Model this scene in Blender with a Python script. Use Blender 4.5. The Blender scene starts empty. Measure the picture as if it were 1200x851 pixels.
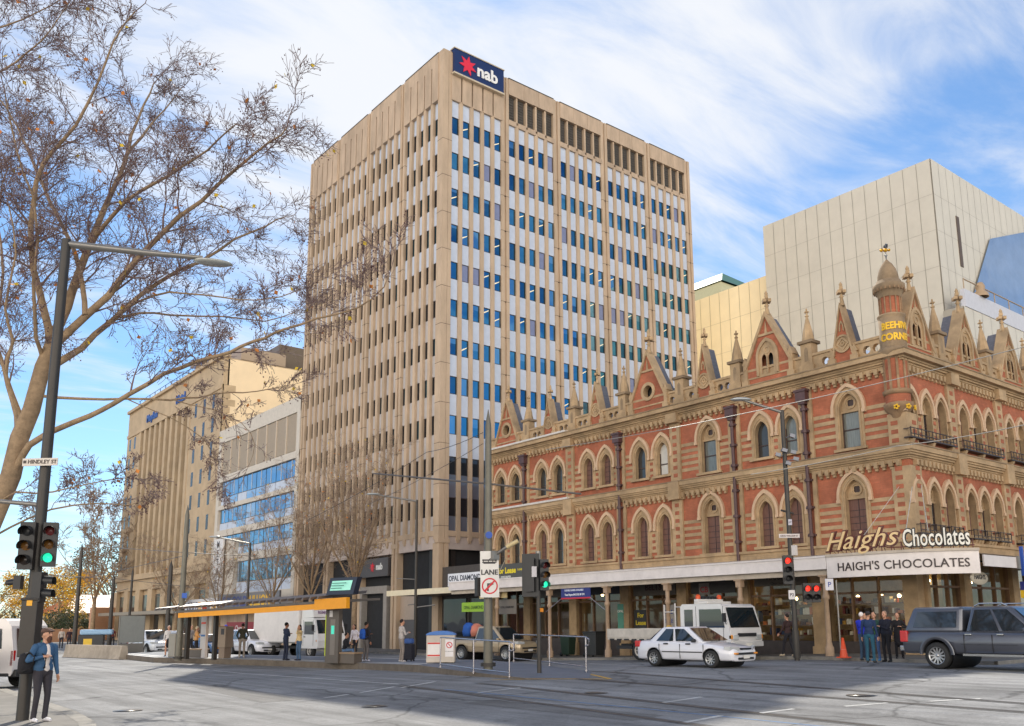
import bpy, math, random
from mathutils import Vector, Matrix
from mathutils.geometry import tessellate_polygon
random.seed(7)
PI = math.pi
SC = bpy.context.scene
COL = SC.collection
K = 1.1                      # building survey units to metres
EYE = 1.98                   # camera height
XF = 31.3                    # building line of the east side of the street (survey units)

# ---------------------------------------------------------------- camera
def _n(v):
    return v.normalized()
_F = 1058.39
_PX, _PY = 628.86, 529.56
def _cam(px, py):
    return Vector(((px - _PX) / _F, -(py - _PY) / _F, -1.0))
_N = _n(_cam(-255, 737)); _E = _n(_cam(1940, 716)); _E = _n(_E - _N * _E.dot(_N)); _U = _n(_E.cross(_N))
ROT = Matrix((_E, _N, _U))
cam = bpy.data.cameras.new('camera'); camo = bpy.data.objects.new('camera', cam); COL.objects.link(camo)
camo.matrix_world = Matrix.Translation((0, 0, EYE)) @ ROT.to_4x4()
cam.sensor_fit = 'HORIZONTAL'; cam.sensor_width = 36; cam.lens = 36 * _F / 1200
cam.shift_x = (600 - _PX) / 1200; cam.shift_y = (_PY - 425.5) / 1200
cam.clip_start = 0.1; cam.clip_end = 3000
SC.camera = camo

def ray(px, py):
    return ROT @ _cam(px, py)
def sm(t):
    t = max(0.0, min(1.0, t)); return t * t * (3 - 2 * t)
def terr(x, y):
    """height of the street: it rises gently towards the south-east corner"""
    return 0.45 * sm((x - 9) / 14) * max(0.0, min(1.0, (37 - y) / 16))
def gp(px, py, off=0.0):
    """the ground point seen at a photo pixel (ground + off)"""
    d = ray(px, py); z = off
    for _ in range(12):
        t = (z - EYE) / d.z
        z = terr(d.x * t, d.y * t) + off
    return Vector((d.x * t, d.y * t, z))
def at(px, py, D):
    """point on the upright plane D metres ahead, along a photo pixel"""
    d = ray(px, py); return Vector((0, 0, EYE)) + d * (D / d.dot(FWD))
FWD = ROT @ Vector((0, 0, -1)); FWD.z = 0; FWD.normalize()
def gx(px, py, X):
    d = ray(px, py); return Vector((0, 0, EYE)) + d * (X / d.x)
def gy(px, py, Y):
    d = ray(px, py); return Vector((0, 0, EYE)) + d * (Y / d.y)
def depth_of(p):
    return Vector(p).dot(FWD)

# ---------------------------------------------------------------- materials
def srgb(r, g, b):
    f = lambda c: (c / 255 / 12.92) if c / 255 <= 0.04045 else ((c / 255 + 0.055) / 1.055) ** 2.4
    return (f(r), f(g), f(b))
def mat(name, c, rough=0.7, metal=0.0, var=0.12, scale=3.0, bump=0.0, bscale=30, spec=0.5, emit=None, estr=0.0, coat=0.0, stretch=None, dirt=0.0, trans=0.0):
    m = bpy.data.materials.new(name); m.use_nodes = True
    nt = m.node_tree; N = nt.nodes; L = nt.links
    b = N['Principled BSDF']
    b.inputs['Roughness'].default_value = rough; b.inputs['Metallic'].default_value = metal
    b.inputs['Specular IOR Level'].default_value = spec
    b.inputs['Coat Weight'].default_value = coat
    b.inputs['Transmission Weight'].default_value = trans
    b.inputs['Base Color'].default_value = (*c, 1)
    if emit:
        b.inputs['Emission Color'].default_value = (*emit, 1); b.inputs['Emission Strength'].default_value = estr
    if var > 0 or bump > 0:
        tc = N.new('ShaderNodeTexCoord'); mp = N.new('ShaderNodeMapping')
        L.new(tc.outputs['Object'], mp.inputs['Vector'])
        if stretch: mp.inputs['Scale'].default_value = stretch
    if var > 0:
        nz = N.new('ShaderNodeTexNoise'); nz.inputs['Scale'].default_value = scale; nz.inputs['Detail'].default_value = 6; nz.inputs['Roughness'].default_value = 0.65
        L.new(mp.outputs['Vector'], nz.inputs['Vector'])
        mr = N.new('ShaderNodeMapRange'); mr.inputs[1].default_value = 0.3; mr.inputs[2].default_value = 0.7
        mr.inputs[3].default_value = 1 - var; mr.inputs[4].default_value = 1 + var
        L.new(nz.outputs['Fac'], mr.inputs[0])
        mx = N.new('ShaderNodeMix'); mx.data_type = 'RGBA'; mx.blend_type = 'MULTIPLY'; mx.inputs[0].default_value = 1
        mx.inputs[6].default_value = (*c, 1); L.new(mr.outputs[0], mx.inputs[7])
        out = mx.outputs[2]
        if dirt > 0:
            n2 = N.new('ShaderNodeTexNoise'); n2.inputs['Scale'].default_value = scale * 0.22; n2.inputs['Detail'].default_value = 8; n2.inputs['Roughness'].default_value = 0.7
            L.new(mp.outputs['Vector'], n2.inputs['Vector'])
            m2 = N.new('ShaderNodeMapRange'); m2.inputs[1].default_value = 0.42; m2.inputs[2].default_value = 0.68; m2.inputs[3].default_value = 1; m2.inputs[4].default_value = 1 - dirt
            L.new(n2.outputs['Fac'], m2.inputs[0])
            x2 = N.new('ShaderNodeMix'); x2.data_type = 'RGBA'; x2.blend_type = 'MULTIPLY'; x2.inputs[0].default_value = 1
            L.new(out, x2.inputs[6]); L.new(m2.outputs[0], x2.inputs[7]); out = x2.outputs[2]
        L.new(out, b.inputs['Base Color'])
    if bump > 0:
        n3 = N.new('ShaderNodeTexNoise'); n3.inputs['Scale'].default_value = bscale; n3.inputs['Detail'].default_value = 5
        L.new(mp.outputs['Vector'], n3.inputs['Vector'])
        bp = N.new('ShaderNodeBump'); bp.inputs['Strength'].default_value = bump; bp.inputs['Distance'].default_value = 0.03
        L.new(n3.outputs['Fac'], bp.inputs['Height']); L.new(bp.outputs['Normal'], b.inputs['Normal'])
    return m
MC = {}
def paint(r, g, b, rough=0.45, metal=0.0, var=0.06, coat=0.0, spec=0.5, bump=0.0):
    """a cached plain painted surface given as it looks (sRGB)"""
    k = (r, g, b, rough, metal, coat, bump)
    if k not in MC: MC[k] = mat('paint_%d_%d_%d' % (r, g, b), srgb(r, g, b), rough, metal, var=var, scale=4, coat=coat, spec=spec, bump=bump, bscale=9)
    return MC[k]

# ---------------------------------------------------------------- mesh builder
class MB:
    def __init__(s, scale=1.0, xf=None):
        s.v = []; s.f = []; s.m = []; s.k = scale; s.xf = xf; s.mi = 0; s.sm = []
    def _add(s, vs, fs, mi=None, smooth=False):
        o = len(s.v)
        if s.xf: s.v.extend([tuple(s.xf(*p)) for p in vs])
        else: s.v.extend([tuple(p) for p in vs])
        mi = s.mi if mi is None else mi
        for f in fs:
            s.f.append(tuple(o + i for i in f)); s.m.append(mi); s.sm.append(smooth)
    def box(s, x0, y0, z0, x1, y1, z1, mi=None):
        v = [(x0,y0,z0),(x1,y0,z0),(x1,y1,z0),(x0,y1,z0),(x0,y0,z1),(x1,y0,z1),(x1,y1,z1),(x0,y1,z1)]
        s._add(v, [(0,3,2,1),(4,5,6,7),(0,1,5,4),(1,2,6,5),(2,3,7,6),(3,0,4,7)], mi)
    def cbox(s, c, size, mi=None, rz=0.0, rx=0.0, ry=0.0):
        R = Matrix.Rotation(rz, 3, 'Z') @ Matrix.Rotation(ry, 3, 'Y') @ Matrix.Rotation(rx, 3, 'X')
        a, b, d = size[0] / 2, size[1] / 2, size[2] / 2
        v = [Vector(c) + R @ Vector(p) for p in [(-a,-b,-d),(a,-b,-d),(a,b,-d),(-a,b,-d),(-a,-b,d),(a,-b,d),(a,b,d),(-a,b,d)]]
        s._add(v, [(0,3,2,1),(4,5,6,7),(0,1,5,4),(1,2,6,5),(2,3,7,6),(3,0,4,7)], mi)
    def quad(s, a, b, c, d, mi=None): s._add([a, b, c, d], [(0, 1, 2, 3)], mi)
    def poly(s, pts, mi=None): s._add(pts, [tuple(range(len(pts)))], mi)
    def tube(s, pts, rs, n=8, mi=None, cap=True, smooth=True):
        pts = [Vector(p) for p in pts]
        if not hasattr(rs, '__len__'): rs = [rs] * len(pts)
        vs = []; fs = []; ref = None
        for i, p in enumerate(pts):
            d = (pts[min(i + 1, len(pts) - 1)] - pts[max(i - 1, 0)])
            if d.length < 1e-9: d = Vector((0, 0, 1))
            d.normalize()
            if ref is None or abs(ref.dot(d)) > 0.98: ref = Vector((0, 0, 1)) if abs(d.z) < 0.9 else Vector((1, 0, 0))
            a = d.cross(ref).normalized(); b = d.cross(a).normalized(); ref = -(d.cross(a)).normalized() if False else ref
            for j in range(n):
                t = 2 * PI * j / n; vs.append(p + (a * math.cos(t) + b * math.sin(t)) * rs[i])
        for i in range(len(pts) - 1):
            for j in range(n):
                k = (j + 1) % n
                fs.append((i*n+j, i*n+k, (i+1)*n+k, (i+1)*n+j))
        s._add(vs, fs, mi, smooth)
        if cap:
            s._add(vs[:n], [tuple(range(n))], mi); s._add(vs[-n:], [tuple(reversed(range(n)))], mi)
    def cyl(s, x, y, z0, z1, r0, r1=None, n=16, mi=None): s.tube([(x, y, z0), (x, y, z1)], [r0, r0 if r1 is None else r1], n, mi)
    def lathe(s, prof, c=(0, 0, 0), n=16, mi=None, smooth=True, axis='Z'):
        vs = []; fs = []
        for r, z in prof:
            for j in range(n):
                t = 2 * PI * j / n
                p = (r * math.cos(t), r * math.sin(t), z)
                if axis == 'X': p = (z, r * math.cos(t), r * math.sin(t))
                if axis == 'Y': p = (r * math.cos(t), z, r * math.sin(t))
                vs.append((c[0] + p[0], c[1] + p[1], c[2] + p[2]))
        for i in range(len(prof) - 1):
            for j in range(n):
                k = (j + 1) % n; fs.append((i*n+j, i*n+k, (i+1)*n+k, (i+1)*n+j))
        s._add(vs, fs, mi, smooth)
    def prism(s, pts, fn, d0, d1, mi=None, caps=True):
        """2-D outline pts pushed from d0 to d1; fn(u,v,d)->xyz"""
        n = len(pts)
        vs = [fn(u, v, d0) for u, v in pts] + [fn(u, v, d1) for u, v in pts]
        s._add(vs, [(i, (i+1) % n, n + (i+1) % n, n + i) for i in range(n)], mi)
        if caps:
            tri = tessellate_polygon([[Vector((u, v, 0)) for u, v in pts]])
            s._add(vs[n:], [tuple(t) for t in tri], mi); s._add(vs[:n], [tuple(reversed(t)) for t in tri], mi)
    def sheet(s, loops, fn, d, mi=None):
        """flat sheet with holes: loops[0] outline, rest holes"""
        tri = tessellate_polygon([[Vector((u, v, 0)) for u, v in l] for l in loops])
        vs = [fn(u, v, d) for l in loops for u, v in l]
        s._add(vs, [tuple(t) for t in tri], mi)
    def ring(s, outer, inner, fn, d0, d1, mi=None):
        """closed band between two outlines with equal point counts, front at d1"""
        n = len(outer)
        A = [fn(u, v, d1) for u, v in outer]; B = [fn(u, v, d1) for u, v in inner]
        C = [fn(u, v, d0) for u, v in outer]; D = [fn(u, v, d0) for u, v in inner]
        fs = []
        for i in range(n):
            k = (i + 1) % n
            fs += [(i, k, n + k, n + i), (2*n + i, 2*n + k, k, i), (n + i, n + k, 3*n + k, 3*n + i)]
        s._add(A + B + C + D, fs, mi)
    def strip(s, outer, inner, fn, d0, d1, mi=None):
        """open band (arch) between two polylines"""
        n = len(outer)
        A = [fn(u, v, d1) for u, v in outer]; B = [fn(u, v, d1) for u, v in inner]
        C = [fn(u, v, d0) for u, v in outer]; D = [fn(u, v, d0) for u, v in inner]
        fs = []
        for i in range(n - 1):
            k = i + 1
            fs += [(i, k, n + k, n + i), (2*n + i, 2*n + k, k, i), (n + i, n + k, 3*n + k, 3*n + i)]
        fs += [(0, n, 3*n, 2*n), (n-1, 2*n-1, 4*n-1, 3*n-1)]
        s._add(A + B + C + D, fs, mi)
    def text(s, txt, size, fn, mi=None, ext=0.01, bold=0.0, shear=0.0, align='CENTER', sx=1.0, spacing=1.0):
        """lettering: fn(u,v,d)->xyz, baseline at v=0"""
        cu = bpy.data.curves.new('lettering', 'FONT'); cu.body = txt; cu.size = size; cu.align_x = align
        cu.extrude = ext; cu.offset = bold; cu.shear = shear; cu.space_character = spacing; cu.resolution_u = 3
        ob = bpy.data.objects.new('lettering', cu); COL.objects.link(ob)
        bpy.context.view_layer.update()
        me = bpy.data.meshes.new_from_object(ob.evaluated_get(bpy.context.evaluated_depsgraph_get()))
        vs = [fn(v.co.x * sx, v.co.y, v.co.z) for v in me.vertices]
        s._add(vs, [tuple(p.vertices) for p in me.polygons], mi)
        bpy.data.objects.remove(ob); bpy.data.curves.remove(cu); bpy.data.meshes.remove(me)
    def build(s, name, mats, parent=None, bevel=0.0, loc=None, rz=0.0, recalc=True, seg=2):
        me = bpy.data.meshes.new(name)
        k = s.k
        me.from_pydata([(x * k, y * k, z * k) for x, y, z in s.v], [], s.f)
        if not isinstance(mats, (list, tuple)): mats = [mats]
        for m in mats: me.materials.append(m)
        me.polygons.foreach_set('material_index', s.m)
        me.polygons.foreach_set('use_smooth', s.sm)
        if recalc:
            import bmesh
            bm = bmesh.new(); bm.from_mesh(me); bmesh.ops.recalc_face_normals(bm, faces=bm.faces); bm.to_mesh(me); bm.free()
        me.update()
        o = bpy.data.objects.new(name, me); COL.objects.link(o)
        if parent: o.parent = parent
        if loc is not None: o.location = loc
        if rz: o.rotation_euler.z = rz
        if bevel > 0:
            b = o.modifiers.new('edge', 'BEVEL'); b.width = bevel; b.segments = seg; b.limit_method = 'ANGLE'; b.angle_limit = 0.6
        return o

def tag(o, label=None, cat=None, group=None, kind=None):
    if label: o['label'] = label
    if cat: o['category'] = cat
    if group: o['group'] = group
    if kind: o['kind'] = kind
    return o
def thing(name, label, cat, loc=(0, 0, 0), rz=0.0, group=None):
    o = bpy.data.objects.new(name, None); COL.objects.link(o); o.empty_display_size = 0.3
    o.location = loc; o.rotation_euler.z = rz
    return tag(o, label, cat, group)
def clone(root, loc, rz=None, label=None):
    r = root.copy(); COL.objects.link(r); r.location = loc
    if rz is not None: r.rotation_euler.z = rz
    if label: r['label'] = label
    for ch in list(root.children):
        c = ch.copy(); COL.objects.link(c); c.parent = r
        for g in list(ch.children):
            d = g.copy(); COL.objects.link(d); d.parent = c
    return r
def xy(u, v, d): return (u, -d, v)            # plain front-facing sheet: u right, v up, d towards -y
# ---------------------------------------------------------------- light and sky
AZ, EL = math.radians(30), math.radians(44)
sunv = Vector((math.sin(AZ) * math.cos(EL), math.cos(AZ) * math.cos(EL), math.sin(EL)))
sl = bpy.data.lights.new('sun', 'SUN'); sl.energy = 5.0; sl.angle = math.radians(0.55); sl.color = (1.0, 0.93, 0.80)
so = bpy.data.objects.new('sun', sl); COL.objects.link(so); so.rotation_euler = sunv.to_track_quat('Z', 'Y').to_euler(); so.location = (0, 0, 80)
w = bpy.data.worlds.new('World'); SC.world = w; w.use_nodes = True
nt = w.node_tree; N = nt.nodes; L = nt.links
bg = N['Background']; bg.inputs[1].default_value = 0.15
sk = N.new('ShaderNodeTexSky'); sk.sky_type = 'NISHITA'; sk.sun_disc = False; sk.sun_elevation = EL; sk.sun_rotation = AZ
sk.air_density = 1.0; sk.dust_density = 0.15; sk.ozone_density = 2.2; sk.altitude = 50
tc = N.new('ShaderNodeTexCoord')
def vmath(op, a=None, b=None):
    n = N.new('ShaderNodeVectorMath'); n.operation = op
    if a is not None: L.new(a, n.inputs[0])
    if b is not None:
        if hasattr(b, 'is_output') or hasattr(b, 'links'): L.new(b, n.inputs[1])
        else: n.inputs[1].default_value = b
    return n
def fmath(op, a, b=None, clamp=False):
    n = N.new('ShaderNodeMath'); n.operation = op; n.use_clamp = clamp
    for i, q in enumerate((a, b)):
        if q is None: continue
        if isinstance(q, (int, float)): n.inputs[i].default_value = q
        else: L.new(q, n.inputs[i])
    return n.outputs[0]
sep = N.new('ShaderNodeSeparateXYZ'); L.new(tc.outputs['Generated'], sep.inputs[0])
# project the view direction on a cloud layer far above
zc = fmath('MAXIMUM', fmath('ADD', sep.outputs[2], 0.10), 0.05)
cx = fmath('DIVIDE', sep.outputs[0], zc); cy = fmath('DIVIDE', sep.outputs[1], zc)
cmb = N.new('ShaderNodeCombineXYZ'); L.new(cx, cmb.inputs[0]); L.new(cy, cmb.inputs[1])
mp = N.new('ShaderNodeMapping'); mp.inputs['Rotation'].default_value = (0, 0, math.radians(38)); mp.inputs['Scale'].default_value = (0.55, 1.5, 1); mp.inputs['Location'].default_value = (3.1, 1.7, 0)
L.new(cmb.outputs[0], mp.inputs['Vector'])
n1 = N.new('ShaderNodeTexNoise'); n1.inputs['Scale'].default_value = 2.9; n1.inputs['Detail'].default_value = 10; n1.inputs['Roughness'].default_value = 0.60; n1.inputs['Distortion'].default_value = 0.55
L.new(mp.outputs[0], n1.inputs['Vector'])
n2 = N.new('ShaderNodeTexNoise'); n2.inputs['Scale'].default_value = 1.9; n2.inputs['Detail'].default_value = 3
L.new(cmb.outputs[0], n2.inputs['Vector'])
# more cloud around the sun's side of the sky
dotv = vmath('DOT_PRODUCT', tc.outputs['Generated'], tuple(Vector((math.sin(math.radians(33)) * math.cos(math.radians(43)), math.cos(math.radians(33)) * math.cos(math.radians(43)), math.sin(math.radians(43))))))
near = N.new('ShaderNodeMapRange'); near.inputs[1].default_value = 0.86; near.inputs[2].default_value = 1.0; near.inputs[3].default_value = 0; near.inputs[4].default_value = 0.22
L.new(dotv.outputs['Value'], near.inputs[0])
s1 = fmath('ADD', fmath('MULTIPLY', n1.outputs['Fac'], 0.72), fmath('MULTIPLY', n2.outputs['Fac'], 0.34))
s2 = fmath('ADD', s1, near.outputs[0])
cm = N.new('ShaderNodeMapRange'); cm.interpolation_type = 'SMOOTHSTEP'; cm.inputs[1].default_value = 0.462; cm.inputs[2].default_value = 0.80
L.new(s2, cm.inputs[0])
cmk = fmath('MULTIPLY', cm.outputs[0], 0.93)
mixc = N.new('ShaderNodeMix'); mixc.data_type = 'RGBA'
tint = N.new('ShaderNodeMix'); tint.data_type = 'RGBA'; tint.blend_type = 'MULTIPLY'; tint.inputs[0].default_value = 1
tint.inputs[7].default_value = (0.77, 0.95, 1.06, 1)
L.new(sk.outputs[0], tint.inputs[6])
# bright cloud bank added low in the south-west, unseen, as fill for shaded facades
bank = vmath("DOT_PRODUCT", tc.outputs["Generated"], (math.sin(math.radians(228)), math.cos(math.radians(228)), 0))
bk = N.new("ShaderNodeMapRange"); bk.interpolation_type = "SMOOTHSTEP"; bk.inputs[1].default_value = 0.06; bk.inputs[2].default_value = 0.62
L.new(bank.outputs["Value"], bk.inputs[0])
bke = N.new("ShaderNodeMapRange"); bke.interpolation_type = "SMOOTHSTEP"; bke.inputs[1].default_value = 0.25; bke.inputs[2].default_value = 0.80; bke.inputs[3].default_value = 1.0; bke.inputs[4].default_value = 0.0
L.new(sep.outputs[2], bke.inputs[0])
fill_fac = fmath("MULTIPLY", bk.outputs[0], bke.outputs[0])
cmk = fmath("MAXIMUM", cmk, fmath("MULTIPLY", fill_fac, 0.95))
ccol = N.new("ShaderNodeMix"); ccol.data_type = "RGBA"; L.new(fill_fac, ccol.inputs[0]); ccol.inputs[6].default_value = (6.4, 6.5, 6.7, 1); ccol.inputs[7].default_value = (24.5, 22.4, 19.6, 1)
L.new(cmk, mixc.inputs[0]); L.new(tint.outputs[2], mixc.inputs[6]); L.new(ccol.outputs[2], mixc.inputs[7])
L.new(mixc.outputs[2], bg.inputs[0])
SC.view_settings.view_transform = 'Standard'; SC.view_settings.look = 'None'; SC.view_settings.exposure = 0; SC.view_settings.gamma = 1
SC.cycles.max_bounces = 6; SC.cycles.diffuse_bounces = 3; SC.cycles.glossy_bounces = 3; SC.cycles.transmission_bounces = 4; SC.cycles.transparent_max_bounces = 8
SC.cycles.caustics_reflective = False; SC.cycles.caustics_refractive = False
SC.cycles.use_denoising = True

# ---------------------------------------------------------------- ground
def asphalt(name, c, tracks=True):
    m = bpy.data.materials.new(name); m.use_nodes = True
    nt = m.node_tree; N = nt.nodes; L = nt.links; b = N['Principled BSDF']; b.inputs['Roughness'].default_value = 0.85; b.inputs['Specular IOR Level'].default_value = 0.3
    tc = N.new('ShaderNodeTexCoord')
    def nz(s, d, r, st=(1, 1, 1)):
        mp = N.new('ShaderNodeMapping'); mp.inputs['Scale'].default_value = st; L.new(tc.outputs['Object'], mp.inputs[0])
        n = N.new('ShaderNodeTexNoise'); n.inputs['Scale'].default_value = s; n.inputs['Detail'].default_value = d; n.inputs['Roughness'].default_value = r
        L.new(mp.outputs[0], n.inputs['Vector']); return n.outputs['Fac']
    def rng(i, a, bb, lo, hi):
        n = N.new('ShaderNodeMapRange'); n.inputs[1].default_value = a; n.inputs[2].default_value = bb; n.inputs[3].default_value = lo; n.inputs[4].default_value = hi
        L.new(i, n.inputs[0]); return n.outputs[0]
    def mul(a, bb):
        n = N.new('ShaderNodeMath'); n.operation = 'MULTIPLY'; L.new(a, n.inputs[0]); L.new(bb, n.inputs[1]); return n.outputs[0]
    f = mul(rng(nz(0.35, 6, .6), .3, .7, .74, 1.2), rng(nz(1.0, 5, .6, (2.2, .10, 1)), .35, .65, .74, 1.16))
    f = mul(f, rng(nz(14, 3, .7), .3, .7, .86, 1.14)); f = mul(f, rng(nz(90, 2, .6), .3, .7, .8, 1.2))
    vo = N.new('ShaderNodeTexVoronoi'); vo.feature = 'DISTANCE_TO_EDGE'; vo.inputs['Scale'].default_value = 0.16
    wv = N.new('ShaderNodeTexNoise'); wv.inputs['Scale'].default_value = .8; wv.inputs['Detail'].default_value = 4
    L.new(tc.outputs['Object'], wv.inputs['Vector'])
    ad = N.new('ShaderNodeMix'); ad.data_type = 'RGBA'; ad.blend_type = 'ADD'; ad.inputs[0].default_value = .9
    L.new(tc.outputs['Object'], ad.inputs[6]); L.new(wv.outputs['Color'], ad.inputs[7]); L.new(ad.outputs[2], vo.inputs['Vector'])
    v2 = N.new('ShaderNodeTexVoronoi'); v2.inputs['Scale'].default_value = .11; v2.distance = 'CHEBYCHEV'; L.new(tc.outputs['Object'], v2.inputs['Vector'])
    f = mul(f, rng(v2.outputs['Color'], .0, 1.0, .76, 1.12)); f = mul(f, rng(nz(1.3, 9, .75), .55, .68, 1.0, .62)); f = mul(f, rng(nz(.5, 9, .7, (1, .25, 1)), .56, .66, 1.0, .80))
    f = mul(f, rng(vo.outputs['Distance'], .001, .012, .55, 1))
    x = N.new('ShaderNodeMix'); x.data_type = 'RGBA'; x.blend_type = 'MULTIPLY'; x.inputs[0].default_value = 1; x.inputs[6].default_value = (*c, 1); L.new(f, x.inputs[7])
    L.new(x.outputs[2], b.inputs['Base Color'])
    bp = N.new('ShaderNodeBump'); bp.inputs['Strength'].default_value = .35; bp.inputs['Distance'].default_value = .01
    L.new(nz(70, 3, .7), bp.inputs['Height']); L.new(bp.outputs['Normal'], b.inputs['Normal'])
    return m
M_ROAD = asphalt('asphalt', (0.29, 0.288, 0.288))
M_TRAM = asphalt('track_concrete', (0.30, 0.285, 0.27))
M_PAVE = mat('pavement', (0.20, 0.185, 0.165), .85, var=.2, scale=1.5, bump=.15, dirt=.25)
M_KERB = mat('kerb_stone', (0.26, 0.24, 0.21), .8, var=.25, scale=2.5, dirt=.3)
M_PLAT = mat('platform_paving', (0.17, 0.19, 0.23), .7, var=.12, scale=1.2, dirt=.2)
M_LINE = mat('white_road_paint', (0.62, 0.62, 0.60), .6, var=.25, scale=5, dirt=.45)
M_YLINE = mat('yellow_road_paint', (0.62, 0.36, 0.06), .6, var=.2, scale=5, dirt=.3)
M_RAIL = mat('rail_steel', (0.09, 0.085, 0.08), .35, .7, var=.2)

def drape(name, pts_fn, nu, nv, m, lift=0.0, parent=None, kind='structure'):
    b = MB(); vs = []; fs = []
    for i in range(nu + 1):
        for j in range(nv + 1):
            x, y = pts_fn(i / nu, j / nv); vs.append((x, y, terr(x, y) + lift))
    for i in range(nu):
        for j in range(nv):
            a = i * (nv + 1) + j; fs.append((a, a + nv + 1, a + nv + 2, a + 1))
    b._add(vs, fs, 0, True)
    o = b.build(name, m, parent, recalc=False)
    for p in o.data.polygons: pass
    if o.data.polygons[0].normal.z < 0: o.data.flip_normals()
    if kind and not parent: o['kind'] = kind
    return o
def strip(name, pts, wid, m, lift=0.004, step=1.0, parent=None):
    """a painted line or rail laid on the street along a path"""
    b = MB()
    P = []
    for a, c in zip(pts[:-1], pts[1:]):
        a = Vector(a[:2]); c = Vector(c[:2]); n = max(1, int((c - a).length / step))
        for i in range(n): P.append(a.lerp(c, i / n))
    P.append(Vector(pts[-1][:2]))
    vs = []
    for i, p in enumerate(P):
        d = (P[min(i + 1, len(P) - 1)] - P[max(i - 1, 0)]).normalized(); q = Vector((-d.y, d.x)) * wid / 2
        for r in (p + q, p - q): vs.append((r.x, r.y, terr(r.x, r.y) + lift))
    b._add(vs, [(2*i, 2*i+1, 2*i+3, 2*i+2) for i in range(len(P) - 1)], 0)
    o = b.build(name, m, parent, recalc=False)
    if o.data.polygons and o.data.polygons[0].normal.z < 0: o.data.flip_normals()
    if not parent: o['kind'] = 'structure'
    return o
# the sheet of ground: fine near the junction, coarse to the horizon
def axis(lo, hi, a, b, n, far):
    return [lo + (a - lo) * (i / far) for i in range(far)] + [a + (b - a) * i / n for i in range(n)] + [b + (hi - b) * i / far for i in range(far + 1)]
AX = axis(-900, 900, -10, 60, 70, 6); AY = axis(-300, 1500, -10, 80, 90, 6)
b = MB(); vs = [(x, y, terr(x, y)) for x in AX for y in AY]; ny = len(AY)
b._add(vs, [(i*ny+j, (i+1)*ny+j, (i+1)*ny+j+1, i*ny+j+1) for i in range(len(AX)-1) for j in range(ny-1)], 0, True)
o = b.build('road', M_ROAD, recalc=False); o['kind'] = 'structure'
# pavements with real kerbs
def pavement(name, poly, h=0.13, m=M_PAVE, edges=None):
    """flat slab following the street: top sheet (fan of fine quads) + kerb faces"""
    pass
XK = 27.75 * K
def slab(name, x0, y0, x1, y1, h, m, mk, nx, ny_, round_c=None):
    b = MB(); vs = []; fs = []
    for i in range(nx + 1):
        for j in range(ny_ + 1):
            x = x0 + (x1 - x0) * i / nx; y = y0 + (y1 - y0) * j / ny_; vs.append((x, y, terr(x, y) + h))
    for i in range(nx):
        for j in range(ny_):
            a = i * (ny_ + 1) + j; fs.append((a, a + ny_ + 1, a + ny_ + 2, a + 1))
    b._add(vs, fs, 0, True)
    def wall(pts):
        for p, q in zip(pts[:-1], pts[1:]):
            b._add([(p[0], p[1], terr(*p) - .05), (q[0], q[1], terr(*q) - .05), (q[0], q[1], terr(*q) + h), (p[0], p[1], terr(*p) + h)], [(0, 1, 2, 3)], 1)
    ys = [y0 + (y1 - y0) * j / ny_ for j in range(ny_ + 1)]; xs = [x0 + (x1 - x0) * i / nx for i in range(nx + 1)]
    wall([(x0, y) for y in ys]); wall([(x1, y) for y in ys]); wall([(x, y0) for x in xs]); wall([(x, y1) for x in xs])
    o = b.build(name, [m, mk]); o['kind'] = 'structure'; return o
slab('pavement_east', XK + .3, 12.6 * K, 70, 132, .12, M_PAVE, M_KERB, 20, 120)
strip('kerb_east', [(XK + .15, 12.6 * K), (XK + .15, 132)], .30, M_KERB, .122)
b = MB()
for i in range(118):
    y = 12.6 * K + i; y2 = min(y + .985, 132)
    b._add([(XK, y, terr(XK, y) - .05), (XK, y2, terr(XK, y2) - .05), (XK, y2, terr(XK, y2) + .122), (XK, y, terr(XK, y) + .122)], [(0, 1, 2, 3)])
o = b.build('kerb_face_east', M_KERB); o['kind'] = 'structure'
# west pavement under the standing man: rounded corner slab
b = MB(); top = []; 
W = [gp(-60, 822, .0), gp(0, 812, .0), gp(46, 826, .0), gp(86, 840, .0), gp(110, 853, .0), gp(118, 880, .0), gp(40, 900, 0), gp(-120, 880, 0)]
vs = [(p.x, p.y, terr(p.x, p.y) + .12) for p in W]
b._add(vs, [tuple(range(len(W)))], 0)
n = len(W)
b._add([(p.x, p.y, terr(p.x, p.y) - .03) for p in W] + vs, [(i, (i+1) % n, n + (i+1) % n, n + i) for i in range(n)], 1)
o = b.build('pavement_west', [M_PAVE, M_KERB], bevel=.02); o['kind'] = 'structure'
strip('kerb_west', [W[1] + Vector((.0, -.15, 0)), W[2] + Vector((-.1, -.15, 0)), W[3] + Vector((-.12, -.12, 0)), W[4] + Vector((-.15, -.05, 0)), W[5] + Vector((-.15, 0, 0))], .3, M_KERB, .124, .4)
# tram tracks in the middle of the road (two pairs of rails set in concrete)
drape('tram_track_bed', lambda u, v: (17.6 * K + 3.6 * u - 26 * v * 0 + (0), -14 + 50 * v), 4, 50, M_TRAM, .004) if False else None
def seg(a, bpt): return [gp(*a), gp(*bpt)]
for i, (a, c) in enumerate([((600, 792), (1215, 836)), ((690, 787), (1215, 826)), ((560, 801), (1215, 872)), ((470, 804), (1100, 888))]):
    strip('tram_rail', seg(a, c), .07, M_RAIL, .008); strip('rail_groove', seg(a, c), .26, asphalt('rail_bed', (.15, .148, .15)), .005)
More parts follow.
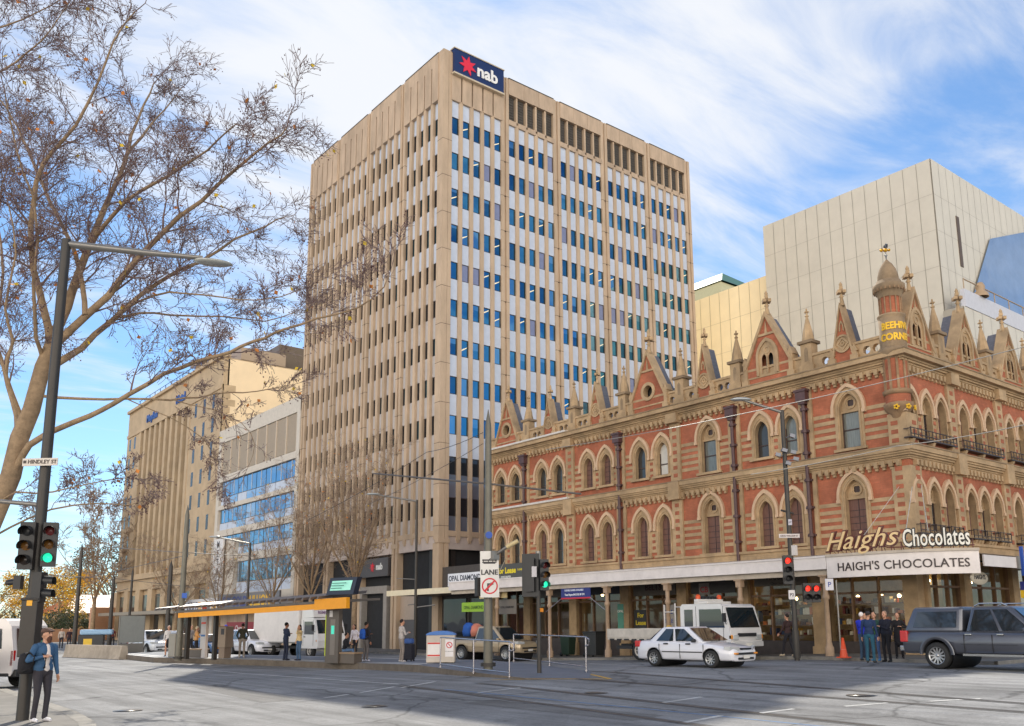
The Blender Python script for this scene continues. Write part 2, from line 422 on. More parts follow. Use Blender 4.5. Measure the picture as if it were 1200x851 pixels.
# lane lines
for a, c, wd in [((422, 812), (462, 805), .13), ((470, 806), (510, 799), .13), ((775, 824), (822, 817), .14), ((802, 847), (845, 839), .14), ((890, 836), (930, 831), .13), ((990, 828), (1040, 824), .13),
                 ((380, 818), (408, 814), .12), ((190, 788), (250, 786), .10), ((250, 786), (468, 802), .10), ((60, 786), (190, 788), .10), ((560, 812), (610, 806), .12), ((1090, 822), (1150, 819), .13), ((945, 777), (1260, 783), .14), ((690, 778), (760, 781), .13)]:
    strip('lane_line', seg(a, c), wd, M_LINE, .005)
strip('lane_line', seg((520, 808), (1010, 856)), .06, mat('blue_line', (.10, .22, .42), .6), .005)
strip('yellow_line', seg((575, 797), (716, 796)), .12, M_YLINE, .006)
strip('yellow_line', seg((690, 790), (716, 796)), .12, M_YLINE, .005)
strip('asphalt_patch', seg((240, 803), (330, 822)), 1.1, asphalt('dark_patch', (.21, .205, .20)), .003)
strip('asphalt_patch', seg((560, 822), (760, 842)), .9, asphalt('dark_patch_b', (.22, .215, .21)), .003)
for a, r in [((440, 828), .33), ((700, 812), .32), ((1010, 815), .33), ((150, 833), .33)]:
    p = gp(*a); b = MB(); b.lathe([(0, .008), (r * .86, .008), (r * .86, .005), (r, .007), (r, 0)], (0, 0, 0), 24)
    o = b.build('manhole_cover', M_RAIL, loc=(p.x, p.y, p.z)); tag(o, 'round iron manhole cover set in the road', 'manhole cover', 'manhole covers in the road')
# ---------------------------------------------------------------- office tower
M_CONC = mat('tan_concrete', (0.57, 0.425, 0.295), .85, var=.14, scale=.9, bump=.12, bscale=14, dirt=.22, stretch=(1, 1, .35))
M_CONC2 = mat('tan_concrete_panel', (0.55, 0.41, 0.29), .85, var=.16, scale=1.4, dirt=.28, stretch=(1, 1, .3))
M_SPAN = mat('pale_ribbed_spandrel', (0.56, 0.62, 0.73), .6, var=.06, scale=2)
M_SPANW = mat('spandrel_cream', (0.50, 0.47, 0.46), .6, var=.08, scale=2)
M_GROOVE = mat('dark_joint', (.05, .04, .035), .9, var=0)
M_LOUV = mat('dark_louvre', (.07, .06, .05), .7, var=.25, scale=2, stretch=(1, 1, 6))
M_BAND = mat('pale_fascia_band', (.56, .47, .42), .8, var=.10, scale=1.5, stretch=(1, 1, .3))
def glassmat(name, c, rough=.04, metal=.85, wob=.012):
    m = mat(name, c, rough, metal, var=.10, scale=.6)
    nt = m.node_tree; N = nt.nodes; L = nt.links
    tc = N.new('ShaderNodeTexCoord'); nz = N.new('ShaderNodeTexNoise'); nz.inputs['Scale'].default_value = .7; nz.inputs['Detail'].default_value = 1
    L.new(tc.outputs['Object'], nz.inputs['Vector'])
    bp = N.new('ShaderNodeBump'); bp.inputs['Strength'].default_value = .25; bp.inputs['Distance'].default_value = wob * 4
    L.new(nz.outputs['Fac'], bp.inputs['Height']); L.new(bp.outputs['Normal'], N['Principled BSDF'].inputs['Normal'])
    return m
G1 = glassmat('blue_glass', (.085, .31, .48), metal=1); G2 = glassmat('deep_blue_glass', (.05, .19, .33), metal=1); G3 = glassmat('light_blue_glass', (.20, .44, .62), metal=1)
G4 = mat('blind_behind_glass', (.24, .27, .42), .25, .1, var=.1); G5 = glassmat('dark_glass', (.05, .055, .065), metal=.6); G6 = glassmat('grey_glass_spandrel', (.24, .28, .36), metal=.5)
M_FRAME = mat('bronze_frame', (.05, .04, .04), .5, .3, var=.1)
M_TUBE = mat('ceiling_light', (.9, .8, .55), .6, emit=(1, .85, .55), estr=.35)
M_DARK = mat('dark_interior', (.02, .02, .022), .8, var=.2)
M_BRONZE = mat('dark_bronze_panel', (.045, .04, .038), .35, .3, var=.2)
M_STONE = mat('grey_portal_stone', (.32, .29, .26), .7, var=.12)

def WF(u, v, d): return (-d, u, v)
def SF(u, v, d): return (u, -d, v)
ROWS = [(36.41, 35.14), (33.75, 32.48), (31.08, 29.80), (28.45, 27.15), (25.75, 24.51), (23.08, 21.87), (20.40, 19.21), (17.76, 16.54), (15.13, 13.84), (12.38, 11.18), (9.71, 8.49)]
TW, TD, TH = 25.65, 20.86, 41.25
tower = thing('office_tower', 'tall tan office tower with vertical concrete fins and rows of blue windows', 'office tower', (XF * K, 47.85 * K, 0))
SB, WB = 4.98, 5.05
def fbox(b, fn, u0, u1, v0, v1, d0, d1, mi=None):
    vs = [fn(u, v, d) for d in (d0, d1) for v in (v0, v1) for u in (u0, u1)]
    b._add(vs, [(0, 1, 3, 2), (4, 6, 7, 5), (0, 4, 5, 1), (2, 3, 7, 6), (0, 2, 6, 4), (1, 5, 7, 3)], mi)
def bays(face):
    if face == 'S': return SF, [(.75 + SB * k, SB) for k in range(5)]
    return WF, [(.66 + WB * k, WB) for k in range(4)]
# back planes, core
b = MB(K); b.box(.46, .46, 0.0, TW - .02, TD - .02, 40.9); b.build('core', M_DARK, tower)
b = MB(K); b.box(.2, .2, 40.6, TW - .2, TD - .2, 41.0); b.build('roof', M_CONC2, tower)
M_BOUNCE = mat('pale_bounce_face', (.80, .74, .62), .8, var=.05)  # pale finish put on unseen faces to bounce sunlight onto the neighbouring blocks
b = MB(K); b.box(TW - .019, .3, 0, TW, TD, 41.2); b.box(.3, TD - .019, 0, TW - .02, TD, 41.2); b.build('rear_wall', M_BOUNCE, tower)
tube_rng = random.Random(3)
cells = []
for face in 'SW':
    fn, bl = bays(face); n = 5
    lou = MB(K); jn = MB(K); dz = .12 if face == 'S' else .21
    for bi, (u0, bw) in enumerate(bl):
        p0 = u0 + bw - .70; pitch = (bw - .70 + .30) / n
        pil = MB(K)
        # pilaster at the far end of the bay, twin ribs with a groove, running down as a column
        for (a, c, dd) in ((0, .27, .0), (.27, .43, -.10), (.43, .70, .0)):
            fbox(pil, fn, p0 + a, p0 + c, 7.0, 41.25, -.45, dd)
        fbox(pil, fn, p0 - .06, p0 + .76, 6.7, 7.0, -.45, .05)
        for (a, c, dd) in ((.0, .30, .02), (.30, .44, -.07), (.44, .74, .02)):
            fbox(pil, fn, p0 - .02 + a, p0 - .02 + c, 0, 6.7, -.6, dd)
        pil.build('pilaster', M_CONC, tower)
        for r in ROWS: fbox(jn, fn, p0 - .006, p0 + .706, r[1] - .67, r[1] - .645, -.2, .006)
        for k in range(n):
            a = u0 + k * pitch; c = a + pitch - .30; fin = MB(K); pan = MB(K); spn = MB(K)
            for ri, (zt, zb) in enumerate(ROWS):
                cells.append((face, bi, k, ri, a, c, zb, zt))
            prof = [(7.55, -dz)]; mis = []
            for ri in range(10, -1, -1):
                zt, zb = ROWS[ri]; sp = 1 if face == 'S' and ri >= 9 else (2 if face == 'W' and ri > 3 else 0)
                prof += [(zb, -dz), (zb, -.42), (zt, -.42), (zt, -dz)]; mis += [sp, sp, sp, sp]
            prof.append((37.6, -dz)); mis.append(0)
            vv = [fn(u, z, d) for z, d in prof for u in (a - .02, c + .02)]
            n0 = len(spn.m); spn._add(vv, [(2*i, 2*i+1, 2*i+3, 2*i+2) for i in range(len(prof)-1)]); spn.m[n0:] = mis
            fbox(fin, fn, a - .02, c + .02, 7.2, 7.55, -.45, -.02)            # lip under the last window
            if k < n - 1:
                fbox(fin, fn, c, c + .30, 6.95, 37.72, -.45, .0)
                fbox(fin, fn, c + .05, c + .25, 6.80, 6.95, -.40, -.03)
            # crown panels
            if face == 'S' and bi > 0:
                fbox(lou, fn, a - .0, c + .0, 37.95, 39.95, -.45, -.22)
                for q in range(9): fbox(lou, fn, a + .05, c - .03, 38.05 + q * .21, 38.11 + q * .21, -.22, -.19)
                fbox(pan, fn, a - .05, c + .07, 37.55, 37.93, -.45, .03)
                if k < n - 1: fbox(fin, fn, c + .08, c + .22, 37.93, 39.95, -.45, -.03)
            else:
                top = 39.6 if face == 'S' else 40.35
                fbox(pan, fn, a - .09, c + .09, 37.6, top, -.45, .05)
            spn.build('spandrel_column', [M_SPAN, G6, M_SPANW], tower, recalc=False)
            fin.build('fin', M_CONC, tower); pan.build('crown_panel', M_CONC2, tower)
        pan = MB(K)
        if face == 'S' and bi > 0:
            for k in range(3): fbox(pan, fn, u0 - .02 + k * (bw - .68) / 3, u0 - .02 + (k + 1) * (bw - .68) / 3 - .025, 39.95, 41.2, -.45, .05)
        else:
            fbox(pan, fn, u0 - .04, p0 - .03, 39.6 if face == 'S' else 40.35, 41.2, -.45, .05)
        pan.build('crown_beam', M_CONC2, tower)
        fbox(jn, fn, u0 - .05, p0 + .02, 41.2, 41.27, -.3, .07)
    # corner pilaster
    pil = MB(K)
    if face == 'S':
        for (a, c, dd) in ((.0, .36, .0), (.36, .46, -.08), (.46, .75, .0)): fbox(pil, fn, a, c, 7.0, 41.28, -.45, dd)
        for r in ROWS: fbox(jn, fn, -.006, .756, r[1] - .67, r[1] - .645, -.2, .006)
        fbox(pil, fn, -.06, .82, 6.75, 7.0, -.4, .06)
        for (a, c, dd) in ((.02, .34, .0), (.34, .46, -.07), (.46, .76, .0)): fbox(pil, fn, a, c, 0, 6.75, -.7, dd)
    else:
        for (a, c, dd) in ((.46, .66, .0), (.20, .36, -.08), (0.002, .20, -.002), (.36, .46, -.08)): fbox(pil, fn, a, c, 7.0, 41.28, -.44, dd)
        for r in ROWS: fbox(jn, fn, .01, .666, r[1] - .67, r[1] - .645, -.2, .006)
    nm = 'south' if face == 'S' else 'west'
    pil.build('corner_pilaster', M_CONC, tower); jn.build('panel_joint', M_GROOVE, tower)
    if lou.v: lou.build('plant_louvres', M_LOUV, tower)
    # pale fascia, then recessed glazed ground storeys
    g = MB(K)
    uend = TW if face == 'S' else TD
    fbox(g, fn, .76 if face == 'S' else .66, uend, 6.38, 7.2, -.45, -.10); g.build('fascia_band', M_BAND, tower)
    g = MB(K); fbox(g, fn, .3, uend, 0, 6.4, -1.5, -1.15); g.build('shopfront', [M_BRONZE], tower)
    g = MB(K)
    for bi, (u0, bw) in enumerate(bl):
        for q in range(3):
            a = u0 + .12 + q * (bw - .9) / 3
            fbox(g, fn, a, a + (bw - .9) / 3 - .12, 4.0, 6.1, -1.15, -1.12); fbox(g, fn, a, a + (bw - .9) / 3 - .12, .5, 3.75, -1.15, -1.12)
    g.build('shop_glazing', glassmat('shop_glass_' + nm, (.34, .33, .30), metal=.6), tower)
    g = MB(K)
    for bi, (u0, bw) in enumerate(bl):
        for q in range(4): a = u0 + .06 + q * (bw - .9) / 3; fbox(g, fn, a - .05, a + .05, .3, 6.2, -1.15, -1.05)
        fbox(g, fn, u0, u0 + bw - .7, 3.8, 3.98, -1.15, -1.03); fbox(g, fn, u0, u0 + bw - .7, 5.3, 5.36, -1.15, -1.06)
    g.build('mullion', paint(112, 98, 84), tower)
# windows: the largest hundred as parts, the rest as one stuff part
def cell_mesh(b, c, rng):
    face, bi, k, ri, a, d, zb, zt = c
    fn = SF if face == 'S' else WF
    r = rng.random()
    low = face == 'S' and ri in (9, 10)
    mi = 4 if low else (0 if r < .5 else 1 if r < .78 else 2 if r < .93 else 3)
    if face == 'W': mi = 4 if r < .45 + .05 * ri else (1 if r < .9 else 0)
    q = .15 if face == 'S' else .26
    fbox(b, fn, a - .02, d + .02, zb, zt, -.45, -q, mi)
    for (x0, x1, y0, y1) in ((a, a + .035, zb, zt), (d - .05, d, zb, zt), (a, d, zb, zb + .04), (a, d, zt - .05, zt)):
        fbox(b, fn, x0, x1, y0, y1, -q - .01, -q + .03, 5)
    if face == 'S' and mi < 3 and rng.random() < (.30 if 1 <= ri <= 6 else .1):
        zz = zb + .35 + rng.random() * .45; w = d - a
        b._add([fn(a + .05, zz, -.146), fn(a + w * .8, zz + .26, -.146), fn(a + w * .86, zz + .34, -.146), fn(a + .05, zz + .10, -.146)], [(0, 1, 2, 3)], 6)
    if face == 'S' and mi < 3 and rng.random() < .25:
        hh = .25 + .5 * rng.random()
        b._add([fn(a + .03, zt - hh, -.147), fn(d - .05, zt - hh, -.147), fn(d - .05, zt - .04, -.147), fn(a + .03, zt - .04, -.147)], [(0, 1, 2, 3)], 2)
GM = [G1, G2, G3, G4, G5, M_FRAME, M_TUBE]
wr = random.Random(11)
order = sorted(cells, key=lambda c: (0 if c[0] == 'S' else 1, c[1] * 5 + c[2] - c[3] * .02))
rest = MB(K)
for i, c in enumerate(order):
    if i < 99:
        b = MB(K); cell_mesh(b, c, wr); b.build('window', GM, tower, recalc=False)
    else: cell_mesh(rest, c, wr)
o = rest.build('windows', GM, tower, recalc=False); o['kind'] = 'stuff'
# roof sign: blue board, red star, white letters
b = MB(K); fbox(b, SF, .72, 5.05, 39.62, 41.45, -.2, .28); fbox(b, SF, .66, 5.10, 39.50, 39.62, -.2, .34, 1); fbox(b, SF, .66, 5.10, 41.45, 41.52, -.2, .34, 1)
sg = b.build('roof_sign', [paint(16, 42, 92), paint(205, 190, 165)], tower)
def star(cx, cy, R, r, n, rot):
    return [(cx + (R if i % 2 == 0 else r) * math.sin(rot + PI * i / n), cy + (R if i % 2 == 0 else r) * math.cos(rot + PI * i / n)) for i in range(2 * n)]
b = MB(K); b.prism(star(1.85, 40.52, .76, .36, 7, .12), SF, .28, .33); b.build('red_star', paint(226, 40, 66), sg)
b = MB(K); b.text('nab', 1.30, lambda u, v, d: SF(u + 2.62, v + 40.08, .32 + d), ext=.03, bold=.035, align='LEFT', sx=1.0); b.build('lettering', paint(238, 236, 232), sg)
for ch in list(sg.children): pass
# handrail on the roof
b = MB(K)
for k in range(12): x = 5.6 + k * 1.75; b.tube([(x, .7, 41.0), (x, .7, 41.75)], .02, 4)
b.tube([(5.6, .7, 41.75), (24.9, .7, 41.75)], .02, 4); b.tube([(5.6, .7, 41.45), (24.9, .7, 41.45)], .015, 4)
b.build('roof_rail', paint(90, 90, 95), tower)
# street-level signs of the bank on the west side
b = MB(K); fbox(b, WF, 6.1, 10.3, 4.95, 6.2, -.4, .06); s2 = b.build('bank_sign', paint(88, 84, 84), tower)
b = MB(K); b.prism(star(-8.2, 5.6, .34, .16, 7, .1), lambda u, v, d: WF(-u, v, d), .06, .09); b.build('red_star', paint(226, 40, 60), s2)
b = MB(K); b.text('nab', .62, lambda u, v, d: WF(7.7 - u, v + 5.42, .07 + d), bold=.02, align='LEFT'); b.build('lettering', paint(235, 235, 232), s2)
b = MB(K); fbox(b, WF, 6.3, 6.75, 0, 4.3, -1.1, .0); fbox(b, WF, 9.75, 10.2, 0, 4.3, -1.1, .0); fbox(b, WF, 6.75, 9.75, 3.8, 4.3, -1.1, -.01); b.build('bank_portal', M_STONE, tower)
b = MB(K); fbox(b, WF, 7.0, 9.5, 2.75, 3.2, -.8, -.5); s3 = b.build('atm_sign', paint(28, 26, 28), tower)
b = MB(K); fbox(b, WF, 7.02, 7.5, 2.78, 3.17, -.5, -.48); fbox(b, WF, 8.95, 9.48, 2.78, 3.17, -.5, -.48); b.build('red_block', paint(214, 30, 44), s3)
b = MB(K); b.text('nab', .34, lambda u, v, d: WF(8.6 - u, v + 2.88, -.49 + d), bold=.012, align='LEFT'); b.build('lettering', paint(235, 235, 232), s3)
b = MB(K); fbox(b, WF, 3.2, 5.3, 2.0, 3.6, -1.1, -.3); b.build('pale_panel', paint(176, 158, 142), tower)
b = MB(K); fbox(b, WF, 3.2, 5.3, .15, 2.0, -1.1, -.35); b.build('grey_shutter', paint(92, 88, 88), tower)
b = MB(K)
for i in range(4): fbox(b, WF, 2.0, 2.55, .6 + i * .62, 1.1 + i * .62, -1.1, -.9, i % 3)
b.build('shop_poster', [paint(220, 40, 50), paint(225, 225, 230), paint(60, 90, 150)], tower)
# ---------------------------------------------------------------- red brick corner building
M_BRICK = mat('red_brick', (0.47, 0.155, 0.08), .9, var=.22, scale=1.6, bump=.2, bscale=40, dirt=.35)
def brickify(m):
    nt = m.node_tree; N = nt.nodes; L = nt.links; b = N['Principled BSDF']
    src = b.inputs['Base Color'].links[0].from_socket
    tc = N.new('ShaderNodeTexCoord'); sp = N.new('ShaderNodeSeparateXYZ'); L.new(tc.outputs['Object'], sp.inputs[0])
    ad = N.new('ShaderNodeMath'); L.new(sp.outputs[0], ad.inputs[0]); L.new(sp.outputs[1], ad.inputs[1])
    cb = N.new('ShaderNodeCombineXYZ'); L.new(ad.outputs[0], cb.inputs[0]); L.new(sp.outputs[2], cb.inputs[1])
    bt = N.new('ShaderNodeTexBrick'); bt.inputs['Scale'].default_value = 1; bt.inputs['Brick Width'].default_value = .24; bt.inputs['Row Height'].default_value = .085; bt.inputs['Mortar Size'].default_value = .008
    bt.inputs['Color1'].default_value = (1.05, 1, 1, 1); bt.inputs['Color2'].default_value = (.84, .84, .84, 1); bt.inputs['Mortar'].default_value = (.8, .85, .9, 1)
    L.new(cb.outputs[0], bt.inputs['Vector'])
    x = N.new('ShaderNodeMix'); x.data_type = 'RGBA'; x.blend_type = 'MULTIPLY'; x.inputs[0].default_value = .8
    L.new(src, x.inputs[6]); L.new(bt.outputs['Color'], x.inputs[7]); L.new(x.outputs[2], b.inputs['Base Color'])
brickify(M_BRICK)
M_CREAM = mat('cream_stone', (0.50, 0.345, 0.195), .85, var=.2, scale=1.8, bump=.18, bscale=25, dirt=.38)
M_HOOD = mat('pale_hood_stone', (0.66, 0.455, 0.29), .8, var=.12, scale=2, dirt=.15)
M_DIRTY = mat('weathered_stone', (0.34, 0.24, 0.145), .9, var=.25, scale=1.6, bump=.15, dirt=.45)
M_SLATE = mat('slate_roof', (.13, .13, .15), .6, var=.25, scale=4, stretch=(1, 1, 3))
M_BLUEROOF = mat('blue_grey_metal_roof', (.25, .36, .55), .25, .6, var=.1)
M_PIPE = mat('maroon_iron', (.09, .045, .045), .5, var=.2)
M_SHUT = mat('brown_shutter', (.17, .085, .065), .7, var=.2, scale=3, stretch=(6, 6, 1))
M_SASH = mat('dark_sash', (.06, .035, .03), .5, var=.1)
M_WGL = glassmat('old_window_glass', (.10, .10, .095), metal=.5); M_BLIND = mat('pale_blind', (.62, .60, .55), .6, var=.08); M_CURT = mat('curtain_glass', (.20, .21, .19), .15, .3, var=.3, scale=4, stretch=(6, 6, .5))
M_IRON = mat('black_iron', (.07, .05, .045), .5, .4, var=.1)
M_VER = mat('veranda_cream', (.55, .47, .38), .6, var=.12, dirt=.2); M_VERW = mat('veranda_white', (.80, .73, .69), .55, var=.08, scale=2, dirt=.12)
M_POST = mat('veranda_post', (.42, .29, .19), .6, var=.15)
bee = thing('corner_building', 'ornate red brick and cream stone corner building with gothic gables and round turret', 'corner building', (XF * K, 16.55 * K, 0))
BU, BV = 25.75, 14.2
def archpts(uc, a, zb, zs, rise, n=7):
    R = (a * a + rise * rise) / (2 * a); c = uc - a + R
    tA = math.acos((a - R) / R) if R else 0
    left = [(c + R * math.cos(PI - (PI - tA) * i / n), zs + R * math.sin(PI - (PI - tA) * i / n)) for i in range(n + 1)]
    right = [(2 * uc - u, z) for u, z in reversed(left[:-1])]
    return [(uc - a, zb)] + left + right + [(uc + a, zb)]
def circ(u, v, r, n=12): return [(u + r * math.cos(2 * PI * i / n), v + r * math.sin(2 * PI * i / n)) for i in range(n)]
# window list: face, centre, single?, storey, fill
WIN = []
fillU = dict(zip(range(14), 'g g g g s s g b c g c c'.split()))
for uc, fl, fu in ((24.71, 'g', 'g'), (23.35, 'g', 'g'), (21.01, 's', 'g'), (19.65, 'g', 'g'), (17.28, 's', 's'), (15.95, 's', 's'), (13.55, 's', 'g'), (12.11, 's', 'b'), (6.41, 's', 'g'), (5.0, 's', 'c')):
    WIN += [('W', uc, 0, 0, fl), ('W', uc, 0, 1, fu)]
for uc, fl, fu in ((9.30, 's', 'c'), (2.26, 's', 'c')): WIN += [('W', uc, 1, 0, fl), ('W', uc, 1, 1, fu)]
for k in range(3):
    for j, du in enumerate((-1.13, 0, 1.13)):
        for s in (0, 1):
            WIN.append(('S', 1.42 + .28 * (k > 0) * 0 + 4.18 * k + (.0 if k else .12) + du, 2 if j == 1 else 3, s, 'g' if j == 1 else 's'))
def wdims(w):
    face, uc, typ, st, fl = w
    zo = -3.42 if st == 0 else 0.0          # the lower storey repeats the upper one
    if typ == 1: return dict(a=.42, zb=8.30 + zo - (.2 if st == 0 else 0), zs=9.86 + zo, r=.62, so=.62, sr=.86, ho=.74, hr=1.02)
    if typ == 0: return dict(a=.335, zb=8.52 + zo - (.32 if st == 0 else 0), zs=9.60 + zo, r=.50, so=.54, sr=.82, ho=.665, hr=1.0)
    return dict(a=.34, zb=8.42 + zo - (.05 if st == 0 else 0), zs=9.58 + zo, r=.52, so=.44, sr=.66, ho=.55, hr=.86)
PILW = [(22.42, 'p'), (18.65, 'q'), (14.9, 'p'), (11.25, 'q'), (7.82, 'p'), (4.18, 'p')]
PILS = [3.54, 7.72, 11.9]
for face, fn, U in (('W', WF, BU), ('S', SF, BV)):
    wl = [w for w in WIN if w[0] == face]
    # brick walls with real openings
    for st, (z0, z1) in enumerate(((4.05, 7.62), (7.62, 11.2))):
        b = MB(K); holes = [archpts(w[1], wdims(w)['a'], wdims(w)['zb'], wdims(w)['zs'], wdims(w)['r']) for w in wl if w[3] == st]
        b.sheet([[(0, z0), (U, z0), (U, z1), (0, z1)]] + holes, fn, 0, 0)
        for h in holes:
            for i in range(len(h)):
                p, q = h[i], h[(i + 1) % len(h)]
                b.quad(fn(*p, 0), fn(*q, 0), fn(*q, -.42), fn(*p, -.42), 1)
        b.build('brick_wall', [M_BRICK, M_CREAM], bee, recalc=False)
    for w in wl:
        _, uc, typ, st, fl = w; D = wdims(w); dp = -.19
        # the window itself
        b = MB(K); m = {'g': 0, 's': 1, 'b': 2, 'c': 3}[fl]
        top = D['zs'] + D['r']
        if typ in (1, 2):
            ztop = D['zs'] - .06
            fbox(b, fn, uc - D['a'], uc + D['a'], D['zb'], ztop, -.42, dp, m)
        else:
            ztop = D['zs']
            pts = archpts(uc, D['a'] + .01, D['zb'], D['zs'], D['r']); b.sheet([pts], fn, dp, m)
        if fl != 's':
            t = .045
            for (x0, x1, y0, y1) in ((-D['a'], -D['a'] + t, D['zb'], ztop), (D['a'] - t, D['a'], D['zb'], ztop), (-D['a'] + t, D['a'] - t, D['zb'], D['zb'] + .07), (-D['a'] + t, D['a'] - t, (D['zb'] + ztop) / 2 - .02, (D['zb'] + ztop) / 2 + .03)):
                fbox(b, fn, uc + x0, uc + x1, y0, y1, dp - .02, dp + .03, 4)
        else:
            fbox(b, fn, uc - .012, uc + .012, D['zb'], top - .1, dp - .02, dp + .02, 4)
            for q in range(5):
                z = D['zb'] + .2 + q * .25
                fbox(b, fn, uc - D['a'] + .03, uc + D['a'] - .03, z, z + .025, dp - .02, dp + .012, 4)
        wo = b.build('window', [M_WGL, M_SHUT, M_BLIND, M_CURT, M_SASH], bee, recalc=False)
        if fl == 's': wo['label'] = 'arched window closed with brown shutters'
        b = MB(K)
        o_ = archpts(uc, D['so'], D['zb'], D['zs'], D['sr']); i_ = archpts(uc, D['a'], D['zb'], D['zs'], D['r'])
        b.strip(o_, i_, fn, -.01, .05, 0)
        mid = archpts(uc, (D['a'] + D['so']) / 2, D['zb'], D['zs'], (D['r'] + D['sr']) / 2); mid2 = archpts(uc, (D['a'] + D['so']) / 2 - .05, D['zb'], D['zs'], (D['r'] + D['sr']) / 2 - .06)
        b.strip(mid, mid2, fn, .04, .085, 0)
        b.build('surround', M_CREAM, wo)
        b = MB(K)
        hz = D['zs'] - .12
        b.strip([(u, max(z, hz)) for u, z in archpts(uc, D['ho'], hz, D['zs'], D['hr'])], [(u, max(z, hz)) for u, z in archpts(uc, D['so'] + .005, hz, D['zs'], D['sr'] + .01)], fn, -.01, .13, 0)
        for s in (-1, 1): fbox(b, fn, uc + s * (D['so'] + .06) - .075, uc + s * (D['so'] + .06) + .075, hz - .13, hz, -.01, .15)
        b.build('hood_mould', M_HOOD, wo)
        b = MB(K); fbox(b, fn, uc - D['so'] - .08, uc + D['so'] + .08, D['zb'] - .11, D['zb'] - .0, -.3, .14); b.build('sill', M_CREAM, wo)
        if typ in (1, 2):      # stone tympanum with a pierced quatrefoil
            b = MB(K); pts = archpts(uc, D['a'] + .005, D['zs'] - .06, D['zs'], D['r']); q = []
            rr = .075; cz = D['zs'] + D['r'] * .42
            hole = []
            for i in range(4):
                a0 = PI / 2 * i + PI / 4
                cx0, cz0 = uc + rr * math.cos(a0), cz + rr * math.sin(a0)
                hole += [(cx0 + rr * math.cos(a0 + t), cz0 + rr * math.sin(a0 + t)) for t in (-1.2, -.6, 0, .6, 1.2)]
            b.sheet([pts, hole], fn, -.14, 0)
            b.ring(circ(uc, cz, .245, 20), circ(uc, cz, .20, 20), fn, -.14, -.10, 0)
            b.sheet([hole], fn, -.185, 1)
            fbox(b, fn, uc - D['a'], uc + D['a'], D['zs'] - .12, D['zs'] - .05, -.3, -.10, 0)
            b.build('tympanum', [M_CREAM, M_SASH], wo, recalc=False)
    # polychrome banding: stone courses between the openings and the pilasters
    bands = MB(K); chk = MB(K)
    for st in (0, 1):
        zo = -3.42 if st == 0 else 0
        ws = sorted([w for w in wl if w[3] == st], key=lambda w: w[1])
        edges = []
        for w in ws: edges.append((w[1] - wdims(w)['so'], w[1] + wdims(w)['so']))
        pil = [(u - .30, u + .30) for u, _ in PILW] if face == 'W' else [(u - .30, u + .30) for u in PILS]
        obs = sorted(edges + pil + [(-.01, .62), (U, U + .1)])
        for (a0, a1), (c0, c1) in zip(obs[:-1], obs[1:]):
            g = c0 - a1
            if g <= 0.02: continue
            for q in range(5):
                z = 8.50 + zo + q * .29
                if st == 0: z -= .15
                if g > .45 and face == 'W' or g > .02: fbox(bands, fn, a1 - .01, c0 + .01, z, z + (.15 if g > .3 else .19), -.01, .018)
        # checker of brick squares on the narrow piers
        for (a0, a1), (c0, c1) in zip(edges[:-1], edges[1:]):
            if c0 - a1 < .5:
                m = (a1 + c0) / 2
                fbox(bands, fn, a1 - .005, c0 + .005, 8.35 + zo, 9.62 + zo, -.01, .03)
                for q in range(4): fbox(chk, fn, m - .085, m + .085, 8.5 + zo + q * .29, 8.64 + zo + q * .29, .0, .056)
    bands.build('stone_band_pattern', M_CREAM, bee)
    # pilasters
    chk_all = chk
    for it in (PILW if face == 'W' else [(u, 'q') for u in PILS]):
        u, t = it; pl = MB(K)
        if t == 'q':
            fbox(pl, fn, u - .30, u + .30, 4.05, 7.25, -.02, .11); fbox(pl, fn, u - .30, u + .30, 8.05, 10.85, -.02, .11)
            for zz in (4.75, 8.3):
                for q in range(7 if zz > 5 else 7): fbox(chk, fn, u - .12, u + .12, zz + q * .36, zz + .17 + q * .36, .0, .124)
            fbox(pl, fn, u - .33, u + .33, 7.25, 8.05, -.02, .34); fbox(pl, fn, u - .33, u + .33, 10.85, 11.3, -.02, .34)
        else:
            for s in (-1, 1):
                fbox(pl, fn, u + s * .22 - .09, u + s * .22 + .09, 4.05, 7.6, -.02, .10); fbox(pl, fn, u + s * .22 - .09, u + s * .22 + .09, 8.05, 11.1, -.02, .10)
        pl.build('pilaster', M_CREAM, bee)
    pl = MB(K)
    # corner quoins
    cs = -.12 if face == 'S' else 0
    fbox(pl, fn, cs, .64, 4.05, 7.3, 0, .12); fbox(pl, fn, cs, .64, 8.05, 9.3, 0, .12); fbox(pl, fn, -.05 if face == 'S' else 0, .2, 9.3, 11.2, 0, .05)
    for q in range(9): fbox(chk, fn, .22, .50, 4.5 + q * .33, 4.66 + q * .33, .0, .134)
    for q in range(3): fbox(chk, fn, .25, .52, 8.2 + q * .33, 8.36 + q * .33, .0, .134)
    if face == 'W':
        fbox(pl, fn, BU - .3, BU, 4.05, 11.1, -.02, .10)
    pl.build('corner_edging', M_CREAM, bee); chk.build('brick_pattern', M_BRICK, bee)
